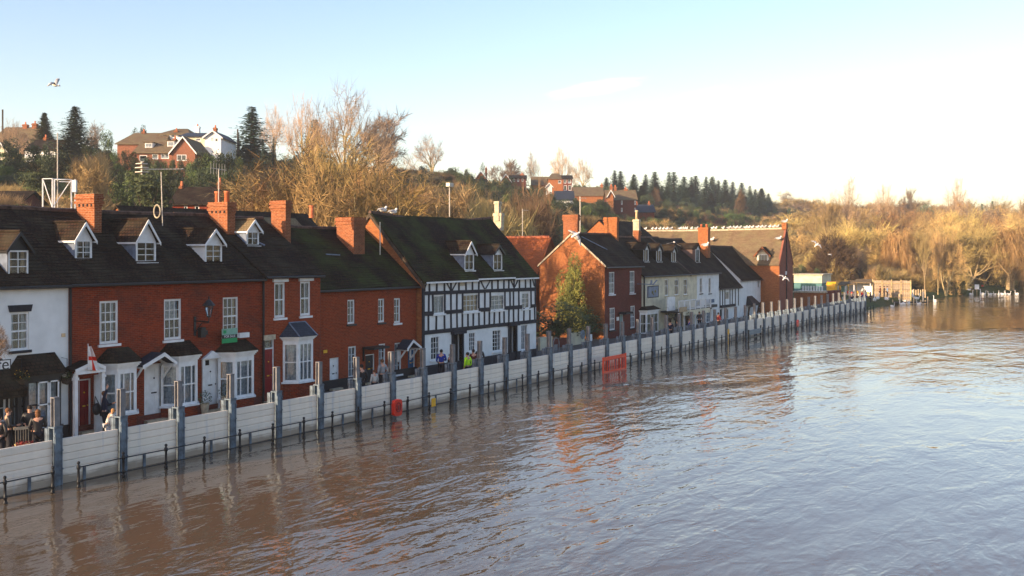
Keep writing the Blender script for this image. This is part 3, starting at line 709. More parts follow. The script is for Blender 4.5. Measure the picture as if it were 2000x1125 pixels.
sr = MB(); zt_ = H.F.Z(412, 700); sr.box(x0, x0 + .15, -.06, .0, .3, zt_); sr.box(x1 - .15, x1, -.06, .0, .3, zt_); sr.prism([(x0 - .06, -.14, zt_), (x1 + .06, -.14, zt_), ((x0 + x1) / 2, -.14, z1)], (0, .14, 0)); sr.build('door_surround', M['white_paint'], H.root)
bay(H, 205, 230, 267, 707, 726, 807, 680)
bay(H, 328, 349, 386, 693, 712, 790, 667)
bay(H, 441, 459, 496, 685, 702, 774.5, 665)
dormer(H, 146, 180, 436, 469, 509, 2, 3, cur='side')
dormer(H, 265, 305, 431, 472, 514, 2, 3, cur=None)
dormer(H, 400, 434, 449, 477, 516, 2, 3, cur='drape', cheek='render_white')
chimney(H, 148, 184, 200, 378, 480, 0, vents=True, Yc=YF + 2.6)
chimney(H, 407, 444, 461, 394, 490, 2, vents=True, Yc=YF + 2.6)
lead_flash(H.root, [(H.lx(184) + .05, 3.0, 8.45), (H.lx(184) + .6, 2.4, 8.1)])
dp = MB(); X = H.lx(512.5); dp.tube([(X, -.08, ST), (X, -.08, 6.0), (X - .15, -.2, 6.2)], .06, 6); dp.build('drainpipe', M['black_paint'], H.root)
plb = MB(); plb.box(.02, H.W, -.025, 0, 0, .62); plb.build('plinth', M['brick_d'], H.root, uv=True)
ao = MB(); x, y = H.lx(411), 3.2; ao.tube([(x, y, 8.4), (x - .1, y, 11.2)], .025, 5); ao.tube([(x - 1.1, y, 11.25), (x + 1.2, y, 11.42)], .03, 4)
for k in range(7): ao.tube([(x - .3 + k * .22, y - .2, 11.3 + .02 * k), (x - .3 + k * .22, y + .2, 11.3 + .02 * k)], .012, 3)
ao.box(x - 1.35, x - 1.0, y - .25, y + .25, 11.1, 11.14); ao.box(x - 1.35, x - 1.0, y - .25, y + .25, 11.3, 11.34); ao.box(x - 1.35, x - 1.0, y - .2, y + .2, 11.48, 11.52); ao.tube([(x - 1.18, y, 11.0), (x - 1.18, y, 11.6)], .05, 5)
ao.build('tv_aerial', M['aerial'], H.root)
sd = MB(); sd.tube([(0, .22 * cos(2 * pi * k / 14), .3 * sin(2 * pi * k / 14)) for k in range(15)], .035, 5, cap=False); o = sd.build('cable_hoop', M['stone'], H.root, (H.lx(409) - .35, 3.1, 9.35))
# ================= tall-windowed brick house
H = House('narrow_brick_house', 'narrow bright red brick house with two tall white sash windows above a slate-topped bay', 'house', X1(511.7), X1(622), YF - .12, 6.38, 9.15, 4.12, 'brick_b', 'tile', 'houses in the riverside row', seed=4)
for (l, r, t, b_) in ((535.5, 557.5, 551, 621), (586, 607, 549, 617)):
    x0, x1, z0, z1 = H.win(l, r, t, b_, cols=2, rows=2, meet=.5, cur='side', fw=.11)
    q = MB(); q.box(x0 - .12, x1 + .12, -.1, .02, z1 + .01, z1 + .2); q.build('lintel', M['white_paint'], H.root)
door(H, 518, 534.5, 665, 779, 'red_door', transom=.42, zb=.42)
H.finish()
x0, x1, z0, z1 = H.rect(515, 537.5, 654, 663.5); q = MB(); q.box(x0, x1, -.03, .02, z0, z1); q.build('lintel', M['stone'], H.root)
bay(H, 566, 583, 611.5, 656, 669, 744, 630, roof='slate', hiplead=True, lights=(.3, .68), base='brick')
dormer(H, 481, 506, 431, 452, 481, 2, 2, cur='side', roof='tile_brown')
chimney(H, 528, 558, 569.5, 391, 492, 0, Yc=YF + 2.4, brick='chimney_brick')
lead_flash(H.root, [(H.lx(529), 3.3, 8.75), (H.lx(572), 1.9, 7.8)])
plb = MB(); plb.box(.02, H.W, -.025, 0, 0, .75); plb.build('plinth', M['brick_d'], H.root, uv=True)
dp = MB(); X = H.lx(626); dp.tube([(X, .1, ST), (X, .1, 6.2)], .07, 6); dp.build('drainpipe', M['black_paint'], H.root)
ao = MB(); x, y = H.lx(524), 3.4; ao.tube([(x, y, 8.5), (x, y, 11.6)], .03, 5); ao.tube([(x - .5, y, 11.6), (x + .5, y, 11.55)], .02, 4)
for k in range(6): ao.tube([(x - .5 + k * .18, y, 11.3), (x - .5 + k * .18, y, 11.85)], .012, 3)
ao.build('tv_aerial', M['aerial'], H.root)
# ================= low brick cottage
H = House('brick_cottage', 'low red brick cottage with a white, a black and a blue door', 'house', X1(623.5), X1(822.5), YF + .35, 5.6, 8.8, 4.0, 'brick_b', 'tile_moss', 'houses in the riverside row', seed=5, sag=.08)
for q in ((678.5, 693.5, 585, 633, 'side'), (738.5, 751.5, 583, 630, 'side'), (769.5, 782.5, 582, 631, 'side'), (680, 696.5, 676, 738, 'net'), (739.5, 753.5, 671, 729, 'net'), (770.5, 784.5, 669, 731, 'net')):
    H.win(*q[:4], cols=2, rows=3 if q[3] < 640 else 4, rowf=(.36, .68) if q[3] < 640 else None, cur=q[4], fw=.09, sill='black_paint' if q[0] < 740 and q[3] < 640 else 'white_paint')
door(H, 645.5, 661, 701, 766, 'white_paint', zb=.4)
door(H, 715, 731, 694, 762, 'black_paint', zb=.4)
door(H, 798, 810, 684, 744, 'blue_door', zb=.4)
ro = H.finish()
q = MB(); a, c, z0, z1 = H.rect(708, 739, 676, 682); q.box(a, c, -.8, 0, z1 - .12, z1); q.box(a, a + .06, -.1, 0, z0 - .6, z1); q.build('door_canopy', M['black_paint'], H.root)
porch(H, 795, 807, 823, 682, 666, out=.75, roof='slate')
chimney(H, 656, 691, 714, 424, 497, 0, Yc=YF + 2.4, corbel=True, brick='chimney_brick')
cp = MB(); x, y = H.lx(690), 3.0; cp.lathe([(.14, 0), (.12, .55), (.15, .6), (.15, .68)], 10, (x, y, 9.35)); cp.build('chimney_pot', M['terracotta'], H.root)
lead_flash(H.root, [(H.lx(692), 2.0, 7.35), (H.lx(718), 2.0, 7.3)])
plb = MB(); plb.box(.02, H.W, -.025, 0, 0, .8); plb.build('plinth', M['black_paint'], H.root)
ys = MB(); a, c, z0, z1 = H.rect(622, 629, 683, 689); ys.box(a, c, -.36, -.33, z0, z1); ys.build('wall_plate', M['yellow'], H.root)
# ================= timber-framed house
XL, XR = X1(823.5), X1(1047)
H = House('timber_framed_house', 'black and white timber-framed house with a tall mossy roof and two small dormers', 'house', XL, XR, YF, 5.85, 9.75, 3.8, 'brick_o', 'tile_moss', 'houses in the riverside row', seed=6, sag=.35, wall_front='render_white', gutter=False, jig=.04)
wn_ = [(846, 868, 577, 613, 2, 1, 'net'), (904, 935, 575, 609, 4, 3, 'drape'), (957, 985, 576, 606, 3, 3, 'net'), (1019, 1034, 572, 603, 2, 3, 'net'),
       (841.5, 858.5, 657, 703, 3, 4, 'side'), (916, 928.5, 649, 686, 3, 4, 'side'), (962, 978.5, 644, 686, 3, 5, 'side'), (1018, 1030.5, 634, 683, 3, 4, 'net')]
for (l, r, t, b_, c, ro_, cu) in wn_: H.win(l, r, t, b_, cols=c, rows=ro_, cur=cu, fw=.06, panes=(l in (904,)), sill='white_paint', y=.03)
for (l, r, t, b_) in ((884, 902, 652, 722), (994, 1007, 636, 694)):
    x0, x1, z0, z1 = H.rect(l, r, t, b_); H.ops.append((x0, x1, .25, z1))
    q = MB(); q.box(x0, x1, .3, .36, .3, z1 - .1); d_ = q.build('door', M['black_paint'], H.root)
    q = MB(); q.box(x0 - .12, x0, -.09, .2, .25, z1 + .1); q.box(x1, x1 + .12, -.09, .2, .25, z1 + .1); q.box(x0 - .2, x1 + .2, -.25, .2, z1, z1 + .2); q.build('door_frame', M['timber'], H.root)
H.finish()
def zb(px, l, r): return l + (r - l) * (px - 824) / (1046 - 824)
lev = [5.74, (5.06, 4.92), (3.87, 3.76), (2.76, 2.70)]
beams = []
rnd = random.Random(3)
def hbeam(pa, pb, za, zb_, w=.13):
    n = max(1, int((pb - pa) / 60)); 
    for i in range(n):
        a, c = pa + (pb - pa) * i / n, pa + (pb - pa) * (i + 1) / n
        A, B = H.lx(a), H.lx(c); u, v = za + (zb_ - za) * i / n, za + (zb_ - za) * (i + 1) / n
        q = MB(); q.prism([(A, -.05, u - w), (B, -.05, v - w + rnd.uniform(-.03, .03)), (B, -.05, v + w), (A, -.05, u + w)], (0, .051 + .001 * i, 0)); q.build('timber_beam', M['timber'], H.root)
hbeam(824, 1046, 5.72, 5.70, .07)
hbeam(824, 1046, *lev[1], .11)
for (a, c) in ((824, 846), (868, 904), (935, 957), (985, 1019), (1036, 1046)):
    hbeam(a, c, zb(a, *lev[2]), zb(c, *lev[2]), .12)
hbeam(824, 1046, *lev[3], .12)
def stud(px, top, bot, w=.065, lean=0.0, px2=None):
    A, B = H.lx(px), H.lx(px2 if px2 is not None else px) + rnd.uniform(-.03, .03)
    q = MB(); q.prism([(B - w, -.045, bot), (B + w, -.045, bot), (A + w, -.045, top), (A - w, -.045, top)], (0, .046, 0)); q.build('timber_stud', M['timber'], H.root)
for x in (195, 270, 345, 410, 490, 560, 625, 690, 820, 880, 940, 990, 1040, 1095, 1155, 1205, 1252):
    px = 800 + x * .1955; stud(px, 5.66, zb(px, *lev[1]) + .1)
for (a, c) in ((365, 408), (470, 420), (705, 745), (805, 757), (1005, 1038), (1085, 1045), (165, 138), (1225, 1245)): stud(800 + a * .1955, 5.66, zb(900, *lev[1]) + .1, .05, px2=800 + c * .1955)
for x in (190, 228, 350, 410, 470, 527, 690, 750, 803, 950, 1000, 1035, 1088, 1210, 1252):
    px = 800 + x * .1955; stud(px, zb(px, *lev[1]) - .1, zb(px, *lev[2]) + .1)
for x in (185, 265, 345, 410, 470, 525, 580, 635, 690, 745, 795, 845, 895, 940, 990, 1035, 1085, 1140, 1200, 1247):
    px = 800 + x * .19555; stud(px, zb(px, *lev[2]) - .1, zb(px, *lev[3]) + .1)
q = MB(); q.box(0, .22, -.07, 0, .2, 5.7); q.build('corner_post', M['timber'], H.root)
q = MB(); q.box(.1, H.W, -.03, 0, 0, .82); q.build('plinth', M['timber'], H.root)
fas = MB()
for (a, c) in ((826, 928), (928, 1000), (1000, 1046)): fas.box(H.lx(a), H.lx(c), -.3, -.26, 5.62 + (.08 if a == 928 else 0), 5.72 + (.08 if a == 928 else 0))
fas.build('white_fascia', M['white_paint'], H.root)
pd = MB(); a, c, z0, z1 = H.rect(897, 907, 551, 558); pd.box(a, c, -.05, -.02, z0, z1); pd.build('date_plaque', M['stone'], H.root)
for s in (0,):
    bg_ = MB(); bg_.prism([(-.14, -.35, 5.45), (-.14, 3.8, 9.8), (-.14, 3.8, 9.55), (-.14, -.35, 5.2)], (.05, 0, 0)); bg_.prism([(-.14, 7.9, 5.45), (-.14, 3.8, 9.8), (-.14, 3.8, 9.55), (-.14, 7.9, 5.2)], (.05, 0, 0)); bg_.build('bargeboard', M['bark_dark'], H.root)
dormer(H, 907, 926, 473, 496, 529, 2, 2, cur='drape', roof='tile')
dormer(H, 963, 981, 480, 496, 529, 2, 2, cur='drape', roof='tile', bargeboard='black_paint')
chimney(H, 962.5, 979, 984, 416, 436, 0, brick='stone', corbel=False, Yc=YF + 3.6, z_bot=9.0)
q = MB(); c = chimney(H, 964.5, 974, 977.5, 393, 416, 0, brick='pot_cream' if False else 'stone', corbel=False, Yc=YF + 3.75, z_bot=9.7, name='chimney_shaft')
ao = MB(); x, y, _ = H.lx(967), 3.6, 0; ao.tube([(x, y, 9.8), (x, y, 12.0)], .04, 5); ao.box(x - .2, x + .25, y - .15, y + .15, 11.8, 12.05); ao.build('tv_aerial', M['aerial'], H.root)
ao = MB(); x, y = H.lx(748), 2.0; ao.tube([(x + 2.2, y, 7.3), (x + 2.2, y, 9.2)], .03, 4); ao.build('aerial_pole', M['aerial'], H.root)
# ================= orange gable house
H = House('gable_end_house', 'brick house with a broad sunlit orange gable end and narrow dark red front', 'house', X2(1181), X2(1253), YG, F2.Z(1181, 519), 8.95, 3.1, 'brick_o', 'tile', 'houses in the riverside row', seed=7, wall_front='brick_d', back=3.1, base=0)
for q in ((1189.3, 1200.8, 531, 575), (1229.8, 1240, 529, 573), (1190.5, 1201.5, 601, 645), (1231, 1240.5, 597, 641)): H.win(*q, cols=3, rows=4, meet=.5, cur='net', panes=False, fw=.1, sill='white_paint' if q[2] < 590 else 'black_paint', frame='white_paint', depth=.05)
door(H, 1211, 1217.5, 615, 662, 'teal_door', zb=.4, knocker=False)
H.finish()
q = MB(); a, c, z0, z1 = H.rect(1208, 1222, 609, 613); q.box(a, c, -.7, 0, z0, z1); q.build('door_canopy', M['slate'], H.root)
q = MB(); a, c, z0, z1 = H.rect(1204, 1208, 619, 626); q.box(a, c, -.06, 0, z0, z1); q.build('notice_box', M['white_paint'], H.root)
q = MB()
for s_, yy in ((0, 0), (1, 0)): pass
vg = MB(); vg.prism([(-.1, -.15, H.ez + .02), (-.1, 3.1, 9.05), (-.1, 3.1, 8.88), (-.1, -.15, H.ez - .15)], (.04, 0, 0)); vg.prism([(-.1, 6.35, H.ez + .02), (-.1, 3.1, 9.05), (-.1, 3.1, 8.88), (-.1, 6.35, H.ez - .15)], (.04, 0, 0)); vg.build('verge_tiles', M['stone'], H.root)
chimney(H, 1099, 1128, 1132, 419, 452, 0, Yc=YG + 2.6, z_bot=8.0, brick='chimney_brick')
chimney(H, 1179, 1205, 1208.5, 424, 480, 0, Yc=YG + 2.4, z_bot=7.5, brick='brick_o')
lead_flash(H.root, [(H.lx(1192), 2.7, 8.75), (H.lx(1215), 1.4, 7.65)])
dp = MB(); X = H.lx(1257); dp.tube([(X, -.08, ST), (X, -.08, 5.3)], .07, 6); dp.build('drainpipe', M['black_paint'], H.root)
GH = H
# ================= cream pub
H = House('cream_pub', 'long cream rendered pub with three tall dormers, hanging sign and covered terrace', 'pub', X2(1253.3), X2(1361), YG, 5.4, 8.8, 4.2, 'render_cream', 'tile', 'houses in the riverside row', seed=8, jig=.02)
for (l, r, t, b_) in ((1298.5, 1305.5, 545, 578), (1317.5, 1326, 545.5, 576.5), (1335.5, 1343, 544.5, 576)): H.win(l, r, t, b_, cols=2, rows=2, meet=.6, rowf=(.6,), cur='drape', panes=False, fw=.09, sill='stone')
for (l, r) in ((1300, 1306), (1318, 1327), (1329, 1333), (1337, 1345)): x0, x1, z0, z1 = H.rect(l, r, 612, 655); H.ops.append((x0, x1, .3, z1)); q = MB(); q.box(x0, x1, .1, .15, .3, z1); q.build('glazed_door', M['room'], H.root)
H.finish()
bay(H, 1259, 1263, 1286, 604.5, 612, 650, 598, out=.5, roof='tile', lights=(.33, .66), base='render_cream', cur=None)
for l, r, t, b_ in ((1257, 1267, 487, 512), (1281.7, 1292, 489, 512), (1311, 1320, 492, 513)): dormer(H, l, r, t - 12, t, b_, 2, 1, cur='drape', cheek='tile', bargeboard='black_paint')
chimney(H, 1237, 1247, 1252, 450, 500, 0, Yc=YG + 3.6, z_bot=6.5, brick='chimney_brick', minw=.5)
chimney(H, 1235.5, 1248, 1250, 428.5, 450, 1, Yc=YG + 3.8, z_bot=8.3, brick='stone', corbel=False, potm='pot_cream', pot_h=.9)
q = MB(); X = H.lx(1346); q.box(X - .15, X + .15, -.25, 4.2, 5.2, 5.35); q.prism([(X - .15, -.2, 5.35), (X - .15, 4.2, 9.0), (X - .15, 4.2, 8.7), (X - .15, -.2, 5.1)], (.3, 0, 0)); q.build('party_wall_coping', M['ridge'], H.root)
# covered terrace: posts, flat roof, white railing, fascia
vt = MB(); a, c = H.lx(1290), H.lx(1354); zr = F2.Z(1320, 604); vt.box(a, c, -1.9, 0, zr - .12, zr); vd = vt.build('terrace_roof', M['black_paint'], H.root)
q = MB(); q.box(H.lx(1296), H.lx(1350), -1.95, -1.9, zr - .42, zr + .04); q.build('fascia_board', M['render_cream'], vd)
for k in range(7):
    q = MB(); X = a + (c - a) * k / 6; q.box(X - .06, X + .06, -1.85, -1.73, ST, zr - .12); q.build('terrace_post', M['white_paint'], vd)
for k in range(7):
    q = MB(); X = a + (c - a) * k / 6; q.box(X - .04, X + .04, -1.85, -1.77, zr, zr + 1.0); q.build('baluster_post', M['white_paint'], vd)
q = MB(); q.box(a, c, -1.83, -1.79, zr + .92, zr + 1.0); q.box(a, c, -1.83, -1.79, zr + .12, zr + .17)
for k in range(42): X = a + (c - a) * k / 42; q.box(X, X + .03, -1.82, -1.80, zr + .17, zr + .92)
q.build('railing', M['white_paint'], vd)
q = MB(); q.box(H.lx(1280), H.lx(1295), -1.2, -1.1, zr + .1, zr + 1.35); q.build('white_screen', M['white_paint'], H.root)
q = MB(); q.box(H.lx(1288), H.lx(1303), -1.97, -1.92, zr - .05, zr + .4); q.build('menu_board', M['drape'], H.root)
# ================= white rendered tall house
H = House('white_tall_house', 'tall white house right of the cream pub, with a big brick chimney', 'house', X2(1361.3), X2(1404), YG, 5.4, 8.7, 4.2, 'render_white', 'tile', 'houses in the riverside row', seed=9)
for q in ((1366.5, 1372, 543, 573), (1384, 1389, 543, 573)): H.win(*q, cols=2, rows=2, cur='drape', panes=False, sill='black_paint', fw=.07)
for q in ((1364.5, 1371.5, 602, 630), (1376, 1391, 602, 630)): H.win(*q, cols=3, rows=4, cur='net', panes=False, fw=.07, sill='black_paint')
H.finish()
dormer(H, 1358, 1366.5, 477, 487, 513, 1, 1, cur='net', cheek='brick_d', bargeboard=None)
chimney(H, 1362.5, 1383, 1388, 444, 497, 2, Yc=YG + 2.6, z_bot=6.8, brick='brick_o', corbel=False, pot_h=.35)
q = MB(); a, c, z0, z1 = H.rect(1375, 1392, 595, 600); q.box(a, c, -.5, 0, z0, z1); q.build('door_hood', M['black_paint'], H.root)
q = MB(); a, c, z0, z1 = H.rect(1379, 1388, 584, 591); q.box(a, c, -.4, -.34, z0, z1); q.build('wall_sign', M['blue_door'], H.root)
# ================= low timber house with sweeping roof
H = House('low_timber_house', 'low white and black cottage under a steep sweeping dark roof', 'house', X2(1404.3), X2(1446), YG, 3.75, 8.2, 4.2, 'render_white', 'tile', 'houses in the riverside row', seed=10, base=0)
H.win(1417, 1424, 570, 585, cols=2, rows=1, cur='drape', panes=False, fw=.05, sill=None)
for (l, r) in ((1406, 1411), (1419, 1423)): x0, x1, z0, z1 = H.rect(l, r, 604, 622); H.ops.append((x0, x1, z0, z1)); q = MB(); q.box(x0, x1, .1, .15, z0, z1); q.build('window', M['room'], H.root)
H.finish()
for px in (1406, 1411, 1415.5, 1425.5, 1430, 1436, 1442): x = H.lx(px); q = MB(); q.box(x - .09, x + .09, -.04, 0, 1.6, 3.6); q.build('timber_stud', M['timber'], H.root)
q = MB(); q.box(H.lx(1405.5), H.lx(1433), -.25, 0, 1.6, 1.85); q.build('timber_beam', M['timber'], H.root)
# ================= white end house
H = House('white_end_house', 'white house with a black box awning, at the far end of the row', 'house', X2(1446.3), X2(1513), YG, 4.45, 8.0, 3.9, 'render_white', 'tile', 'houses in the riverside row', seed=11)
for q in ((1480, 1483.5, 546.5, 562), (1495, 1500, 547, 564), (1506, 1508.5, 547, 563)): H.win(*q, cols=1, rows=2, cur=None, panes=False, fw=.05, sill=None)
for q in ((1481, 1486, 590, 612), (1495, 1500, 590, 612), (1506, 1509, 584, 590)): H.win(*q, cols=1, rows=2, cur=None, panes=False, fw=.05, sill=None)
H.finish()
q = MB(); a, c, z0, z1 = H.rect(1457, 1470, 580, 595); q.prism([(a + .3, -.02, z1), (c - .3, -.02, z1), (c, -.9, z0), (a, -.9, z0)], (0, 0, .12)); q.box(a, c, -.9, 0, z0 - .05, z0 + .1); q.prism([(a, -.9, z0), (a, 0, z0), (a + .3, 0, z1)], (.05, 0, 0)); q.prism([(c - .05, -.9, z0), (c - .05, 0, z0), (c - .35, 0, z1)], (.05, 0, 0)); q.build('box_awning', M['black_paint'], H.root)
q = MB(); q.tube([(a + .2, -.8, z0), (a - .4, -.5, 1.3), (a - .4, -.4, .3)], .12, 5); q.tube([(c - .2, -.8, z0), (c - .2, -.6, .5)], .08, 5); q.build('awning_post', M['bark_dark'], H.root)
chimney(H, 1453, 1469, 1472, 491, 506, 1, Yc=YG + 3.2, z_bot=6.5, brick='brick_o', corbel=False, pot_h=.5)
chimney(H, 1432.5, 1443, 1445, 472, 500, 0, Yc=YG + 3.4, z_bot=6.0, brick='tile_brown', corbel=False)
# ================= long sunlit-roofed building whose gable faces the river
xg0, xg1, xga = F1.X(1521), F1.X(1547.5), F1.X(1537)
gx0, gx1 = 115.6, 120.8; gm = (gx0 + gx1) / 2
root = empty('long_brown_roofed_building', (gx0, YF, 0), 0, 'building with a long sunlit brown roof lined with gulls, gable to the river', 'building', None)
W = gx1 - gx0; Lg = 24; ez, rz = 5.95, 10.05
b = MB(); b.poly([(0, 0, 0), (W, 0, 0), (W, 0, ez), (W / 2, 0, rz), (0, 0, ez)]); b.build('gable_wall', M['brick_p'], root, uv=True)
b = MB(); b.quad((0, 0, 0), (0, 0, ez), (0, Lg, ez), (0, Lg, 0)); b.quad((W, 0, 0), (W, Lg, 0), (W, Lg, ez), (W, 0, ez)); b.poly([(0, Lg, 0), (0, Lg, ez), (W / 2, Lg, rz), (W, Lg, ez), (W, Lg, 0)]); b.build('wall', M['brick_o'], root, uv=True)
# slopes: built along a rotated grid (ridge runs away from the river)
r = MB(); slope_grid(r, 0, Lg, -.2, ez + .02, W / 2, rz + .1, .12, .02, .7); slope_grid(r, 0, Lg, W + .2, ez + .02, W / 2, rz + .1, .12, .02, .7)
r.v = [(y, x, z) for x, y, z in r.v]; r.f = [f[::-1] for f in r.f]
lr = r.build('roof', M['tile_brown'], root, uv=True)
t = MB(); ridge_tiles(t, [(W / 2, Lg * i / 8, rz + .12 - .12 * sin(pi * i / 8)) for i in range(9)], .13); t.build('ridge_tiles', M['stone'], lr)
q = MB()
for s_ in (0, 1):
    e = -.12 if s_ == 0 else W + .12
    q.prism([(e, -.05, ez - .05), (W / 2, -.05, rz + .1), (W / 2, -.05, rz + .28), (e, -.05, ez + .12)], (0, .22, 0))
q.build('gable_coping', M['brick_p'], root, uv=True)
q = MB(); q.box(W / 2 - .3, W / 2 + .3, -.1, .45, rz, rz + .75); q.build('gable_finial', M['brick_o'], root, uv=True)
q = MB(); q.tube([(W / 2, -.06, .3), (W / 2, -.06, rz - .3)], .06, 5); q.build('drainpipe', M['black_paint'], root)
q = MB(); q.box(W / 2 - .45, W / 2 - .05, -.1, 0, 4.8, 5.2); q.build('wall_notice', M['white_paint'], root)
LB = root
def side_dormer(pl_, pr_, pa, ph, pb, glazed=True):
    """dormer on the sunlit slope, window facing along the quay"""
    p = (rz - ez) / (W / 2); m_ = (pl_ + pr_) / 2; dx, dy = ray(m_); k = (pb - 491) / 2000
    z = (CAM_H - ez + gx0 * p) / (dx * p + k); X = dx * z; Z0 = CAM_H - k * z
    ya, yb_ = onX(pr_, X)[0] - YF, onX(pl_, X)[0] - YF; x = X - gx0; zh, za = zat(ph, z), zat(pa, z); ym = (ya + yb_) / 2
    xb = lambda z_: (z_ - ez) / p
    d = MB(); d.poly([(x, yb_, Z0), (x, ya, Z0), (x, ya, zh), (x, ym, za), (x, yb_, zh)]); d.poly([(x, ya, Z0), (x, ya, zh), (xb(zh), ya, zh)]); d.poly([(x, yb_, Z0), (x, yb_, zh), (xb(zh), yb_, zh)])
    o = d.build('dormer', M['render_cream'], root)
    r = MB()
    for y_ in (ya - .25, yb_ + .25):
        zz = zh - .2; r.prism([(x - .3, ym, za + .05), (x - .3, y_, zz), (xb(zz), y_, zz), (xb(za), ym, za + .05)], (0, 0, .09))
    r.build('dormer_roof', M['tile'], o, uv=True)
    g = MB()
    for y_ in (ya - .27, yb_ + .27): zz = zh - .2; g.prism([(x - .34, ym, za + .16), (x - .34, y_, zz + .1), (x - .34, y_, zz - .16), (x - .34, ym, za - .14)], (.05, 0, 0))
    g.build('bargeboard', M['tile_orange'], o)
    if glazed: window(o, 0, abs(yb_ - ya) * .82, Z0 + .1, zh, 0, 3, 1, sill=None, cur='side', panes=False, name='window_frame', at=(x - .06, ym, Z0 + .1), rz=radians(-90), room=True)
side_dormer(1478, 1502, 484, 497, 513)
side_dormer(1395, 1415, 484.5, 497, 503, False)
# ================= building behind the gable-end house with orange roof
root = empty('orange_roofed_house', (78, 46, 0), 0, 'low house with a bright orange tiled roof behind the sunlit gable end', 'house')
b = MB(); b.box(0, 5, 0, 10, 0, 5.0); b.prism([(0, 0, 5), (5, 0, 5), (2.5, 0, 8.6)], (0, 10, 0)); b.build('wall', M['brick_o'], root, uv=True)
r = MB(); slope_grid(r, -.2, 10.2, -.3, 5.0, 2.5, 8.75, .05, .02); slope_grid(r, -.2, 10.2, 5.3, 5.0, 2.5, 8.75, .05, .02); r.v = [(y, x, z) for x, y, z in r.v]; r.f = [f[::-1] for f in r.f]
ro = r.build('roof', M['tile_orange'], root, uv=True)
g = MB(); g.prism([(-.35, 10.25, 4.85), (2.5, 10.25, 8.9), (2.5, 10.25, 8.6), (-.35, 10.25, 4.55)], (0, .12, 0)); g.build('bargeboard', M['stone'], root)
t = MB(); ridge_tiles(t, [(2.5, i, 8.78) for i in range(0, 11, 2)], .14); t.build('ridge_tiles', M['terracotta'], ro)
# small gables peeping above the terrace ridge
def peep(px, Y, zr, w, label, roofm='tile', side=1, Lr=6, nm='rear_building', wallm='brick_o', zbase=0, rot=0):
    dx, dy = ray(px); X = dx * Y / dy
    root = empty(nm, (X, Y, zbase), rot, label, 'house')
    b = MB(); b.box(0, Lr, -w / 2, w / 2, 0, zr - w * .42 - zbase); b.prism([(0, -w / 2, zr - w * .42 - zbase), (0, w / 2, zr - w * .42 - zbase), (0, 0, zr - zbase)], (Lr, 0, 0)); b.build('wall', M[wallm], root, uv=True)
    r = MB()
    for s_ in (-1, 1): r.prism([(-.1, 0, zr - zbase + .05), (-.1, s_ * (w / 2 + .2), zr - w * .42 - .1 - zbase), (Lr + .1, s_ * (w / 2 + .2), zr - w * .42 - .1 - zbase), (Lr + .1, 0, zr - zbase + .05)], (0, 0, .1))
    r.build('roof', M[roofm], root, uv=True); return root
peep(229, 45.5, 9.75, 5.4, 'rear wing whose small sunlit gable peeps over the terrace ridge', 'tile', Lr=14)
peep(1170, 48, 10.6, 3.4, 'rear building, small gable between the two chimneys of the gable-end house', 'tile', Lr=9)
peep(455, 45, 9.4, 5, 'rear wing with a pale tiled roof behind the last terrace dormer', 'tile_brown', Lr=5)
# ------------------------------------------------------------------ words for labels
ONES = ['', 'first', 'second', 'third', 'fourth', 'fifth', 'sixth', 'seventh', 'eighth', 'ninth', 'tenth', 'eleventh', 'twelfth', 'thirteenth', 'fourteenth', 'fifteenth', 'sixteenth', 'seventeenth', 'eighteenth', 'nineteenth']
def ordinal(n):
    if n < 20: return ONES[n]
    t, o = divmod(n, 10); base = {2: ('twentieth', 'twenty'), 3: ('thirtieth', 'thirty'), 4: ('fortieth', 'forty'), 5: ('fiftieth', 'fifty'), 6: ('sixtieth', 'sixty')}[t]
    return base[0] if o == 0 else base[1] + '-' + ONES[o]
def to_px(X, Y):
    z = X * CS + Y * SN; return 1000 + 2000 * (X * SN - Y * CS) / z, z
def before(X, Y=29.8):
    px = to_px(X, Y)[0]
    for lim, w in ((134, 'white cafe house'), (512, 'red brick terrace'), (624, 'narrow brick house'), (823, 'brick cottage'), (1050, 'timber-framed house'), (1181, 'garden tree'), (1253, 'gable-end house'), (1361, 'cream pub'), (1404, 'white tall house'), (1446, 'low timber house'), (1513, 'white end house'), (1550, 'big brick gable'), (1630, 'low brick kiosk')):
        if px < lim: return w
    return 'fairground stalls'
# ================= flood barrier
BY = 29.8; BX0 = 20.2; BS = 2.454; NP = 46
def post_meshes():
    a = MB()                                         # lower casing: broad H section
    a.box(-.145, .145, -.16, -.12, -1.3, 1.9); a.box(-.145, .145, .12, .16, -1.3, 1.9); a.box(-.025, .025, -.12, .12, -1.3, 1.9)
    a.box(-.13, -.10, -.19, -.16, -1.3, 1.7); a.box(.10, .13, -.19, -.16, -1.3, 1.7)
    a.box(-.155, .155, -.17, .17, 1.84, 1.88)
    for zz in (.5, 1.1, 1.6):
        for s_ in (-.13, .13): a.box(s_ - .02, s_ + .02, -.20, -.16, zz, zz + .04)
    c = MB()
    c.box(-.10, .10, -.10, -.07, 1.88, 2.82); c.box(-.10, .10, .07, .10, 1.88, 2.82); c.box(-.02, .02, -.08, .08, 1.88, 2.82); c.box(-.105, .105, -.105, .105, 2.80, 2.83)
    k = MB(); k.box(-.10, .10, .26, .42, .2, 1.8); k.box(-.05, .05, .16, .27, 1.4, 1.7)
    return a.mesh('casing', M['steel_blue']), c.mesh('upright', M['steel_pale']), k.mesh('back_brace', M['steel_blue'])
casing_m, upright_m, brace_m = post_meshes()
bd = MB(); bh_ = .243; L2 = BS - .26
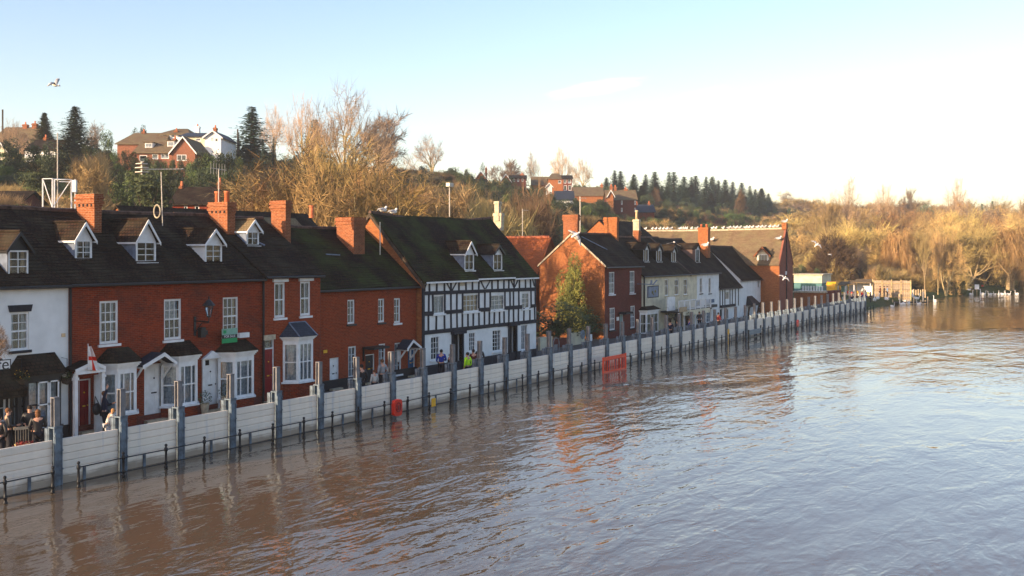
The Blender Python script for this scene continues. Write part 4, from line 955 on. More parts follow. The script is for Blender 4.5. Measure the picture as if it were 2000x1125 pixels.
bd.box(-L2 / 2, L2 / 2, -.045, .045, .006, bh_ - .008); bd.box(-L2 / 2, L2 / 2, -.052, -.045, .05, .09); bd.box(-L2 / 2, L2 / 2, -.052, -.045, bh_ - .10, bh_ - .06)
def board_mat():
    m = M['board']; N, L = m.node_tree.nodes, m.node_tree.links; B = N['Principled BSDF']; src = B.inputs['Base Color'].links[0].from_socket
    ge = N.new('ShaderNodeNewGeometry'); sx = N.new('ShaderNodeSeparateXYZ'); L.new(ge.outputs['Position'], sx.inputs[0])
    n = N.new('ShaderNodeTexNoise'); n.inputs['Scale'].default_value = 1.3; n.inputs['Detail'].default_value = 6; L.new(ge.outputs['Position'], n.inputs[0])
    ad = N.new('ShaderNodeMath'); ad.operation = 'MULTIPLY_ADD'; ad.inputs[1].default_value = -.45; L.new(n.outputs['Fac'], ad.inputs[0]); L.new(sx.outputs['Z'], ad.inputs[2])
    mr = N.new('ShaderNodeMapRange'); mr.inputs[1].default_value = -.08; mr.inputs[2].default_value = .10; mr.inputs[3].default_value = .75; mr.inputs[4].default_value = 0; L.new(ad.outputs[0], mr.inputs[0])
    mx = N.new('ShaderNodeMix'); mx.data_type = 'RGBA'; L.new(mr.outputs[0], mx.inputs[0]); L.new(src, mx.inputs[6]); mx.inputs[7].default_value = (.25, .18, .12, 1)
    mp = N.new('ShaderNodeMapping'); mp.inputs['Scale'].default_value = (4.5, 1, .35); L.new(ge.outputs['Position'], mp.inputs[0]); n2 = N.new('ShaderNodeTexNoise'); n2.inputs['Scale'].default_value = 1; n2.inputs['Detail'].default_value = 4; L.new(mp.outputs[0], n2.inputs[0])
    m2 = N.new('ShaderNodeMapRange'); m2.inputs[1].default_value = .6; m2.inputs[2].default_value = .75; m2.inputs[4].default_value = .55; L.new(n2.outputs['Fac'], m2.inputs[0])
    my = N.new('ShaderNodeMix'); my.data_type = 'RGBA'; L.new(m2.outputs[0], my.inputs[0]); L.new(mx.outputs[2], my.inputs[6]); my.inputs[7].default_value = (.42, .45, .52, 1); L.new(my.outputs[2], B.inputs['Base Color'])
board_mat(); board_m = bd.mesh('board', M['board'])
cl = MB(); cl.box(-.05, .05, -.09, -.05, -.2, .42); clip_m = cl.mesh('seal_strip', M['steel_blue'])
for i in range(-1, NP):
    X = BX0 + BS * i
    if i >= 0:
        p = empty('barrier_post', (X, BY, 0), 0, 'grey steel flood barrier post, %s from the left, before the %s' % (ordinal(i + 1), before(X)), 'barrier post', 'steel posts of the flood barrier')
        p.rotation_euler = (random.uniform(-.006, .006), random.uniform(-.008, .008), 0)
        inst('casing', casing_m, p); inst('upright', upright_m, p, (0, 0, random.uniform(-.03, .03))); inst('back_brace', brace_m, p)
    if i < NP - 1:
        q = empty('flood_barrier_bay', (X + BS / 2, BY + .02, 0), 0, 'off-white boards of the flood barrier, %s bay from the left, before the %s' % (ordinal(i + 2), before(X + BS / 2)), 'flood barrier', 'board bays of the flood barrier')
        for k in range(-2, 6): inst('board', board_m, q, (0, random.uniform(-.006, .006), k * bh_), 0)
        inst('seal_strip', clip_m, q, (random.uniform(-.3, .3), 0, 0))
# ================= railing in front of the barrier
RY = 28.84
def rail_post_mesh():
    b = MB(); b.smooth = True
    b.lathe([(.055, -1.0), (.055, .0), (.07, .02), (.07, .06), (.045, .09), (.042, .14), (.06, .16), (.06, .22), (.04, .26), (.038, .58), (.06, .60), (.06, .70), (.035, .73), (.03, .75), (.05, .78), (.05, .82), (.02, .85)], 8); return b.mesh('railing_post', M['iron'])
rpm = rail_post_mesh()
def railing(label, xs, x0=None, x1=None):
    r = empty('railing', (xs[0], RY, 0), 0, label, 'railing', 'black iron railings in the flood water')
    for x in xs:
        o = inst('railing_post', rpm, r, (x - xs[0], random.uniform(-.02, .02), random.uniform(-.015, .015))); o.rotation_euler = (random.uniform(-.015, .015), random.uniform(-.02, .02), 0)
    a, c = (x0 if x0 is not None else xs[0]) - xs[0], xs[-1] - xs[0]
    for z in (.65, .19):
        q = MB(); n = max(2, len(xs)); q.smooth = True
        q.tube([(a + (c - a) * k / n, random.uniform(-.012, .012), z + random.uniform(-.008, .008)) for k in range(n + 1)], .021, 6); q.build('rail', M['iron'], r)
railing('short black iron railing at the left edge, ending at the first barrier post', [16.35, 17.9, 19.45], 13)
railing('long black iron railing standing in the flood water along the barrier', [20.35 + 1.70 * k for k in range(0, 38)])
railing('black iron railing at the far end, beyond the grey crossbar before the end house', [86.6 + 1.72 * k for k in range(0, 27)])
# ================= things on the railing
def onrail(px, dy=-.12): X, z = onY(px, RY + dy); return X, z
X, z = onrail(774); X = X
hb = empty('lifebuoy_box', (X, RY - .14, 0), 0, 'red lifebuoy housing hung on the railing in front of the brick cottage', 'lifebuoy')
hh_ = zat(780, z); lo = zat(812, z)
q = MB(); q.smooth = False
pts = []; w = .29
for k in range(28):
    a = 2 * pi * k / 28; ca, sa = cos(a), sin(a); e = .45
    pts.append((w * abs(ca) ** e * (1 if ca > 0 else -1), -.10, (hh_ + lo) / 2 + (hh_ - lo) / 2 * abs(sa) ** e * (1 if sa > 0 else -1)))
q.prism(pts[::-1], (0, .16, 0)); q.build('housing', M['red_plastic'], hb)
q = MB(); q.smooth = True; cz = (hh_ + lo) / 2 + .02
ring = [(.17 * cos(2 * pi * k / 20), -.11, cz + .2 * sin(2 * pi * k / 20)) for k in range(21)]; q.tube(ring, .025, 6, cap=False); q.build('ring', M['red_door'], hb)
q = MB(); q.box(-.06, .06, -.13, -.1, cz - .12, cz + .1); q.build('notice', M['red_door'], hb)
X, z = onrail(848.5); o = MB(); o.box(-.16, .16, -.02, .0, zat(794, z), zat(778, z)); tag(o.build('warning_plate', M['yellow'], None, (X, RY - .06, 0)), 'small yellow plate on the railing in front of the timber-framed house', 'sign')
X, z = onrail(1424); o = MB(); o.box(-.18, .18, -.02, .0, zat(653, z), zat(643, z)); o.box(-.03, .03, 0, .03, 0, zat(653, z)); tag(o.build('warning_plate', M['yellow'], None, (X, RY - .06, 0)), 'tiny orange plate on the railing before the low timber house', 'sign')
X, z = onrail(1559); rd = MB(); rd.lathe([(.02, -.05), (.35, -.05), (.38, .0), (.35, .05), (.02, .05)], 14); o = rd.build('lifebuoy_box', M['red_plastic'], None, (X, RY - .08, .55)); o.rotation_euler = (radians(90), 0, 0); tag(o, 'small round dark red lifebuoy housing near the far end of the railing', 'lifebuoy')
# orange-red plastic pedestrian barrier
X0_, z0_ = onrail(1178, -.35); X1_, z1_ = onrail(1222, -.35)
pb = empty('pedestrian_barrier', (X0_, RY - .35, 0), 0, 'orange-red plastic pedestrian barrier half sunk in the flood water', 'barrier')
W = X1_ - X0_
for nm, (za, zb_) in (('top_rail', (.74, .96)), ('bottom_rail', (.0, .08))):
    q = MB(); q.box(0, W, -.03, .03, za, zb_); q.build(nm, M['orange_plastic'], pb)
for k in range(13):
    q = MB(); x = W * (k + .5) / 13; q.box(x - .02, x + .02, -.02, .02, .05, .76); q.build('upright_bar', M['orange_plastic'], pb)
for s in (0, W):
    q = MB(); q.box(s - .05, s + .05, -.035, .035, -.1, .98); q.box(s - .12, s + .0, -.02, .02, .5, .62); q.build('end_post', M['orange_plastic'], pb)
X0_, z0_ = onrail(1462, -.3); X1_, _ = onrail(1486, -.3)
cb = empty('sunken_gate', (X0_, RY - .3, 0), 0, 'dark steel gate frame lying against the railing before the end house', 'gate')
q = MB(); q.box(0, X1_ - X0_, -.04, .04, .45, .85); q.build('gate_panel', M['steel_blue'], cb)
q = MB(); q.box(0, X1_ - X0_, -.06, .06, .15, .25); q.box(0, .08, -.05, .05, -.3, .9); q.box(X1_ - X0_ - .08, X1_ - X0_, -.05, .05, -.3, 1.1); q.build('gate_frame', M['iron'], cb)
# ================= garden beside the gable-end house
Fg = Fac(YG - .3)
gw = empty('garden_wall', (Fg.X(1055), YG - .3, 0), 0, 'low cream rendered garden wall under the dark tree', 'wall')
for l, r in ((1055, 1079), (1113, 1142)):
    q = MB(); q.box(Fg.X(l) - Fg.X(1055), Fg.X(r) - Fg.X(1055), 0, .2, 0, Fg.Z(l, 651 if l > 1100 else 660)); q.build('rendered_wall', M['render_cream'], gw)
q = MB(); q.box(Fg.X(1079) - Fg.X(1055), Fg.X(1113) - Fg.X(1055), .02, .18, 0, .9); q.build('brick_wall', M['brick_d'], gw, uv=True)
sg = MB(); X = Fac(35).X(1154); z = onY(1154, 35)[1]; sg.box(-.18, .18, -.02, .02, zat(666, z), zat(653, z)); sg.box(-.03, .03, .02, .06, ST, zat(653, z)); tag(sg.build('notice', M['white_paint'], None, (X, 35, 0)), 'white notice board by the garden wall near the gable-end house', 'sign')
gh = MB(); X = Fac(33.5).X(1086); gh.tube([(-.35, 0, ST), (-.35, 0, 1.5), (-.15, 0, 1.75), (.3, 0, 1.68), (.42, 0, 1.4), (.42, 0, ST)], .035, 6); gh.box(-.3, .2, -.02, .02, .9, 1.3); tag(gh.build('bicycle_stand', M['steel_pale'], None, (X, 33.5, 0)), 'white hooped metal stand behind the barrier beside the garden wall', 'stand')
ss = MB(); X, z = onY(1138, 33.2); ss.lathe([(.02, -.03), (.3, -.03), (.33, 0), (.3, .03), (.02, .03)], 14); o = ss.build('round_sign', M['steel_blue'], None, (X, 33.2, 1.75)); o.rotation_euler = (radians(90), 0, 0); tag(o, 'round grey sign back behind the barrier at the garden', 'sign')
# ================= wall lamp, estate sign, flag, cafe sign, pub sign, baskets, pots
def lantern(X, Y, zt, zb_, wallY, zbr, label, xoff):
    r = empty('wall_lamp', (X, wallY, zbr), 0, label, 'lamp'); y = Y - wallY
    h = zt - zb_
    q = MB(); q.lathe([(.03, h), (.03, h * .86), (.10, h * .80), (.27, h * .56), (.27, h * .52), (.2, h * .52)], 8, (0, y, zb_ - zbr)); q.build('lamp_cap', M['black_paint'], r)
    q = MB(); q.lathe([(.09, 0), (.2, h * .52)], 6, (0, y, zb_ - zbr)); q.build('lamp_glass', M['glass'], r)
    q = MB()
    for k in range(6):
        a = 2 * pi * k / 6; q.tube([(.09 * cos(a), y + .09 * sin(a), zb_ - zbr), (.2 * cos(a), y + .2 * sin(a), zb_ - zbr + h * .52)], .012, 3)
    q.lathe([(.1, -.06), (.1, 0)], 8, (0, y, zb_ - zbr)); q.build('lamp_cage', M['black_paint'], r)
    q = MB(); q.tube([(0, y, zb_ - zbr - .05), (0, y, -.05), (xoff, 0, -.05)], .028, 5); q.tube([(xoff, 0, -.6), (xoff * .5, y * .5, -.12), (0, y, -.1)], .02, 5); q.box(xoff - .06, xoff + .06, -.03, 0, -.7, .15); q.build('bracket', M['black_paint'], r); return r
Fl = Fac(YF - .85); X = Fl.X(408)
lantern(X, YF - .85, Fl.Z(408, 579), Fl.Z(408, 617), YF, Fl.Z(408, 626), 'black iron lantern on a long wall bracket between two terrace windows', -.05)
q = MB(); Fw = Fac(YF - .1); q.box(-.13, .13, -.12, .1, 0, .45); q.box(.13, .3, -.06, .02, .1, .3); tag(q.build('alarm_box', M['black_paint'], None, (Fw.X(394), YF - .1, Fw.Z(394, 659))), 'small black box on the wall below the black iron lantern', 'box')
def text(parent, s, size, loc, mat, rot=(pi / 2, 0, 0), name='lettering', ax='CENTER'):
    c = bpy.data.curves.new(name, 'FONT'); c.body = s; c.size = size; c.align_x = ax; c.align_y = 'CENTER'; c.extrude = .003
    t = bpy.data.objects.new(name, c); COL.objects.link(t)
    me = bpy.data.meshes.new_from_object(t.evaluated_get(bpy.context.evaluated_depsgraph_get())); bpy.data.objects.remove(t); bpy.data.curves.remove(c)
    me.materials.clear(); me.materials.append(M[mat]); o = inst(name, me, parent, loc); o.rotation_euler = rot; return o
Fs = Fac(YF - .5); xa, xb = Fs.X(433.5), Fs.X(463); m_ = 448; zt, zm1, zm2, zb_ = (Fs.Z(m_, v) for v in (641.5, 653.5, 660.5, 669.5))
es = empty('estate_agent_sign', (xa, YF - .5, 0), 0, 'green, black and pale estate agent FOR SALE board under the right-hand terrace window', 'sign')
for nm, a, c, mt in (('top_panel', zm1, zt, 'pale_green'), ('middle_panel', zm2, zm1 - .003, 'black_paint'), ('bottom_panel', zb_, zm2 - .003, 'green_sign')):
    q = MB(); q.box(0, xb - xa, -.015, .015, a, c); q.build(nm, M[mt], es)
q = MB(); q.box(.07, .24, -.024, -.016, zm1 + .07, zt - .07); q.build('emblem', M['green_sign'], es)
text(es, 'FOR SALE', .155, ((xb - xa) / 2, -.02, (zm1 + zm2) / 2), 'white_paint')
q = MB(); q.tube([(xb - xa - .05, .02, zt), (xb - xa - .05, .5, zt - .1)], .025, 4); q.build('sign_arm', M['white_paint'], es)
q = MB(); a, c, z0, z1 = T1.rect(463.5, 482.5, 649.5, 659); q.box(a, c, -.16, .02, z0, z1); q.build('window_shelf', M['white_paint'], T1.root)
# St George flag
Ff = Fac(YF - .9); fx, fz = Ff.X(172), Ff.Z(172, 722); fl = empty('flag', (fx, YF - .9, fz), 0, 'small white flag with a red cross flying above the red door porch', 'flag')
zt = Ff.Z(172, 674) - fz
q = MB(); q.tube([(0, 0, 0), (.0, 0, zt + .05)], .015, 5); q.build('flag_pole', M['white_paint'], fl)
q = MB(); n = 12; mcloth = []
def fp(u, v):                                        # hanging cloth, folds towards the pole
    return (.02 + u * (.10 + .42 * (1 - v)) , .05 * sin(u * 9 + v * 3), zt * (1 - .06) - (1 - v) * zt * .95 + (1 - u) * 0 - u * .10 * (1 - v))
for i in range(n):
    for j in range(n):
        u0, u1, v0, v1 = i / n, (i + 1) / n, j / n, (j + 1) / n; cross = abs((u0 + u1) / 2 - .45) < .13 or abs((v0 + v1) / 2 - .5) < .10
        q.cur = 1 if cross else 0; q.quad(fp(u0, v0), fp(u1, v0), fp(u1, v1), fp(u0, v1))
q.build('cloth', [M['white_paint'], M['red_plastic']], fl)
# cafe sign at the left edge
Fc = Fac(YF - .9); xa, xb = Fc.X(-60), Fc.X(20.5); zt, zb_ = Fc.Z(10, 702), Fc.Z(10, 722)
cs = empty('cafe_sign', (xa, YF - .9, 0), 0, 'white cafe sign with black script letters, cut by the left edge', 'sign')
q = MB(); q.box(0, xb - xa, -.02, .02, zb_, zt); q.build('sign_board', M['white_paint'], cs)
q = MB()
for a, c, e, f_ in ((0, xb - xa, zt - .03, zt), (0, xb - xa, zb_, zb_ + .03), (xb - xa - .03, xb - xa, zb_, zt)): q.box(a, c, -.03, -.02, e, f_)
q.tube([(xb - xa - .3, 0, zt), (xb - xa - .3, .9, zt + .1)], .02, 4); q.build('sign_frame', M['black_paint'], cs)
text(cs, 'Cafe', .62, (xb - xa - .06, -.025, (zt + zb_) / 2), 'black_paint', ax='RIGHT')
# pub sign
Fp = Fac(YG - 1.5); xa, xb = Fp.X(1264.5), Fp.X(1285.5); zt, zb_ = Fp.Z(1275, 558.5), Fp.Z(1275, 581)
ps = empty('pub_sign', (xa, YG - 1.5, 0), 0, 'large square grey hanging pub sign on an ornate bracket', 'sign')
q = MB(); q.box(0, xb - xa, -.04, .04, zb_, zt); q.build('sign_board', M['lead'], ps)
q = MB(); w = xb - xa
for a, c, e, f_ in ((0, w, zt - .05, zt + .02), (0, w, zb_ - .02, zb_ + .05), (0, .06, zb_, zt), (w - .06, w, zb_, zt)): q.box(a, c, -.06, -.04, e, f_)
q.build('sign_frame', M['timber'], ps)
q = MB(); zc = (zt + zb_) / 2; q.ball((w * .42, -.05, zc - .05), .17, 8, 5, 1, .15, .8); q.ball((w * .68, -.05, zc + .03), .15, 8, 5, 1, .15, .9); q.ball((w * .5, -.05, zc - .22), .1, 6, 4, 1.2, .15, .8); q.build('emblem', M['leaf_olive'], ps)
q = MB(); q.tube([(w * .5, 1.5, zt + .15), (w * .5, 0, zt + .15)], .03, 5); q.tube([(-.1, 0, zt + .12), (w + .3, 0, zt + .12)], .025, 4); q.box(w * .3, w * .42, -.04, .04, zt + .14, zt + .5); q.tube([(w * .5, 0, zt + .1), (w * .9, 0, zt + .5)], .05, 4); q.build('sign_bracket', M['lead'], ps)
Fp = Fac(YG - 1.2); xa, xb = Fp.X(1357.8), Fp.X(1368.5); zt, zb_ = Fp.Z(1363, 587), Fp.Z(1363, 598)
p2 = empty('hanging_sign', (xa, YG - 1.2, 0), 0, 'smaller grey hanging sign between the cream pub and the white tall house', 'sign')
q = MB(); q.box(0, xb - xa, -.04, .04, zb_, zt); q.build('sign_board', M['lead'], p2); q = MB(); q.ball(((xb - xa) / 2, -.05, (zt + zb_) / 2), .2, 8, 5, 1, .15, .7); q.build('emblem', M['leaf_olive'], p2); q = MB(); q.tube([(0, 1.2, zt + .05), (.3, 0, zt + .05)], .03, 4); q.build('sign_bracket', M['iron'], p2)
# leaf tufts for plants
def tuft(b, c, r, n, size, sz=1.0, rnd=random):
    for _ in range(n):
        d = Vector((rnd.gauss(0, 1), rnd.gauss(0, 1), rnd.gauss(0, 1))).normalized() * r * rnd.uniform(.35, 1) ** .5; d.z *= sz
        p = Vector(c) + d; u = Vector((rnd.gauss(0, 1), rnd.gauss(0, 1), rnd.gauss(0, 1))).normalized() * size; w = u.orthogonal().normalized() * size * .45
        b.add([p - u * .5, p + w * .5, p + u * .5, p - w * .5], [(0, 1, 2, 3)])
def basket(px, py, Y, label, flowers=None, r=.3):
    X, z = onY(px, Y); Z = zat(py, z); o = empty('hanging_basket', (X, Y, Z), 0, label, 'hanging basket', 'hanging baskets on the facades')
    q = MB(); tuft(q, (0, 0, 0), r, 160, .11, .8); q.build('foliage', M['leaf_dark'], o)
    q = MB(); q.lathe([(.02, -r), (r * .6, -r * .8), (r * .8, -.05)], 8); q.build('basket', M['bark_dark'], o)
    if flowers: q = MB(); tuft(q, (0, 0, .06), r * .95, 30, .06); q.build('flowers', M[flowers], o)
    q = MB(); q.tube([(0, 0, 0), (0, 0, r + .4), (0, .35, r + .42)], .012, 3); q.build('hook', M['iron'], o)
basket(42, 738, YF - .5, 'hanging basket with yellow flowers left of the white cafe house bay window', 'yellow')
basket(131, 736, YF - .4, 'dark hanging basket at the corner between the cafe house and the terrace')
basket(1306, 619, YG - 2.2, 'dark hanging basket before the left part of the pub terrace', None, .42)
basket(1321, 618, YG - 2.2, 'green hanging basket before the middle of the pub terrace', None, .42)
basket(1346, 616, YG - 2.2, 'dark hanging basket before the right part of the pub terrace', None, .45)
def pot(px, Y, zb_, h, label):
    X, z = onY(px, Y); o = empty('potted_plant', (X, Y, zb_), 0, label, 'potted plant')
    q = MB(); q.lathe([(.13, 0), (.2, h * .5), (.22, h * .5), (.2, h * .48)], 10); q.build('pot', M['stone'], o)
    q = MB(); tuft(q, (0, 0, h * .72), h * .33, 150, .1); q.build('foliage', M['leaf_dark'], o)
pot(400, YF - .7, .35, 1.0, 'potted plant left of the third white terrace door step'); pot(440, YF - .75, .5, 1.05, 'potted plant in a pale pot right of the white door with a small light')
# cafe furniture and planter
X, z = onY(46, 33.6); ch = empty('spindle_chair', (X, 33.6, ST), radians(-20), 'pale spindle-back cafe chair behind the barrier at the far left', 'chair')
q = MB(); q.box(-.25, .25, -.25, .25, .42, .47); q.build('seat', M['bark'], ch)
q = MB(); q.box(-.27, .27, .22, .27, .95, 1.05); q.build('top_rail', M['stone'], ch)
for k in range(6): q = MB(); x = -.21 + .084 * k; q.tube([(x, .23, .47), (x, .24, .96)], .014, 4); q.build('spindle', M['stone'], ch)
for a, c in ((-.21, -.21), (.21, -.21), (-.21, .21), (.21, .21)): q = MB(); q.tube([(a, c, 0), (a * .9, c * .9, .43)], .025, 5); q.build('leg', M['bark'], ch)
X, z = onY(50, 32.2); o = empty('flower_planter', (X, 32.2, ST), 0, 'planter of dark red flowers behind the barrier at the far left', 'planter'); q = MB(); q.box(-.45, .45, -.2, .2, 0, .45); q.build('trough', M['timber'], o); q = MB(); tuft(q, (0, 0, .62), .42, 260, .12, .6); q.build('flowers', plain('dark_red_flowers', (.25, .03, .02), .7, .3, 6), o)
# ================= people
def skin_mesh(verts, edges, radii, mat, sub=1):
    me = bpy.data.meshes.new('skin'); me.from_pydata(verts, edges, []); o = bpy.data.objects.new('skin', me); COL.objects.link(o)
    o.modifiers.new('s', 'SKIN'); sl = me.skin_vertices[0].data
    for i, r in enumerate(radii): sl[i].radius = (r[0], r[1]) if isinstance(r, tuple) else (r, r)
    sl[0].use_root = True
    sm_ = o.modifiers.new('ss', 'SUBSURF'); sm_.levels = sub; sm_.render_levels = sub
    dg = bpy.context.evaluated_depsgraph_get(); r = bpy.data.meshes.new_from_object(o.evaluated_get(dg)); bpy.data.objects.remove(o); bpy.data.meshes.remove(me)
    r.materials.clear(); r.materials.append(M[mat] if isinstance(mat, str) else mat)
    for p in r.polygons: p.use_smooth = True
    return r
PO = {  # elbow and hand of each arm, (x, y, z), facing -y; legs knee, ankle
 'stand': dict(l=((-.27, .02, 1.12), (-.26, -.08, .86)), r=((.27, .02, 1.12), (.26, -.08, .86))),
 'talk': dict(l=((-.27, .0, 1.12), (-.14, -.26, 1.12)), r=((.27, .02, 1.12), (.2, -.22, 1.0))),
 'armup': dict(l=((-.25, -.02, 1.58), (-.22, -.1, 1.86)), r=((.24, -.12, 1.16), (.05, -.3, 1.25))),
 'pocket': dict(l=((-.3, .08, 1.13), (-.2, -.06, .92)), r=((.3, .08, 1.13), (.2, -.06, .92))),
 'bend': dict(l=((-.25, -.4, 1.0), (-.2, -.5, .75)), r=((.25, -.4, 1.0), (.2, -.55, .8)), lean=.45),
}
_pm = {}
def body_sets(pose, coat):
    k = (pose, coat)
    if k in _pm: return _pm[k]
    P = PO[pose]; ln = P.get('lean', 0)
    def L(p): x, y, z = p; t = max(0, z - .95); return (x, y - sin(ln) * t, .95 + t * cos(ln) if z > .95 else z)
    J = dict(pel=(0, 0, .95), wai=(0, .0, 1.12), che=(0, .01, 1.34), nek=(0, .0, 1.49), hb=(0, -.01, 1.56), ht=(0, -.015, 1.66))
    J = {a: L(b) for a, b in J.items()}
    sh = {-1: L((-.185, .01, 1.42)), 1: L((.185, .01, 1.42))}
    hip = {-1: (-.09, 0, .9), 1: (.09, 0, .9)}; kn = {-1: (-.1, -.02, .5), 1: (.11, -.03, .5)}; an = {-1: (-.1, .02, .09), 1: (.12, .03, .09)}; toe = {-1: (-.11, -.14, .04), 1: (.13, -.13, .04)}
    # one continuous body
    V = [J['pel'], J['wai'], J['che'], J['nek'], J['hb'], J['ht']]; E = [(0, 1), (1, 2), (2, 3), (3, 4), (4, 5)]; R = [(.15, .11), (.13, .1), (.16, .11), .055, (.075, .09), (.07, .085)]
    for s, key in ((-1, 'l'), (1, 'r')):
        b = len(V); el, ha = P[key]; V += [sh[s], el, ha]; E += [(2, b), (b, b + 1), (b + 1, b + 2)]; R += [.06, .042, .028]
        b = len(V); V += [hip[s], kn[s], an[s], toe[s]]; E += [(0, b), (b, b + 1), (b + 1, b + 2), (b + 2, b + 3)]; R += [.09, .058, .04, .035]
    body = skin_mesh(V, E, R, 'skin')
    # hands, nose and ears joined to the same body mesh
    x = MB()
    for key in ('l', 'r'):
        el, ha = (Vector(q_) for q_ in P[key]); d = (ha - el).normalized(); u = d.orthogonal().normalized(); w = d.cross(u)
        x.tube([ha, ha + d * .09], [.032, .036], 6, xs=.6)
        for f in range(4):
            o_ = w * (-.03 + .02 * f); ln_ = (.065, .08, .075, .055)[f]; x.tube([ha + d * .08 + o_, ha + d * (.08 + ln_ * .6) + o_ + u * .008, ha + d * (.08 + ln_) + o_ + u * .025], [.009, .008, .006], 4)
        x.tube([ha + d * .03 - w * .03, ha + d * .07 - w * .055, ha + d * .1 - w * .05], [.01, .009, .007], 4)
    hc = Vector(J['hb']).lerp(Vector(J['ht']), .5); x.ball(hc + Vector((0, -.1, -.01)), .018, 5, 4, .8, 1, 1.3)
    for s in (-1, 1): x.ball(hc + Vector((s * .082, .01, -.01)), .022, 5, 4, .4, .8, 1.2)
    x.cur = 1
    for s in (-1, 1): x.ball(hc + Vector((s * .032, -.088, .015)), .011, 5, 3)
    em = x.mesh('extra', [M['skin'], M['black_paint']])
    import bmesh
    bm = bmesh.new(); bm.from_mesh(body); bm.from_mesh(em); body.materials.append(M['black_paint']); bm.to_mesh(body); bm.free()
    tb = -.0 if coat != 'long' else .28
    V = [L((0, 0, .95 - tb)), J['wai'], J['che'], L((0, 0, 1.455))]; E = [(0, 1), (1, 2), (2, 3)]; R = [(.185, .135), (.155, .125), (.185, .135), (.085, .08)]
    for s, key in ((-1, 'l'), (1, 'r')):
        b = len(V); el, ha = P[key]; ha2 = tuple(Vector(el).lerp(Vector(ha), .93)); V += [sh[s], el, ha2]; E += [(2, b), (b, b + 1), (b + 1, b + 2)]; R += [.078, .058, .045]
    jac = [V, E, R]
    V = [(0, 0, .98)]; E = []; R = [(.165, .125)]
    for s in (-1, 1):
        b = len(V); V += [hip[s], kn[s], (an[s][0], an[s][1], .1)]; E += [(0, b), (b, b + 1), (b + 1, b + 2)]; R += [.105, .078, .065]
    _pm[k] = (body, jac, [V, E, R], hc); return _pm[k]
def person(label, px, py, rz, pose='stand', top='black_paint', legs='dark_trousers', hair='dark_hair', coat='short', Y=None, scale=1.0, long_hair=False, hat=None, group=None):
    body, jac, tro, hc = body_sets(pose, coat)
    zh = ST + 1.62 * scale; dx, dy = ray(px)
    if Y is None: z = (CAM_H - zh) * 2000 / (py - 491); Y = dy * z; Y = max(30.7, Y)
    X = onY(px, Y)[0]
    r = empty('person', (X, Y, ST), rz, label, 'person', group); r.scale = (scale,) * 3
    inst('body', body, r)
    jm = cached(('jac', pose, coat, top), lambda: skin_mesh(*jac, top)); inst('jacket', jm, r)
    tm_ = cached(('tro', pose, legs), lambda: skin_mesh(*tro, legs)); inst('trousers', tm_, r)
    def hm():
        b = MB(); b.smooth = True; b.ball(hc + Vector((0, .02, .035)), .1, 10, 6, .92, 1.02, 1)
        if long_hair: b.ball(hc + Vector((0, .06, -.06)), .09, 8, 6, 1, .7, 1.4)
        return b.mesh('hair', M[hair])
    inst('hair', cached(('hair', pose, hair, long_hair), hm), r)
    sh_ = cached(('shoe',), lambda: MB().ball((-.1, -.05, .05), .1, 8, 5, .5, 1.35, .5).ball((.12, -.04, .05), .1, 8, 5, .5, 1.35, .5).mesh('shoes', M['black_paint'])); inst('shoes', sh_, r)
    return r
for nm, c in (('navy_coat', (.008, .012, .035)), ('grey_jumper', (.30, .30, .31)), ('white_top', (.6, .57, .52)), ('hi_vis', (.55, .95, .02)), ('royal_blue', (.01, .03, .28)), ('maroon_coat', (.09, .015, .012)), ('dark_trousers', (.015, .015, .022)), ('dark_hair', (.02, .013, .01)), ('brown_hair', (.14, .06, .025)), ('fair_hair', (.38, .2, .08)), ('grey_hair', (.3, .28, .26)), ('red_coat', (.25, .02, .02)), ('pale_jeans', (.5, .5, .52)), ('light_blue', (.25, .35, .5))): M[nm] = plain(nm, c, .85, .12, 5)
R = radians
person('person in a black coat holding a white cup beside the cafe door', 16, 803, R(70), 'talk', 'black_paint', hair='brown_hair')
person('person in a dark jacket with hand on hip before the cafe bay window', 58, 798, R(-40), 'talk', 'black_paint', hair='dark_hair')
person('person in a long black coat with back half turned before the cafe bay', 74, 806, R(150), 'talk', 'black_paint', hair='brown_hair', coat='long', long_hair=True)
person('person at the left edge in dark clothes facing away', -2, 815, R(120), 'pocket', 'black_paint')
person('person in a navy coat reaching up with one arm beside the red door', 204, 764, R(50), 'armup', 'navy_coat', coat='long', hair='brown_hair', Y=34.7, scale=1.03)
person('child with fair hair in white trousers bending down behind the barrier', 209, 818, R(70), 'bend', 'white_top', legs='pale_jeans', hair='fair_hair', scale=.8, long_hair=True, Y=33.2)
o = MB(); o.smooth = True; o.ball((0, 0, 0), .24, 10, 7, .8, .55, 1.0); o.tube([(-.1, 0, .18), (0, .1, .5), (.1, 0, .18)], .02, 4); X, z = onY(189, 35.0); tag(o.build('shoulder_bag', M['black_paint'], None, (X, 35.0, zat(799, z))), 'large black shoulder bag hanging behind the person in the navy coat', 'bag')
o = MB(); o.smooth = True; o.ball((0, 0, 0), .25, 10, 7, 1, .7, 1); o.tube([(-.1, 0, .2), (0, 0, .36), (.1, 0, .2)], .02, 4); X, z = onY(219, 33.2); tag(o.build('blue_bag', M['royal_blue'], None, (X, 33.2, zat(833, z))), 'round bright blue bag beside the bending child', 'bag')
person('person in a black coat half hidden by a barrier post before the cottage', 706, 716, R(160), 'pocket', 'black_paint', coat='long')
person('child with brown hair in a white top before the black cottage door', 731, 731, R(170), 'stand', 'white_top', hair='brown_hair', scale=.82, Y=32.4)
person('person in a light grey jumper seen from behind before the brick cottage', 746.5, 706, R(165), 'pocket', 'grey_jumper', hair='brown_hair')
person('person in a royal blue jacket before the timber-framed house', 862, 705, R(130), 'talk', 'royal_blue', hair='dark_hair', Y=33.8)
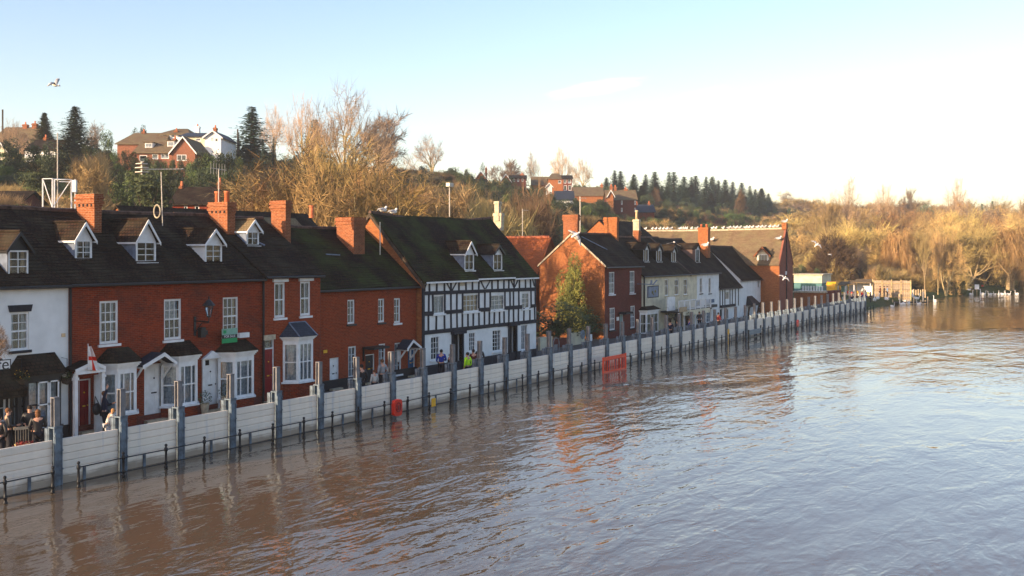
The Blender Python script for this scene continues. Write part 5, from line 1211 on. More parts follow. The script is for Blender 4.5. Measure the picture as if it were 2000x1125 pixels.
person('person in dark clothes sitting low right of the royal blue jacket', 879, 715, R(60), 'talk', 'black_paint', hair='grey_hair', scale=.86, Y=33.4)
person('person in a bright yellow-green high visibility jacket seen from behind', 913, 692, R(175), 'pocket', 'hi_vis', hair='dark_hair')
person('person in a maroon coat beside the high visibility jacket', 924.5, 686, R(150), 'talk', 'maroon_coat', hair='dark_hair', coat='long')
person('tall person in a black coat right of the maroon coat', 936.5, 681.5, R(-60), 'talk', 'black_paint', hair='brown_hair', coat='long')
person('person in a dark blue coat before the pub bay window', 1309, 634, R(100), 'talk', 'navy_coat', Y=32.5)
person('person in a black coat before the pub terrace, white collar showing', 1323, 636, R(-30), 'talk', 'black_paint', coat='long', Y=32)
person('person in red and blue at the right part of the pub terrace', 1347, 638, R(40), 'talk', 'royal_blue', hair='brown_hair', Y=32)
person('person in a light grey top behind the blue jacket at the pub', 1350, 627, R(10), 'stand', 'grey_jumper', hair='dark_hair', Y=35)
person('person in a dark coat before the white tall house', 1366, 631, R(-50), 'talk', 'black_paint', Y=35)
person('person in a red coat before the low timber house', 1403, 629, R(60), 'talk', 'red_coat', Y=33)
crowd = [('yellow', 1641, 'in a yellow coat'), ('white_top', 1648, 'in a white coat'), ('red_coat', 1660, 'in a red coat'), ('navy_coat', 1664, 'in a navy coat'), ('white_top', 1667, 'in a cream jumper'), ('brown_hair', 1674, 'in a brown coat'), ('orange_plastic', 1684, 'in a scarlet jacket'), ('royal_blue', 1688, 'in a blue jacket'), ('white_top', 1691, 'in a pale jacket'), ('black_paint', 1700, 'in black, rightmost of the crowd')]
for i, (c, px, w) in enumerate(crowd):
    person('distant person %s near the far end of the barrier' % w, px, 0, R(-70 + 50 * i), 'talk', c, hair=('fair_hair', 'dark_hair', 'brown_hair')[i % 3], Y=31.2 + (i * 1.7) % 3.6)
for c, px, w in (('maroon_coat', 1719, 'in a maroon coat standing before the tan fence'), ('light_blue', 1733, 'in a light blue coat before the tan fence'), ('black_paint', 1727, 'in a dark coat by the tan fence')):
    dx, dy = ray(px); z = 149; o = person('distant person ' + w, px, 0, R(20), 'stand', c, Y=dy * z); o.location.z = ground(o.location.x, o.location.y)
# ------------------------------------------------------------------ trees
def grow(tb, cb, rnd, p, d, L, r, lvl, maxl, P):
    n = 4; pts = [p]; rs = [r]; dd = d.copy()
    for i in range(n):
        dd = (dd + Vector((rnd.gauss(0, 1), rnd.gauss(0, 1), rnd.gauss(0, 1))) * P['wob'] + Vector((0, 0, P['up']))).normalized()
        p = p + dd * (L / n); pts.append(p); rs.append(r * (1 - (i + 1) / n * .45))
    tgt = tb if lvl <= P['tl'] else cb
    tgt.smooth = True
    tgt.tube(pts, rs, 6 if lvl == 0 else (5 if lvl == 1 else 3), cap=False)
    if lvl >= maxl:
        for q in pts[1:]:
            for _ in range(P['tw']):
                t = (dd + Vector((rnd.gauss(0, 1), rnd.gauss(0, 1), rnd.gauss(0, .8))) * .75).normalized(); l = P['tl_'] * rnd.uniform(.5, 1.2); w = t.orthogonal().normalized() * P['tw_']
                cb.add([q - w, q + w, q + t * l + Vector((0, 0, P['droop'] * l))], [(0, 1, 2)])
        return
    nb = P['nb'][min(lvl, len(P['nb']) - 1)]
    for k in range(nb):
        f = rnd.uniform(.35, 1) if lvl else rnd.uniform(.5, 1.0)
        if k == 0: f = 1.0
        x = f * n; i = min(int(x), n - 1); q = pts[i].lerp(pts[i + 1], x - i)
        ax = dd.orthogonal().normalized(); ax.rotate(Matrix.Rotation(2 * pi * (k / nb + rnd.random() * .5), 3, dd))
        ang = rnd.uniform(*P['ang']) * (.4 if k == 0 else 1); nd = (dd * cos(ang) + ax * sin(ang)).normalized()
        grow(tb, cb, rnd, q, nd, L * rnd.uniform(*P['lr']), rs[i] * rnd.uniform(.5, .68), lvl + 1, maxl, P)
def bare_proto(seed, P, twig, bark='bark', h=10.0):
    rnd = random.Random(seed); t, c = MB(), MB()
    for s in range(P.get('stems', 1)):
        d = Vector((rnd.gauss(0, P.get('sspread', .05)), rnd.gauss(0, P.get('sspread', .05)), 1)).normalized()
        grow(t, c, rnd, Vector((0, 0, -.4)), d, P['L0'] * rnd.uniform(.85, 1.1), P['r0'], 0, P['lv'], P)
    zs = sorted(v[2] for v in c.v)[int(len(c.v) * .96)]; k = h / zs
    t.v = [(x * k, y * k, z * k) for x, y, z in t.v]; c.v = [(x * k, y * k, z * k) for x, y, z in c.v]
    wd = sorted(abs(v[0]) for v in c.v)[int(len(c.v) * .97)]
    return t.mesh('trunk', M[bark]), c.mesh('crown', M[twig]), wd, h
BASE = dict(wob=.12, up=.03, tl=1, tw=3, tl_=.9, tw_=.022, droop=0, nb=(5, 4, 4, 3), ang=(.35, .85), lr=(.55, .8), L0=3.2, r0=.28, lv=4)
TP = {}
TP['spread'] = bare_proto(11, dict(BASE, ang=(.45, 1.0), L0=2.4), 'twig_grey', 'bark_dark')
TP['spread2'] = bare_proto(12, dict(BASE, ang=(.35, .8), nb=(6, 4, 4, 3), tw_=.012, up=.06), 'twig_tan')
TP['fan'] = bare_proto(27, dict(BASE, ang=(.3, .75), up=.05, nb=(7, 4, 4, 3), L0=2.6, tw=2, tw_=.011, wob=.15), 'twig_pale')
TP['upright'] = bare_proto(13, dict(BASE, ang=(.2, .5), up=.08, nb=(6, 4, 3, 3), L0=4.5), 'twig_tan')
TP['gold'] = bare_proto(14, dict(BASE, ang=(.5, 1.05), up=.05, nb=(6, 4, 4, 3), stems=2, sspread=.3, L0=2.6, r0=.2, tw=3, tl=2, wob=.2, tw_=.018), 'twig_gold')
TP['gold2'] = bare_proto(15, dict(BASE, ang=(.45, 1.0), up=.05, nb=(5, 4, 4, 3), stems=3, sspread=.4, L0=2.4, r0=.17, tw=3, tl=2, wob=.2, tw_=.018), 'twig_gold')
TP['goldspread'] = bare_proto(25, dict(BASE, ang=(.45, 1.05), up=.04, L0=2.4, r0=.26, tw=2, tl=2, wob=.2, tw_=.016), 'twig_gold')
TP['shrub'] = bare_proto(16, dict(BASE, ang=(.3, .9), up=.04, nb=(5, 5, 4), lv=3, stems=6, sspread=.8, L0=1.6, r0=.1, tw=4, wob=.3, tw_=.018), 'twig_red')
TP['shrub2'] = bare_proto(17, dict(BASE, ang=(.3, .9), up=.04, nb=(5, 5, 4), lv=3, stems=6, sspread=.9, L0=1.7, r0=.1, tw=4, wob=.3, tw_=.018), 'twig_tan')
TP['willow'] = bare_proto(18, dict(BASE, ang=(.3, .8), up=.04, nb=(5, 5, 4, 3), droop=-.9, tl_=1.8, tw=5, L0=2.6), 'twig_gold')
TP['russet'] = bare_proto(19, dict(BASE, ang=(.4, .9), nb=(5, 4, 4, 3), tw=5, stems=2, sspread=.25, L0=2.0), 'twig_red')
def conifer_proto(seed, h=10.0, w=2.6, dens=1.0, tip=.03, mat='needle', droop=-.25, gap=.0):
    rnd = random.Random(seed); t, c = MB(), MB(); t.tube([(0, 0, -.3), (.05, 0, h * .5), (0, 0, h)], [h * .022, h * .014, .02], 6)
    z = h * .08
    while z < h * .99:
        f = 1 - z / h; R_ = w * f ** .8 * rnd.uniform(.65, 1.2) + tip; nb = int((5 + 5 * f) * dens)
        a0 = rnd.random() * 6.28
        for k in range(nb):
            if rnd.random() < gap: continue
            a = a0 + 2 * pi * k / nb + rnd.uniform(-.3, .3); Rk = R_ * rnd.uniform(.65, 1.12); dx_, dy_ = cos(a), sin(a)
            for j in range(7):
                u = (j + rnd.random()) / 7; s_ = Rk * u; px_, py_ = dx_ * s_, dy_ * s_; pz = z + droop * s_ + .12 * s_ * s_ / max(.5, Rk)
                for _ in range(2):
                    e = .32 * h / 10 * (1.5 - u) * (.35 + .65 * f)
                    q = Vector((px_ + rnd.gauss(0, e * .5), py_ + rnd.gauss(0, e * .5), pz + rnd.gauss(0, e * .3))); v = Vector((dx_ + rnd.gauss(0, .6), dy_ + rnd.gauss(0, .6), rnd.gauss(-.1, .35))).normalized() * e * 1.3; ww = v.cross(Vector((rnd.gauss(0, .3), rnd.gauss(0, .3), 1))).normalized() * e * .4
                    c.add([q - v * .4, q + ww, q + v, q - ww], [(0, 1, 2, 3)])
        z += h * .028 / max(.6, dens)
    return t.mesh('trunk', M['bark_dark']), c.mesh('crown', M[mat]), w, h
def recolour(src, mat):
    t, c, w, h = TP[src]; c2 = c.copy(); c2.materials.clear(); c2.materials.append(M[mat]); return t, c2, w, h
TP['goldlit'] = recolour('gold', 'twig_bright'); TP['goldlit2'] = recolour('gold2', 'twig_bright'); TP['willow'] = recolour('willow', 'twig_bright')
TP['conifer'] = conifer_proto(21, dens=1.2)
TP['conifer_open'] = conifer_proto(22, w=2.8, dens=1.15, gap=.2, droop=-.1)
TP['conifer_slim'] = conifer_proto(23, w=1.7, dens=1.0)
TP['cypress'] = conifer_proto(24, w=2.4, dens=1.6, droop=.5, mat='leaf_dark')
def leafy_proto(seed, h=5.0, w=2.5, n=2600, size=.28, mat='leaf_dark', lumps=14, trunk=.15, low=0.0, clip=None):
    rnd = random.Random(seed); c, t = MB(), MB(); t.tube([(0, 0, -.3), (0, 0, h * .6)], [trunk, trunk * .5], 6)
    for k in range(5): a = 2 * pi * k / 5 + rnd.random(); t.tube([(0, 0, h * .25), (cos(a) * w * .6, sin(a) * w * .6, h * .75)], [trunk * .5, .02], 4)
    L_ = []
    for _ in range(lumps):
        a = rnd.random() * 6.28; u = rnd.uniform(0, .72); zf = rnd.uniform(.12 + low, .86); k = sqrt(max(.05, 1 - (zf * 2 - 1) ** 2 * .8)); L_.append((cos(a) * u * w * k, sin(a) * u * w * k, zf * h, rnd.uniform(.28, .48) * w))
    for i in range(n):
        x, y, z, r = rnd.choice(L_); d = Vector((rnd.gauss(0, 1), rnd.gauss(0, 1), rnd.gauss(0, 1))).normalized() * r * rnd.uniform(.6, 1.08)
        p = Vector((x, y, z)) + d; p.z = max(.02, p.z); s = size * rnd.uniform(.6, 1.3); u = Vector((rnd.gauss(0, 1), rnd.gauss(0, 1), rnd.gauss(0, 1))).normalized() * s; v = u.orthogonal().normalized() * s * .5
        c.add([p - u * .5, p + v * .5, p + u * .5, p - v * .5], [(0, 1, 2, 3)])
    return t.mesh('trunk', M['bark_dark']), c.mesh('crown', M[mat]), w, h
TP['leafy'] = leafy_proto(31); TP['leafy_mid'] = leafy_proto(32, mat='leaf_mid'); TP['leafy_tall'] = leafy_proto(33, h=8, w=2.8, n=3600, mat='leaf_dark', low=.1)
TP['pine'] = leafy_proto(34, h=8, w=2.8, n=2200, size=.3, mat='needle', lumps=9, low=.35)
TP['olive'] = leafy_proto(35, h=6, w=2.2, n=17000, size=.16, mat='leaf_olive', lumps=30, low=.05)
WF = dict(conifer=2.1, conifer_open=2.1, conifer_slim=2.0, cypress=1.5)
TNAME = dict(spread='bare_tree', spread2='bare_tree', fan='bare_tree', upright='bare_tree', goldspread='bare_tree', goldlit='bare_tree', goldlit2='bare_tree', gold='bare_tree', gold2='bare_tree', shrub='bare_shrub', shrub2='bare_shrub', willow='willow_tree', russet='bare_tree', conifer='conifer_tree', conifer_open='conifer_tree', conifer_slim='conifer_tree', cypress='evergreen_tree', leafy='evergreen_bush', leafy_mid='evergreen_bush', leafy_tall='evergreen_tree', pine='pine_tree', olive='evergreen_tree')
def tree(kind, px, top, label, Y=None, z=None, halfw=None, group=None, cat=None, lean=0.0, X=None, base=None):
    dx, dy = ray(px)
    if z is None: z = Y / dy
    X, Yw = dx * z, dy * z; g = ground(X, Yw) if base is None else base
    H_ = max(1.5, zat(top, z) - g); tm_, cm, w, h = TP[kind]; sz = H_ / h; sx = sz if halfw is None else (halfw * z / 2000) / w
    sx = sx * WF.get(kind, 1.0); sx = min(max(sx, sz * .45), sz * 2.6)
    r = empty(TNAME[kind], (X, Yw, g), random.uniform(0, 6.28), label, cat or ('bush' if 'bush' in TNAME[kind] or 'shrub' in TNAME[kind] else 'tree'), group); r.rotation_euler.x = lean
    inst('trunk', tm_, r, sc_=(sx, sx, sz)); inst('crown', cm, r, sc_=(sx, sx, sz)); return r
# ---- skyline and hillside individuals, left to right
tree('cypress', 87, 219, 'dark cedar on the left skyline beside the big spruce', Y=146, halfw=30)
tree('conifer', 147, 208, 'big dark spruce with a pointed top on the left skyline', Y=136, halfw=62)
tree('leafy_mid', 212, 252, 'round green tree on the skyline right of the big spruce', Y=146, halfw=16)
tree('spread', 186, 246, 'thin bare tree between the big spruce and the round green tree', Y=148, halfw=18)
tree('leafy_tall', 263, 246, 'small dark evergreen behind the left chimney of the big brown roof', Y=175, halfw=6)
tree('leafy_tall', 275, 241, 'small pointed evergreen above the big brown roof', Y=175, halfw=5.5)
tree('leafy', 385, 292, 'rounded dark bush before the white hill house', Y=128, halfw=16)
tree('conifer_open', 492, 207, 'tall open-branched conifer right of the white hill house', Y=132, halfw=48)
tree('conifer_slim', 466, 258, 'slim dark conifer left of the tall open-branched conifer', Y=132, halfw=8)
tree('leafy_tall', 453, 268, 'small round evergreen on the skyline by the telegraph pole', Y=136, halfw=8)
tree('fan', 538, 218, 'pale bare tree on the skyline right of the open-branched conifer', Y=140, halfw=32)
tree('conifer_slim', 513, 282, 'small pointed conifer below the pale bare skyline tree', Y=124, halfw=7)
tree('conifer_slim', 534, 270, 'narrow russet-green conifer at the foot of the pale bare tree', Y=128, halfw=7)
tree('fan', 592, 212, 'bare upright tree left of the huge bare tree', Y=116, halfw=40)
tree('fan', 672, 200, 'huge bare tree whose crown tops the skyline in the left half', Y=104, halfw=100)
tree('spread', 735, 232, 'bare spreading tree right of the huge bare tree', Y=118, halfw=55)
tree('conifer', 615, 234, 'dense cone-shaped evergreen in front of the huge bare tree', Y=126, halfw=42)
tree('leafy_tall', 685, 262, 'rounded evergreen on the skyline beneath the huge bare tree', Y=128, halfw=18)
tree('leafy_tall', 713, 281, 'small rounded evergreen right of the larger rounded one', Y=130, halfw=10)
tree('pine', 752, 267, 'flat-topped pine on the skyline right of the huge bare tree', Y=132, halfw=22)
tree('fan', 843, 273, 'wide fan-shaped bare tree alone on the skyline', Y=150, halfw=50)
tree('leafy', 888, 329, 'low round bush on the skyline right of the fan-shaped bare tree', Y=152, halfw=9)
tree('leafy', 912, 331, 'second low round bush on the skyline near the orange gables', Y=152, halfw=12)
tree('leafy_tall', 942, 315, 'small round green tree behind the orange gable on the skyline', Y=156, halfw=9)
tree('spread', 978, 321, 'low pale bare tree on the skyline right of the orange gable', Y=165, halfw=30)
tree('fan', 1043, 304, 'pale bare tree on the skyline left of the tallest one there', Y=160, halfw=20)
tree('fan', 1095, 295, 'tallest pale bare tree behind the brick hill house', Y=160, halfw=27)
tree('fan', 1138, 315, 'rounded bare tree right of the tallest one behind the brick hill house', Y=150, halfw=27)
tree('russet', 1448, 383, 'rounded golden-brown tree in front of the conifer wood', Y=110, halfw=13)
tree('russet', 1282, 376, 'round russet tree in front of the conifer row', Y=122, halfw=14)
tree('spread', 1533, 379, 'lone bare tree on the skyline right of the conifer wood', z=470, halfw=17)
tree('leafy', 285, 338, 'broad dark green evergreen hedge tree above the terrace chimneys', Y=76, halfw=64)
tree('leafy_mid', 243, 346, 'brighter green bush against the broad dark evergreen', Y=74, halfw=34)
tree('shrub2', 165, 322, 'pale bare shrub behind the mast and the tall left chimney', Y=96, halfw=26)
tree('fan', 25, 246, 'pale bare tree before the brown-roofed house at the left edge', Y=126, halfw=34)
tree('russet', 100, 308, 'red-brown shrub below the white house at the left', Y=118, halfw=12)
tree('leafy', 30, 290, 'dark evergreen bush below the left white gable', Y=120, halfw=22)
# conifer row
tops = [(1182, 346), (1198, 333), (1214, 334), (1239, 340), (1262, 339), (1279, 332), (1304, 332), (1319, 337), (1334, 345), (1349, 344), (1361, 342), (1378, 341), (1389, 345), (1404, 349), (1419, 350), (1434, 356), (1449, 359), (1462, 361), (1475, 366), (1487, 371), (1499, 376)]
for i, (px, t) in enumerate(tops): tree(('conifer', 'conifer_open', 'conifer_slim', 'conifer_open', 'conifer')[(i * 3) % 5] if i < 12 else ('conifer', 'conifer_slim')[i % 2], px + random.uniform(-3, 3), t + random.uniform(-2, 4), 'blue-green conifer in the conifer wood on the skyline, %s from its left end' % ordinal(i + 1), Y=150 - (i % 3) * 5, halfw=(30, 19, 26, 34, 22)[i % 5], group='conifers on the skyline')
for i in range(26): tree('conifer' if i % 3 else 'cypress', 1215 + i * 11.5 + random.uniform(-4, 4), 355 + i * .75 + random.uniform(-6, 6) + (8 if i % 2 else 0), 'dark conifer inside the wood below the skyline', Y=136 - (i % 4) * 5, halfw=26, group='conifers inside the wood')
for i in range(44):
    k = i % 4; px = 1292 + (i * 53) % 215 + random.uniform(-5, 5)
    tree(('conifer', 'leafy_tall', 'conifer', 'leafy_mid')[k], px, 384 + k * 11 + max(0, px - 1420) * .08 + random.uniform(-5, 5), 'dark conifer inside the wood below the skyline' if k in (0, 2) else 'rounded evergreen inside the wood below the skyline', Y=126 - k * 9, halfw=(26, 18, 26, 16)[k], group='conifers inside the wood' if k in (0, 2) else 'evergreens inside the wood')
# golden trees behind the row
gold = [(478, 300, 62, 50), (520, 330, 58, 45), (560, 292, 66, 55), (600, 318, 56, 60), (640, 300, 64, 60), (668, 340, 54, 60), (705, 302, 68, 60), (740, 335, 58, 60), (775, 320, 70, 55), (812, 338, 74, 45), (850, 345, 84, 40), (585, 350, 52, 45), (700, 360, 53, 50), (620, 285, 80, 60), (760, 300, 88, 55)]
for i, (px, t, Y, hw) in enumerate([(a + 14, b + 48 - 30 * (560 < a < 720), c, d * 2.3) for a, b, c, d in gold[:13]]): tree(('goldspread', 'gold2', 'goldspread')[i % 3], px, t, 'golden-brown bare tree in the thicket behind the cottages, %s counting from the first planted' % ordinal(i + 1) if False else 'golden-brown bare tree in the dense thicket behind the cottage roofs', Y=Y, halfw=hw, group='golden trees of the thicket')
for i, (px, t, Y, hw, kd) in enumerate([(880, 398, 66, 20, 'shrub2'), (905, 402, 64, 16, 'gold2'), (1020, 425, 58, 34, 'shrub'), (1000, 440, 56, 25, 'shrub2'), (1055, 428, 60, 30, 'shrub')]): tree(kd, px, t, 'bare shrub behind the timber-framed house roof', Y=Y, halfw=hw, group='bare shrubs behind the timber-framed house')
# garden tree in front of the sunlit gable
Xg, zg_ = onY(1108, 40.5)
t_ = tree('olive', 1118, 490, 'tall evergreen with sunlit olive-yellow top before the orange gable', Y=39.8, halfw=37, base=ST); 
tree('leafy_tall', 1090, 585, 'dark evergreen shrub at the foot of the sunlit gable tree', Y=38.9, halfw=72, base=ST)
tree('leafy_tall', 1140, 588, 'dark shrub leaning on the gable beside the cream garden wall', Y=39.4, halfw=60, base=ST)
X, z = onY(-8, YF - .9); tree('spread', -4, 655, 'grey bare shrub over the cafe sign at the left edge', Y=YF - .6, halfw=17, base=3.2)
# ---- far bank and wood at the right
rb = random.Random(5)
def wood(kinds, zr, pxr, topf, n, hw, label, grp):
    for i in range(n):
        px = pxr[0] + (pxr[1] - pxr[0]) * (i + rb.uniform(.2, .8)) / n; z = rb.uniform(*zr); tree(kinds[i % len(kinds)], px, topf(px) + rb.uniform(-9, 9), label, z=z, halfw=hw * rb.uniform(.8, 1.25), group=grp)
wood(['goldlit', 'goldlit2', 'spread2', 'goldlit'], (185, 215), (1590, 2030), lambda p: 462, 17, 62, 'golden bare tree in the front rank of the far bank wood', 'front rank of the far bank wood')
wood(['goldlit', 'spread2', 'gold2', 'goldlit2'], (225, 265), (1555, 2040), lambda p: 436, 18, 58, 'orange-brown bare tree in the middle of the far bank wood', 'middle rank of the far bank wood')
wood(['spread2', 'gold', 'spread'], (280, 340), (1545, 2040), lambda p: 418, 18, 50, 'hazy bare tree at the back of the far bank wood', 'back rank of the far bank wood')
wood(['spread', 'spread2', 'upright'], (380, 470), (1530, 2060), lambda p: 400, 22, 34, 'pale bare tree on the far right skyline', 'bare trees of the far right skyline')
tree('fan', 1648, 360, 'tallest pale bare tree of the far bank wood', z=235, halfw=36)
tree('spread2', 1618, 395, 'pale-barked bare tree left of the tallest one in the far wood', z=230, halfw=24)
tree('fan', 1722, 369, 'rounded bare tree right of the tallest one in the far wood', z=330, halfw=26)
tree('spread', 1768, 378, 'small hazy bare tree on the skyline left of the dark evergreen', z=380, halfw=16)
tree('pine', 1807, 386, 'dark evergreen standing up on the far right skyline', z=380, halfw=18)
tree('fan', 1861, 356, 'round-crowned bare tree alone on the far right skyline', z=380, halfw=23)
tree('conifer', 1918, 398, 'left one of two dark conifers on the far right skyline', z=330, halfw=12); tree('conifer', 1938, 393, 'right one of two dark conifers on the far right skyline', z=330, halfw=12)
tree('russet', 1622, 474, 'dark russet tree leaning over the white kiosk', z=172, halfw=42); tree('spread', 1680, 488, 'dark spreading bare tree behind the stalls', z=178, halfw=26)
tree('upright', 1806, 462, 'slender leaning tree with a pale trunk by the landing stage', z=165, halfw=18, lean=.12)
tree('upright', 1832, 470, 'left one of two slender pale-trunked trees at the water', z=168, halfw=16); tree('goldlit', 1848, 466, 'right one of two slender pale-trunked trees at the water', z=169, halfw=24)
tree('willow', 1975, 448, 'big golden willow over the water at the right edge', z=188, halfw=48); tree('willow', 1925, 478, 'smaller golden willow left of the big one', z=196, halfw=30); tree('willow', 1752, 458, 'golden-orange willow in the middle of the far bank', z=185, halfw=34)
for px, hw in ((1862, 14), (1820, 14), (1788, 12), (1990, 16), (1960, 12), (1880, 12)): tree('leafy', px, 548, 'dark bush on the far bank at the waterline', z=172 if px < 1900 else 190, halfw=hw, group='dark waterline bushes')
gm_ = MB(); gm_.poly([(p[0], p[1], ground(p[0], p[1]) + .12) for p in [(ray(a)[0] * z, ray(a)[1] * z) for a, z in ((1880, 182), (1925, 184), (1930, 215), (1870, 215))]]); tag(gm_.build('bank_lawn', M['grass']), kind='structure')
# ---- hillside scrub as stuff, instanced by geometry nodes
def scatter(name, kind, pts, smin, smax, label=None):
    me = bpy.data.meshes.new(name); me.from_pydata(pts, [], []); o = bpy.data.objects.new(name, me); link(o); tag(o, kind='stuff')
    src = bpy.data.objects.new(name + '_source', TP[kind][1])
    g = bpy.data.node_groups.new(name, 'GeometryNodeTree'); g.interface.new_socket('Geometry', in_out='INPUT', socket_type='NodeSocketGeometry'); g.interface.new_socket('Geometry', in_out='OUTPUT', socket_type='NodeSocketGeometry')
    N, L = g.nodes, g.links; gi, go = N.new('NodeGroupInput'), N.new('NodeGroupOutput'); oi = N.new('GeometryNodeObjectInfo'); oi.inputs['Object'].default_value = src
    ip = N.new('GeometryNodeInstanceOnPoints'); rv = N.new('FunctionNodeRandomValue'); rv.data_type = 'FLOAT_VECTOR'; rv.inputs[0].default_value = (-.1, -.1, 0); rv.inputs[1].default_value = (.1, .1, 6.28)
    rs = N.new('FunctionNodeRandomValue'); rs.data_type = 'FLOAT_VECTOR'; rs.inputs[0].default_value = (smin, smin, smin * .8); rs.inputs[1].default_value = (smax, smax, smax)
    L.new(gi.outputs[0], ip.inputs['Points']); L.new(oi.outputs['Geometry'], ip.inputs['Instance']); L.new(rv.outputs[0], ip.inputs['Rotation']); L.new(rs.outputs[0], ip.inputs['Scale']); L.new(ip.outputs[0], go.inputs[0])
    md = o.modifiers.new('scatter', 'NODES'); md.node_group = g; return o
def hill_points(n, yr, xr, cond=lambda x, y: True, seed=1):
    r_ = random.Random(seed); out = []
    while len(out) < n:
        x, y = r_.uniform(*xr), r_.uniform(*yr)
        if cond(x, y): out.append((x, y, ground(x, y) - .2))
    return out
def clump(x, y, s, k): return noise.noise(Vector((x * s, y * s, k))) 
def clear_of_houses(x, y): return all((x - a) ** 2 + (y - b) ** 2 > r * r for a, b, r in CLEAR)
CLEAR = []
# ------------------------------------------------------------------ houses on the hill, each seen square-on from the bridge
VR = AIM - radians(90)
def hillhouse(name, label, l, r, z, base, eave, ridge, dep, wall, roof, wins=(), chims=(), gable=False, hip=0.0, wc=None, side_dark=None, rz=0.0, cat='house', dorm=(), clear=True, deepen=4.0):
    s = z / 2000; W = (r - l) * s; dx, dy = ray(l); X, Y = dx * z, dy * z; zb, ze, zr = zat(base, z), zat(eave, z), zat(ridge, z)
    root = empty(name, (X, Y, zb), VR + rz, label, cat, 'houses on the hill'); he, hr = ze - zb, zr - zb
    ops = [((a - l) * s, (c - l) * s, zat(e, z) - zb, zat(d, z) - zb) for a, c, d, e in wins]
    b = wall_mb(W, -deepen, he, [o for o in ops if o[3] < he])
    b.quad((0, 0, -deepen), (0, dep, -deepen), (0, dep, he), (0, 0, he)); b.quad((W, dep, -deepen), (W, 0, -deepen), (W, 0, he), (W, dep, he)); b.quad((0, dep, -deepen), (W, dep, -deepen), (W, dep, he), (0, dep, he))
    if gable: b.poly([(0, 0, he), (W, 0, he), (W / 2, 0, hr)]); b.poly([(0, dep, he), (W / 2, dep, hr), (W, dep, he)])
    elif not hip: b.poly([(0, 0, he), (0, dep / 2, hr), (0, dep, he)]); b.poly([(W, 0, he), (W, dep, he), (W, dep / 2, hr)])
    b.build('wall', M[wall], root, uv=True)
    q = MB(); o = .35; t = (0, 0, .14)
    if gable:
        for a in (-o, W + o): q.prism([(W / 2, -o, hr), (a, -o, he - o * .6), (a, dep + o, he - o * .6), (W / 2, dep + o, hr)], t)
    else:
        h_ = hip * W
        for a, c in ((-o, dep / 2), (dep + o, dep / 2)): q.prism([(-o, a, he - .15), (W + o, a, he - .15), (W - h_ + (o if not hip else 0), c, hr), (h_ - (o if not hip else 0), c, hr)], t)
        if hip:
            q.poly([(-o, -o, he), (h_, dep / 2, hr + .14), (-o, dep + o, he)]); q.poly([(W + o, -o, he), (W + o, dep + o, he), (W - h_, dep / 2, hr + .14)])
    ro = q.build('roof', M[roof], root, uv=True)
    if gable:
        g = MB()
        for a in (-o, W + o): g.prism([(W / 2, -o - .05, hr + .16), (a, -o - .05, he - o * .6 + .16), (a, -o - .05, he - o * .6 - .1), (W / 2, -o - .05, hr - .1)], (0, .05, 0))
        g.build('bargeboard', M['white_paint'], root)
    for (a, c, e, f) in ops: window(root, a, c, e, f, .03 if f < he else -.04, max(1, round((c - a) / .8)), 1, fw=.09, bw=.06, sill=None, panes=False, cur='half' if int(a * 3) % 2 else None)
    for (a, c, e) in chims:
        q = MB(); y = dep / 2 if not gable else dep * .3; xa, xc = (a - l) * s, (c - l) * s; zt = zat(e, z) - zb; q.box(xa, xc, y - .4, y + .4, he, zt); q.box(xa - .06, xc + .06, y - .46, y + .46, zt - .3, zt - .1); co = q.build('chimney', M[wc or 'chimney_brick'], root, uv=True)
        p = MB(); p.lathe([(.14, 0), (.12, .45)], 6, ((xa + xc) / 2, y, zt)); p.build('chimney_pot', M['terracotta'], co)
    for (a, c, d, e) in dorm:
        q = MB(); xa, xc, zt, z0 = (a - l) * s, (c - l) * s, zat(d, z) - zb, zat(e, z) - zb; p_ = (hr - he) / (dep / 2); y0 = (z0 - he) / p_; q.box(xa, xc, y0, y0 + 2.5, z0, zt); do = q.build('dormer', M['white_paint'], root)
        q = MB(); q.box(xa - .15, xc + .15, y0 - .2, y0 + 2.8, zt, zt + .12); q.build('dormer_roof', M[roof], do); window(root, xa + .1, xc - .1, z0 + .2, zt - .08, y0 - .07, 2, 1, sill=None, panes=False, cur=None)
    cx, cy = dx * z + W * .5 * SN, dy * z - W * .5 * CS
    if clear: CLEAR.append((cx, cy, W * .5 + 2.5)); [CLEAR.append((cx - CS * k_, cy - SN * k_, W * .5 + 1.5)) for k_ in (6, 11, 16, 21, 27)]
    return root
HS = hillhouse
HS('hill_house', 'long brown-roofed house with two brick chimneys at the left edge of the skyline', -30, 74, 172, 315, 290, 243, 10, 'render_white', 'tile_brown', chims=((18, 27, 236), (37, 46, 234)), hip=.12)
HS('hill_house', 'white cottage with lit cream gable at the far left', -12, 14, 150, 318, 298, 278, 8, 'render_cream', 'tile_brown', wins=((-4, 4, 300, 308),), gable=True)
HS('hill_house', 'white house with a dark roof left of the big spruce', 48, 108, 150, 324, 292, 268, 9, 'render_white', 'tile', wins=((66, 71, 294, 302), (88, 93, 294, 302), (66, 71, 308, 317), (90, 95, 308, 317)), chims=((60, 65, 262),))
HS('hill_house', 'small white house partly hidden behind the big spruce', 146, 171, 152, 322, 304, 286, 7, 'render_white', 'slate', wins=((152, 156, 307, 314), (160, 164, 307, 314)))
HS('hill_house', 'large house with a broad plain brown roof on the skyline', 229, 322, 178, 300, 281, 254, 11, 'brick_hill', 'tile_brown', chims=((256, 262, 250), (321, 328, 248)), hip=.12)
HS('hill_house', 'white house with a hipped brown roof behind the dormer house', 312, 368, 182, 290, 262, 247, 9, 'render_white', 'tile_brown', wins=((318, 330, 264, 269), (334, 342, 264, 269)), chims=((367, 375, 241),), hip=.3, wc='render_white')
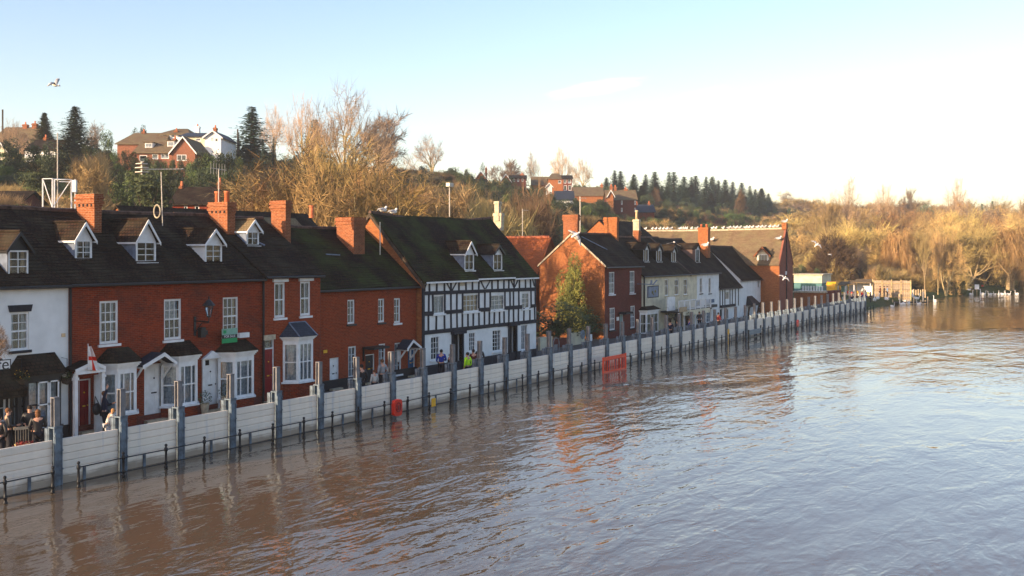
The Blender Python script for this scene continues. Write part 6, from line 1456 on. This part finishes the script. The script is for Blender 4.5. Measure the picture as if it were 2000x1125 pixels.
HS('hill_house', 'cream and white two-storey house with a slate roof and tall chimney on the skyline', 352, 401, 166, 296, 266, 255, 9, 'render_cream', 'slate', wins=((382, 392, 270, 276), (382, 390, 280, 287)), chims=((402, 408, 243),))
HS('hill_house', 'white gabled wing at the right end of the skyline houses', 400, 431.5, 165, 297, 268, 256, 9, 'render_white', 'slate', wins=((412, 416, 268, 276), (420, 426, 270, 277)), gable=True)
HS('hill_house', 'red brick hill house with two flat dormers and wide white windows', 264, 336, 150, 322, 298, 270, 8, 'brick_hill', 'tile_brown', wins=((272, 287, 303, 316), (297, 309, 301, 311), (314, 330, 300, 310)), dorm=((277, 292.5, 277, 289), (319, 334, 273, 286)), chims=((322, 327, 265),))
HS('hill_house', 'dark brick gabled end of the dormer hill house', 335, 381, 149, 324, 299, 268, 8, 'brick_hill', 'tile_brown', wins=((345, 364, 302, 314),), gable=True)
HS('brick_hill_cottage', 'brick cottage with dark roof and two small windows above the terrace chimneys', 337, 410, 98, 420, 398, 364, 6, 'brick', 'tile', wins=((359, 366, 402, 414), (380, 389, 402, 414)), chims=((333, 338, 359), (409, 415, 352)))
HS('hill_house', 'small house with lit orange gable and chimney on the skyline', 926.5, 952, 262, 362, 352, 335, 9, 'brick_o', 'tile', chims=((947, 951, 327),), gable=True)
HS('hill_house', 'low house with russet roof below the orange gable on the skyline', 918, 948, 250, 366, 358, 348, 8, 'brick_d', 'tile')
HS('hill_house', 'second small orange gabled house on the skyline', 979, 997, 268, 362, 355, 340.5, 9, 'brick_o', 'tile', gable=True)
HS('hill_house', 'dark house with three pale windows left of the brick hill house', 997, 1027, 270, 362, 348, 341, 8, 'brick_d', 'tile', wins=((1002, 1006, 349, 355), (1010, 1014, 349, 355), (1019, 1023, 349, 355)), chims=((1016, 1024, 338),))
HS('hill_house', 'low wing with a brown roof left of the brick hill house', 1040, 1074, 275, 378, 361, 344, 8, 'brick_o', 'tile_brown')
HS('hill_house', 'two-storey orange brick hill house with a hipped roof', 1072, 1100, 270, 380, 349, 337, 9, 'brick_o', 'tile_brown', wins=((1090, 1096, 352, 359),), hip=.25)
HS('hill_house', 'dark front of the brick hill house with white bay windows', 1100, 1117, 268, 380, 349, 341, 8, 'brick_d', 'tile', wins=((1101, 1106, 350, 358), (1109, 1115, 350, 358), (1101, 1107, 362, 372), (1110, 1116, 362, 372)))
HS('hill_house', 'small white gabled porch before the brick hill house', 1067, 1078, 262, 372, 365, 358, 3, 'render_white', 'slate', gable=True, clear=False)
HS('hill_house', 'white house with a long blue slate roof below the brick hill house', 1086, 1120, 235, 407, 390, 372, 8, 'render_white', 'slate', wins=((1096, 1102, 394, 403), (1108, 1112, 393, 399)))
HS('hill_house', 'long house with a broad orange-brown roof in the middle of the hill', 1122, 1178, 262, 392, 382, 364, 10, 'brick_o', 'tile_brown', chims=((1176, 1181, 358),))
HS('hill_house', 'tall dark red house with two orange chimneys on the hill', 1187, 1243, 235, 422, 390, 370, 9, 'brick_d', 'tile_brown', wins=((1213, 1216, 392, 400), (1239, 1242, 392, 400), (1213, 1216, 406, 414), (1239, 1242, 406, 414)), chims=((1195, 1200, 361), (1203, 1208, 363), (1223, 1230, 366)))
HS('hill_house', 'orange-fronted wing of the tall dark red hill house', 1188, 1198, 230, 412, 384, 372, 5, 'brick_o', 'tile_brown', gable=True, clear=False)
HS('hill_house', 'purple-roofed house right of the tall dark red house', 1246, 1278, 245, 428, 414, 399, 8, 'brick', 'slate', chims=((1246, 1249, 395), (1270, 1274, 395)))
HS('hill_house', 'bright orange rendered house with a hipped roof right of the hill village', 1327, 1363, 330, 440, 424, 412, 9, 'brick_o', 'tile_orange', chims=((1349, 1355, 410),), hip=.15)
HS('hill_house', 'grey side wing with white windows of the bright orange house', 1363, 1377, 332, 440, 422, 415, 7, 'lead', 'slate', wins=((1365, 1368, 425, 432), (1371, 1374, 425, 432)))
HS('hill_house', 'cream gabled house with two pots near the conifer wood', 1438, 1467, 380, 440, 437, 423, 9, 'render_cream', 'tile_orange', chims=((1448, 1452, 420), (1455, 1459, 420)), gable=True)
HS('hill_house', 'low dark brick building at the left edge under the hill', -40, 32, 92, 425, 400, 372, 6, 'brick_d', 'tile')
# ---- lattice mast behind the terrace
X, Y = onY(106, 50); z = onY(106, 50)[1]; X = onY(106, 50)[0]
ms = empty('lattice_mast', (X, 50, ground(X, 50)), VR, 'white lattice scaffold mast with a tall thin pole behind the terrace roof', 'mast')
g0 = ground(X, 50); zt = zat(349, z) - g0; w = .62
for a, c in ((-w, 0), (-.1, 0), (-.3, .7), (w, .7)): q = MB(); q.tube([(a, c, 0), (a, c, zt)], .04, 5); q.build('mast_leg', M['white_paint'], ms)
q = MB(); n = 7
for k in range(n):
    z0, z1 = zt * k / n, zt * (k + 1) / n
    q.tube([(-w, 0, z1), (-.1, 0, z1)], .03, 4); q.tube([(-w, 0, z0 if k % 2 else z1), (-.1, 0, z1 if k % 2 else z0)], .025, 4); q.tube([(-.1, 0, z1), (w, .7, z1)], .025, 4); q.tube([(-.3, .7, z1), (w, .7, z1)], .025, 4); q.tube([(-.1, 0, z0), (w, .7, z1)], .022, 4)
q.build('lattice_brace', M['white_paint'], ms)
q = MB(); q.tube([(-.0, .4, zt - 2), (0, .4, zat(258, z) - g0)], .028, 6); q.build('mast_pole', M['aerial'], ms)
q = MB(); q.box(.82, 1.02, .3, .5, zt - .7, zt - .05); q.tube([(.95, .4, 0), (.95, .4, zt)], .03, 5); q.tube([(.2, .1, zt - .15), (.95, .4, zt - .15)], .025, 4); q.build('antenna_box', M['white_paint'], ms)
def pole(px, t, b, Y, label, r=.05, cross=True, mt='aerial', nm='aerial_pole', cat='aerial'):
    X, z = onY(px, Y); zb_ = zat(b, z); q = MB(); q.tube([(0, 0, 0), (0, 0, zat(t, z) - zb_)], r, 5)
    if cross: h = zat(t, z) - zb_; q.tube([(-.1, 0, h * .96), (.55, -.3, h * .96)], .03, 4); q.tube([(-.2, -.2, h * .9), (.2, .2, h * .9)], .02, 4)
    tag(q.build(nm, M[mt], None, (X, Y, zb_)), label, cat)
pole(1020.5, 408, 470, 50, 'thin tv aerial pole between the timber-framed house and the orange roof', .04)
pole(1133, 384, 458, 42.5, 'white aerial pole beside the chimney of the gable-end house', .05)
pole(5, 214, 262, 140, 'thin telegraph pole on the skyline at the far left', .12, False, 'bark_dark', 'telegraph_pole', 'pole')
pole(464, 252, 300, 128, 'telegraph pole with a crossbar by the slim dark conifer', .12, True, 'bark_dark', 'telegraph_pole', 'pole')
pole(999, 330, 350, 160, 'thin pole on the skyline right of the orange gables', .1, False, 'bark_dark', 'telegraph_pole', 'pole')
# parked car on the hill
def car(px, py, z, col, label, rz):
    dx, dy = ray(px); X, Y = dx * z, dy * z; r = empty('parked_car', (X, Y, zat(py, z)), VR + rz, label, 'car')
    q = MB(); q.prism([(-2.1, -.85, .3), (2.1, -.85, .3), (2.1, -.85, .75), (1.2, -.85, .9), (-1.9, -.85, .95), (-2.1, -.85, .8)], (0, 1.7, 0)); q.build('body', M[col], r)
    q = MB(); q.prism([(-1.7, -.75, .93), (1.0, -.75, .9), (.4, -.7, 1.4), (-1.2, -.7, 1.42)], (0, 1.45, 0)); q.build('cabin', M['room'], r); q = MB(); q.box(-1.15, .35, -.7, .7, 1.41, 1.45); q.build('roof', M[col], r)
    for a in (-1.3, 1.3):
        for c in (-.86, .72): q = MB(); q.lathe([(.02, 0), (.32, 0), (.32, .16), (.02, .16)], 12); o = q.build('wheel', M['black_paint'], r, (a, c + .08, .32)); o.rotation_euler = (radians(90), 0, 0)
def hedge(pa, pb, ta, tb_, z, step, hw, kinds=('leafy', 'leafy_mid', 'leafy')):
    n = int((pb - pa) / step)
    for i in range(n + 1):
        px = pa + step * i + random.uniform(-3, 3); tree(kinds[i % len(kinds)], px, ta + (tb_ - ta) * i / max(1, n) + random.uniform(-3, 3), 'dark garden bush on the slope right below the hill houses', z=z + random.uniform(-3, 3), halfw=hw * random.uniform(.8, 1.3), group='garden bushes below the hill houses')
hedge(175, 262, 286, 296, 150, 14, 15); hedge(262, 400, 309, 312, 140, 15, 13); hedge(400, 470, 300, 300, 138, 15, 14); hedge(180, 470, 328, 330, 122, 19, 20); hedge(40, 130, 324, 326, 138, 17, 15); hedge(-5, 45, 306, 312, 138, 18, 15)
hedge(905, 1045, 358, 372, 236, 16, 13); hedge(1045, 1125, 376, 402, 226, 14, 11); hedge(1125, 1190, 388, 400, 222, 14, 12); hedge(1185, 1290, 418, 426, 214, 14, 12); hedge(1320, 1390, 438, 440, 240, 15, 11); hedge(1425, 1480, 437, 440, 290, 14, 10)
# ---- kiosks, stalls and fence beyond the barrier
def g(px, z): dx, dy = ray(px); return dx * z, dy * z
X, Y = onX(1550, 128)[0], 0
k = empty('brick_kiosk', (128, 33.9, 0), 0, 'low flat-roofed orange brick kiosk with a white rail on top, beyond the big gable', 'kiosk')
q = MB(); q.box(0, 3.4, 0, 3.9, -1, 2.35); q.build('wall', M['brick_o'], k, uv=True); q = MB(); q.box(-.15, 3.5, -.15, 4.05, 2.35, 2.55); q.build('flat_roof', M['stone'], k); q = MB(); q.box(.5, 3.7, -1.0, 0, -1, 2.6); q.build('dark_annexe', M['brick_d'], k, uv=True)
for i in range(8): q = MB(); q.box(.0, .1, .3 + i * .34, .48 + i * .34, 2.55, 3.2); q.build('rail_slat', M['white_paint'], k)
k = empty('white_kiosk', (150, 40.2, 0), 0, 'long white kiosk with a teal lower half behind the brick kiosk', 'kiosk')
q = MB(); q.box(0, 5, 0, 4.1, 2.9, 4.05); q.build('upper_wall', M['render_cream'], k); q = MB(); q.box(.02, 5, .02, 4.08, -.5, 2.9); q.build('lower_wall', plain('teal_paint', (.05, .17, .18), .5, .1, 3), k); q = MB(); q.box(-.2, 5.2, -.2, 4.3, 4.05, 4.2); q.build('flat_roof', M['stone'], k)
q = MB(); q.box(-.03, 0, .9, 3.1, 1.4, 2.8); q.build('serving_hatch', M['glass'], k)
Ya = onX(1705, 158)[0]; Yb = onX(1779, 158)[0]
f = empty('timber_fence', (158, Yb, .2), 0, 'tall tan plank fence behind the shore right of the stalls', 'fence')
n = 22; 
pk = MB(); wd = (Ya - Yb) / n; pk.box(-.03, .03, .015, wd - .015, 0, 3.0); pm_ = pk.mesh('plank', plain('tan_plank', (.34, .26, .18), .8, .2, 3, rand=.12))
for i in range(n): inst('plank', pm_, f, (0, i * wd, random.uniform(-.05, .05)))
for i in range(5): q = MB(); q.box(-.12, -.03, (Ya - Yb) * i / 4 - .08, (Ya - Yb) * i / 4 + .08, -.5, 3.15); q.build('fence_post', M['bark'], f)
for zz in (.5, 1.4, 2.5): q = MB(); q.box(-.07, -.032, 0, Ya - Yb, zz, zz + .12); q.build('fence_rail', M['bark'], f)
for i, (l, r, t, lab) in enumerate(((1637, 1651, 551, 'pale green framed market stall left of the white stalls'), (1653, 1668, 549, 'left one of two white-backed stalls with a brown canopy'), (1668, 1700, 546, 'right and wider one of two white-backed stalls with a brown canopy'))):
    Xs = 156 + i * .6; y1, y0 = onX(l, Xs)[0], onX(r, Xs)[0]; zt = zat(t, onX(l, Xs)[1]); s_ = empty('stall', (Xs, y0, .3), 0, lab, 'stall'); W = y1 - y0
    q = MB(); q.box(1.6, 1.66, .05, W - .05, 0, zt - .9); q.build('back_panel', M['pale_green' if i == 0 else 'white_paint'], s_)
    q = MB(); q.prism([(-.2, -.1, zt - .8), (2, -.1, zt - .35), (2, -.1, zt - .25), (-.2, -.1, zt - .7)], (0, W + .2, 0)); q.build('canopy', M['tile_brown'], s_, uv=True)
    for a in (0, W): q = MB(); q.box(-.05, .05, a - .05, a + .05, -.3, zt - .75); q.build('stall_post', M['white_paint'], s_)
    q = MB(); q.box(.0, .5, .1, W - .1, .0, .9); q.build('counter', M['pot_cream'], s_)
    q = MB()
    for kk in range(int(W * 2)): q.box(.05, .35, .3 + kk * .5, .55 + kk * .5, .9, 1.15 + .15 * (kk % 2))
    q.build('wares', M['orange_plastic' if i == 1 else 'yellow'], s_)
X, Y = g(1625, 146); tag(MB().box(-.6, .6, -.6, .6, 0, .9).box(-.7, .7, -.7, .7, .9, 1.0).prism([(-.65, -.65, 1.0), (.65, -.65, 1.0), (.3, -.65, 1.35), (-.3, -.65, 1.35)], (0, 1.3, 0)).build('yellow_bin', M['yellow'], None, (X, Y, ground(X, Y) + .9)), 'bright yellow covered box beside the brick kiosk', 'box')
js = empty('landing_stage', (*g(1700, 146), .15), VR, 'dark timber landing stage with pale posts along the far shore', 'jetty')
q = MB(); q.box(0, 8.4, 0, 1.2, -.05, .15); q.build('deck', M['bark_dark'], js)
for i in range(9): q = MB(); q.box(.1 + i * 1.0, .22 + i * 1.0, -.08, .04, -1.2, .9 if i % 2 == 0 else .45); q.build('jetty_post', M['pot_cream'], js)
pf = empty('picket_fence', (*g(1779, 160), .35), VR, 'short pale picket fence at the foot of the leaning tree', 'fence')
for i in range(7): q = MB(); q.box(i * .36, i * .36 + .16, 0, .06, -.2, 1.15 + .1 * (i % 2)); q.build('picket', M['pot_cream'], pf)
q = MB(); q.box(-.1, 2.5, .06, .1, .4, .5); q.box(-.1, 2.5, .06, .1, .0, .1); q.build('fence_rail', M['bark_dark'], pf)
X, Y = g(1803, 150); tag(MB().tube([(0, 0, -1.5), (0, 0, 1.6)], .12, 7).build('mooring_pole', M['steel_pale'], None, (X, Y, 0)), 'pale mooring pole standing in the water before the picket fence', 'pole')
X, Y = g(1756.5, 150); tag(MB().tube([(0, 0, -1.5), (0, 0, 1.3)], .1, 7).build('mooring_pole', M['pot_cream'], None, (X, Y, 0)), 'short tan mooring pole in the water before the plank fence', 'pole')
X, Y = g(1908, 178); r_ = empty('shore_board', (X, Y, 0), VR + .2, 'bright white square board standing at the waterline by the lawn', 'sign'); MB().box(-.42, .42, -.03, .03, .9, 1.75).build('board', M['white_paint'], r_); MB().tube([(0, 0, -1), (0, 0, .95)], .05, 5).build('post', M['bark'], r_)
X, Y = g(1919, 186); tag(MB().lathe([(.25, 0), (.28, .3), (.2, .7), (.05, .8)], 8).build('buoy', M['red_plastic'], None, (X, Y, .6)), 'small red buoy on the bank lawn beside the white board', 'buoy')
# ------------------------------------------------------------------ birds
def gull_sit():
    b = MB(); b.smooth = True; b.ball((0, 0, .16), .14, 9, 6, 1.75, .85, .85); b.ball((.2, 0, .31), .07, 8, 6, 1.1, 1, 1); b.tube([(.13, 0, .2), (.19, 0, .3)], [.08, .055], 6)
    b.cur = 1; b.ball((-.07, .075, .19), .12, 8, 5, 1.9, .35, .62); b.ball((-.07, -.075, .19), .12, 8, 5, 1.9, .35, .62); b.tube([(-.2, 0, .18), (-.38, 0, .13)], [.05, .015], 5)
    b.cur = 2; b.tube([(.26, 0, .31), (.34, 0, .29)], [.018, .006], 4); b.tube([(.02, .04, 0), (.02, .04, .07)], .01, 4); b.tube([(.02, -.04, 0), (.02, -.04, .07)], .01, 4); return b.mesh('gull', [M['gull'], M['gull_grey'], M['bill']])
gs = gull_sit(); gi_ = 0
ridge_px = [1230 + v * .1245 for v in (245, 355, 410, 470, 525, 580, 645, 785, 820, 850, 895, 970, 1045)] + [1370 + v * .1245 for v in (170, 225, 340, 430, 487, 540, 598, 690, 743, 795, 875, 935, 988, 1070, 1130, 1185)]
for px in ridge_px:
    Y_ = onX(px, gm)[0]; t_ = (Y_ - YF) / Lg; o = inst('gull', gs, None, (gm, Y_, 10.05 + .24 - .12 * sin(pi * min(1, max(0, t_)))), random.uniform(-2.4, -.6), (1.0,) * 3)
    tag(o, 'white gull sitting on the ridge of the long sunlit brown roof', 'gull', 'gulls lined up along the sunlit ridge')
tag(inst('gull', gs, None, (gm, YF + .15, 10.8), -1.2, (1.3,) * 3), 'white gull perched on the finial at the gable top', 'gull')
for px, Y_, zz, lab in ((768, 39.7, 9.78, 'white gull walking on the ridge near the left end of the timber-framed house'), (748, 39.6, 9.86, 'small gull crouching at the left end of the timber-framed ridge')): X, z = onY(px, Y_); tag(inst('gull', gs, None, (X, Y_, zz), -.4, (1.1,) * 3), lab, 'gull')
for px, py, lab in ((1390, 469, 'gull standing on the sunlit slope near its left chimney'), (1521, 467, 'gull standing on the sunlit slope near the gable'), (1378, 480.5, 'gull before the orange chimney of the white tall house')):
    X_ = gx0 + 1.2 if px != 1378 else 92; Y_, z = onX(px, X_); tag(inst('gull', gs, None, (X_, Y_, zat(py, z) - .1), -1.5, (1.3,) * 3), lab, 'gull')
def gull_fly(up, fold=.35):
    b = MB(); b.smooth = True; b.ball((0, 0, 0), .1, 9, 6, 2.1, 1, .9); b.ball((.24, 0, .02), .06, 8, 6); b.tube([(-.15, 0, 0), (-.36, 0, .0)], [.06, .03], 5, xs=1.6)
    b.cur = 1
    for s in (-1, 1):
        y1, z1, y2, z2 = .3, .3 * up, .68, .3 * up - fold * .35
        for (ya, za, xa, xb_, yb, zb_, xc, xd) in ((.06, .03, .12, -.1, y1, z1, .16, -.05), (y1, z1, .16, -.05, y2, z2, -.05, -.12)):
            p = [(xa, s * ya, za), (xb_, s * ya, za), (xd, s * yb, zb_), (xc, s * yb, zb_)]; b.prism(p if s > 0 else p[::-1], (0, 0, .018))
    b.cur = 2; b.tube([(.3, 0, .02), (.36, 0, .0)], [.02, .006], 4); return b.mesh('flying_gull', [M['gull'], M['gull_grey'], M['bill']])
for px, py, z, up, rz_, s_, lab, tilt in ((107, 166, 60, .9, VR, 1.0, 'lone gull flying in the sky at the upper left', (.5, .2)), (1125, 458, 50, -.9, VR + .3, .78, 'gull with raised wings flying before the orange gable chimney', (1.0, -.5)), (1317, 473, 76, -.5, VR + 1.4, .8, 'gull gliding before the pub roof', (.2, .0)),
                                          (1595, 478, 75, .7, VR + .5, .7, 'gull flying before the far bank trees, wings swept up', (.8, -.6)), (1621, 497, 110, .2, VR + .2, .6, 'small distant gull flying before the dark russet tree', (.2, 0)), (1532, 543, 90, .5, VR + .6, .8, 'gull flying low before the big brick gable', (.7, -.7))):
    dx, dy = ray(px); o = inst('flying_gull', gull_fly(up), None, (dx * z, dy * z, zat(py, z)), rz_, (s_,) * 3); o.rotation_euler = (tilt[0], tilt[1], rz_); tag(o, lab, 'gull')
def swan_mesh():
    b = MB(); b.smooth = True; b.ball((0, 0, .12), .26, 10, 7, 1.9, .95, .85); b.ball((-.15, 0, .24), .2, 8, 6, 1.7, .9, .8); b.tube([(-.4, 0, .22), (-.62, 0, .34)], [.1, .02], 6)
    b.tube([(.36, 0, .18), (.5, 0, .35), (.46, 0, .58), (.46, 0, .76), (.56, 0, .84)], [.12, .06, .045, .045, .06], 7); b.ball((.58, 0, .84), .065, 7, 5, 1.3, 1, 1)
    b.cur = 1; b.tube([(.64, 0, .83), (.76, 0, .78)], [.03, .012], 5); return b.mesh('swan', [M['gull'], M['bill']])
sw = swan_mesh()
spots = [(1708, 589, 1.0), (1714, 586, .95), (1732, 586, 1.0), (1743, 591, .7), (1757, 582, .75), (1763, 587, .9), (1771, 583, .95), (1775, 586, .8), (1782, 579, 1.2), (1789, 579, 1.0), (1795, 586, .7), (1826, 582, 1.1), (1897, 574, 1.1), (1918, 573, 1.2), (1893, 569, .6), (1921, 567, .8), (1934, 565, .7), (1943, 567, .6), (1951, 567, .9), (1957, 567, .8), (1964, 567, .8), (1970, 568, .7), (1986, 570, .9)]
for i, (px, py, s_) in enumerate(spots):
    z = 7.2 * 2000 / (py + 4 - 491) if py > 576 else 172 + (576 - py) * 1.2; z = min(z, 178); dx, dy = ray(px); X, Y = dx * z, dy * z
    tag(inst('swan', sw, None, (X, Y, max(-.02, ground(X, Y))), random.uniform(0, 6.28), (s_,) * 3), 'white swan resting at the waterline of the far shore', 'swan', 'swans at the far waterline')
# ------------------------------------------------------------------ hill cover
def left_hill(x, y): return clear_of_houses(x, y)
scatter('hillside_bushes', 'leafy', hill_points(3200, (46, 185), (-40, 470), lambda x, y: clear_of_houses(x, y) and clump(x, y, .03, 1) > (-.12 if not 850 < to_px(x, y)[0] < 1100 else -.6), 1), .35, .95)
scatter('hillside_green_bushes', 'leafy_mid', hill_points(900, (46, 185), (-40, 470), lambda x, y: clear_of_houses(x, y) and clump(x, y, .04, 5) > .0, 2), .3, .85)
scatter('hillside_bare_scrub', 'shrub', hill_points(1500, (47, 185), (-40, 480), lambda x, y: clear_of_houses(x, y) and clump(x, y, .025, 9) > (.0 if to_px(x, y)[0] > 1080 or to_px(x, y)[0] < 430 else .02 if to_px(x, y)[0] < 850 else .12), 3), .10, .26)
scatter('hillside_tan_scrub', 'shrub2', hill_points(1300, (47, 185), (-40, 480), lambda x, y: clear_of_houses(x, y) and clump(x, y, .03, 13) > (.05 if to_px(x, y)[0] > 1080 or to_px(x, y)[0] < 430 else .02 if to_px(x, y)[0] < 850 else .15), 4), .10, .28)
scatter('far_wood_undergrowth', 'shrub2', hill_points(900, (10, 170), (160, 560), lambda x, y: y - lerp_tab(SHORE, x) > 5 and 168 < x * CS + y * SN < 600 and to_px(x, y)[0] > 1500 and not (1868 < to_px(x, y)[0] < 1932 and x * CS + y * SN < 216), 5), .15, .4)
scatter('far_wood_gold_undergrowth', 'goldlit2', hill_points(200, (10, 200), (170, 620), lambda x, y: y - lerp_tab(SHORE, x) > 9 and 190 < x * CS + y * SN < 640 and to_px(x, y)[0] > 1500 and not (1868 < to_px(x, y)[0] < 1932 and x * CS + y * SN < 216), 6), .4, .7)

# ------------------------------------------------------------------ thin winter haze
hz = MB(); hz.box(-4500, 5500, -4500, 4500, -2.8, 62); hm_ = bpy.data.materials.new('haze'); hm_.use_nodes = True; hn = hm_.node_tree; hn.nodes.remove(hn.nodes['Principled BSDF'])
pv = hn.nodes.new('ShaderNodeVolumePrincipled'); pv.inputs['Color'].default_value = (.9, .92, .95, 1); pv.inputs['Density'].default_value = 0.00035; pv.inputs['Anisotropy'].default_value = 0.2
hn.links.new(pv.outputs[0], hn.nodes['Material Output'].inputs['Volume']); tag(hz.build('haze', hm_), kind='stuff')
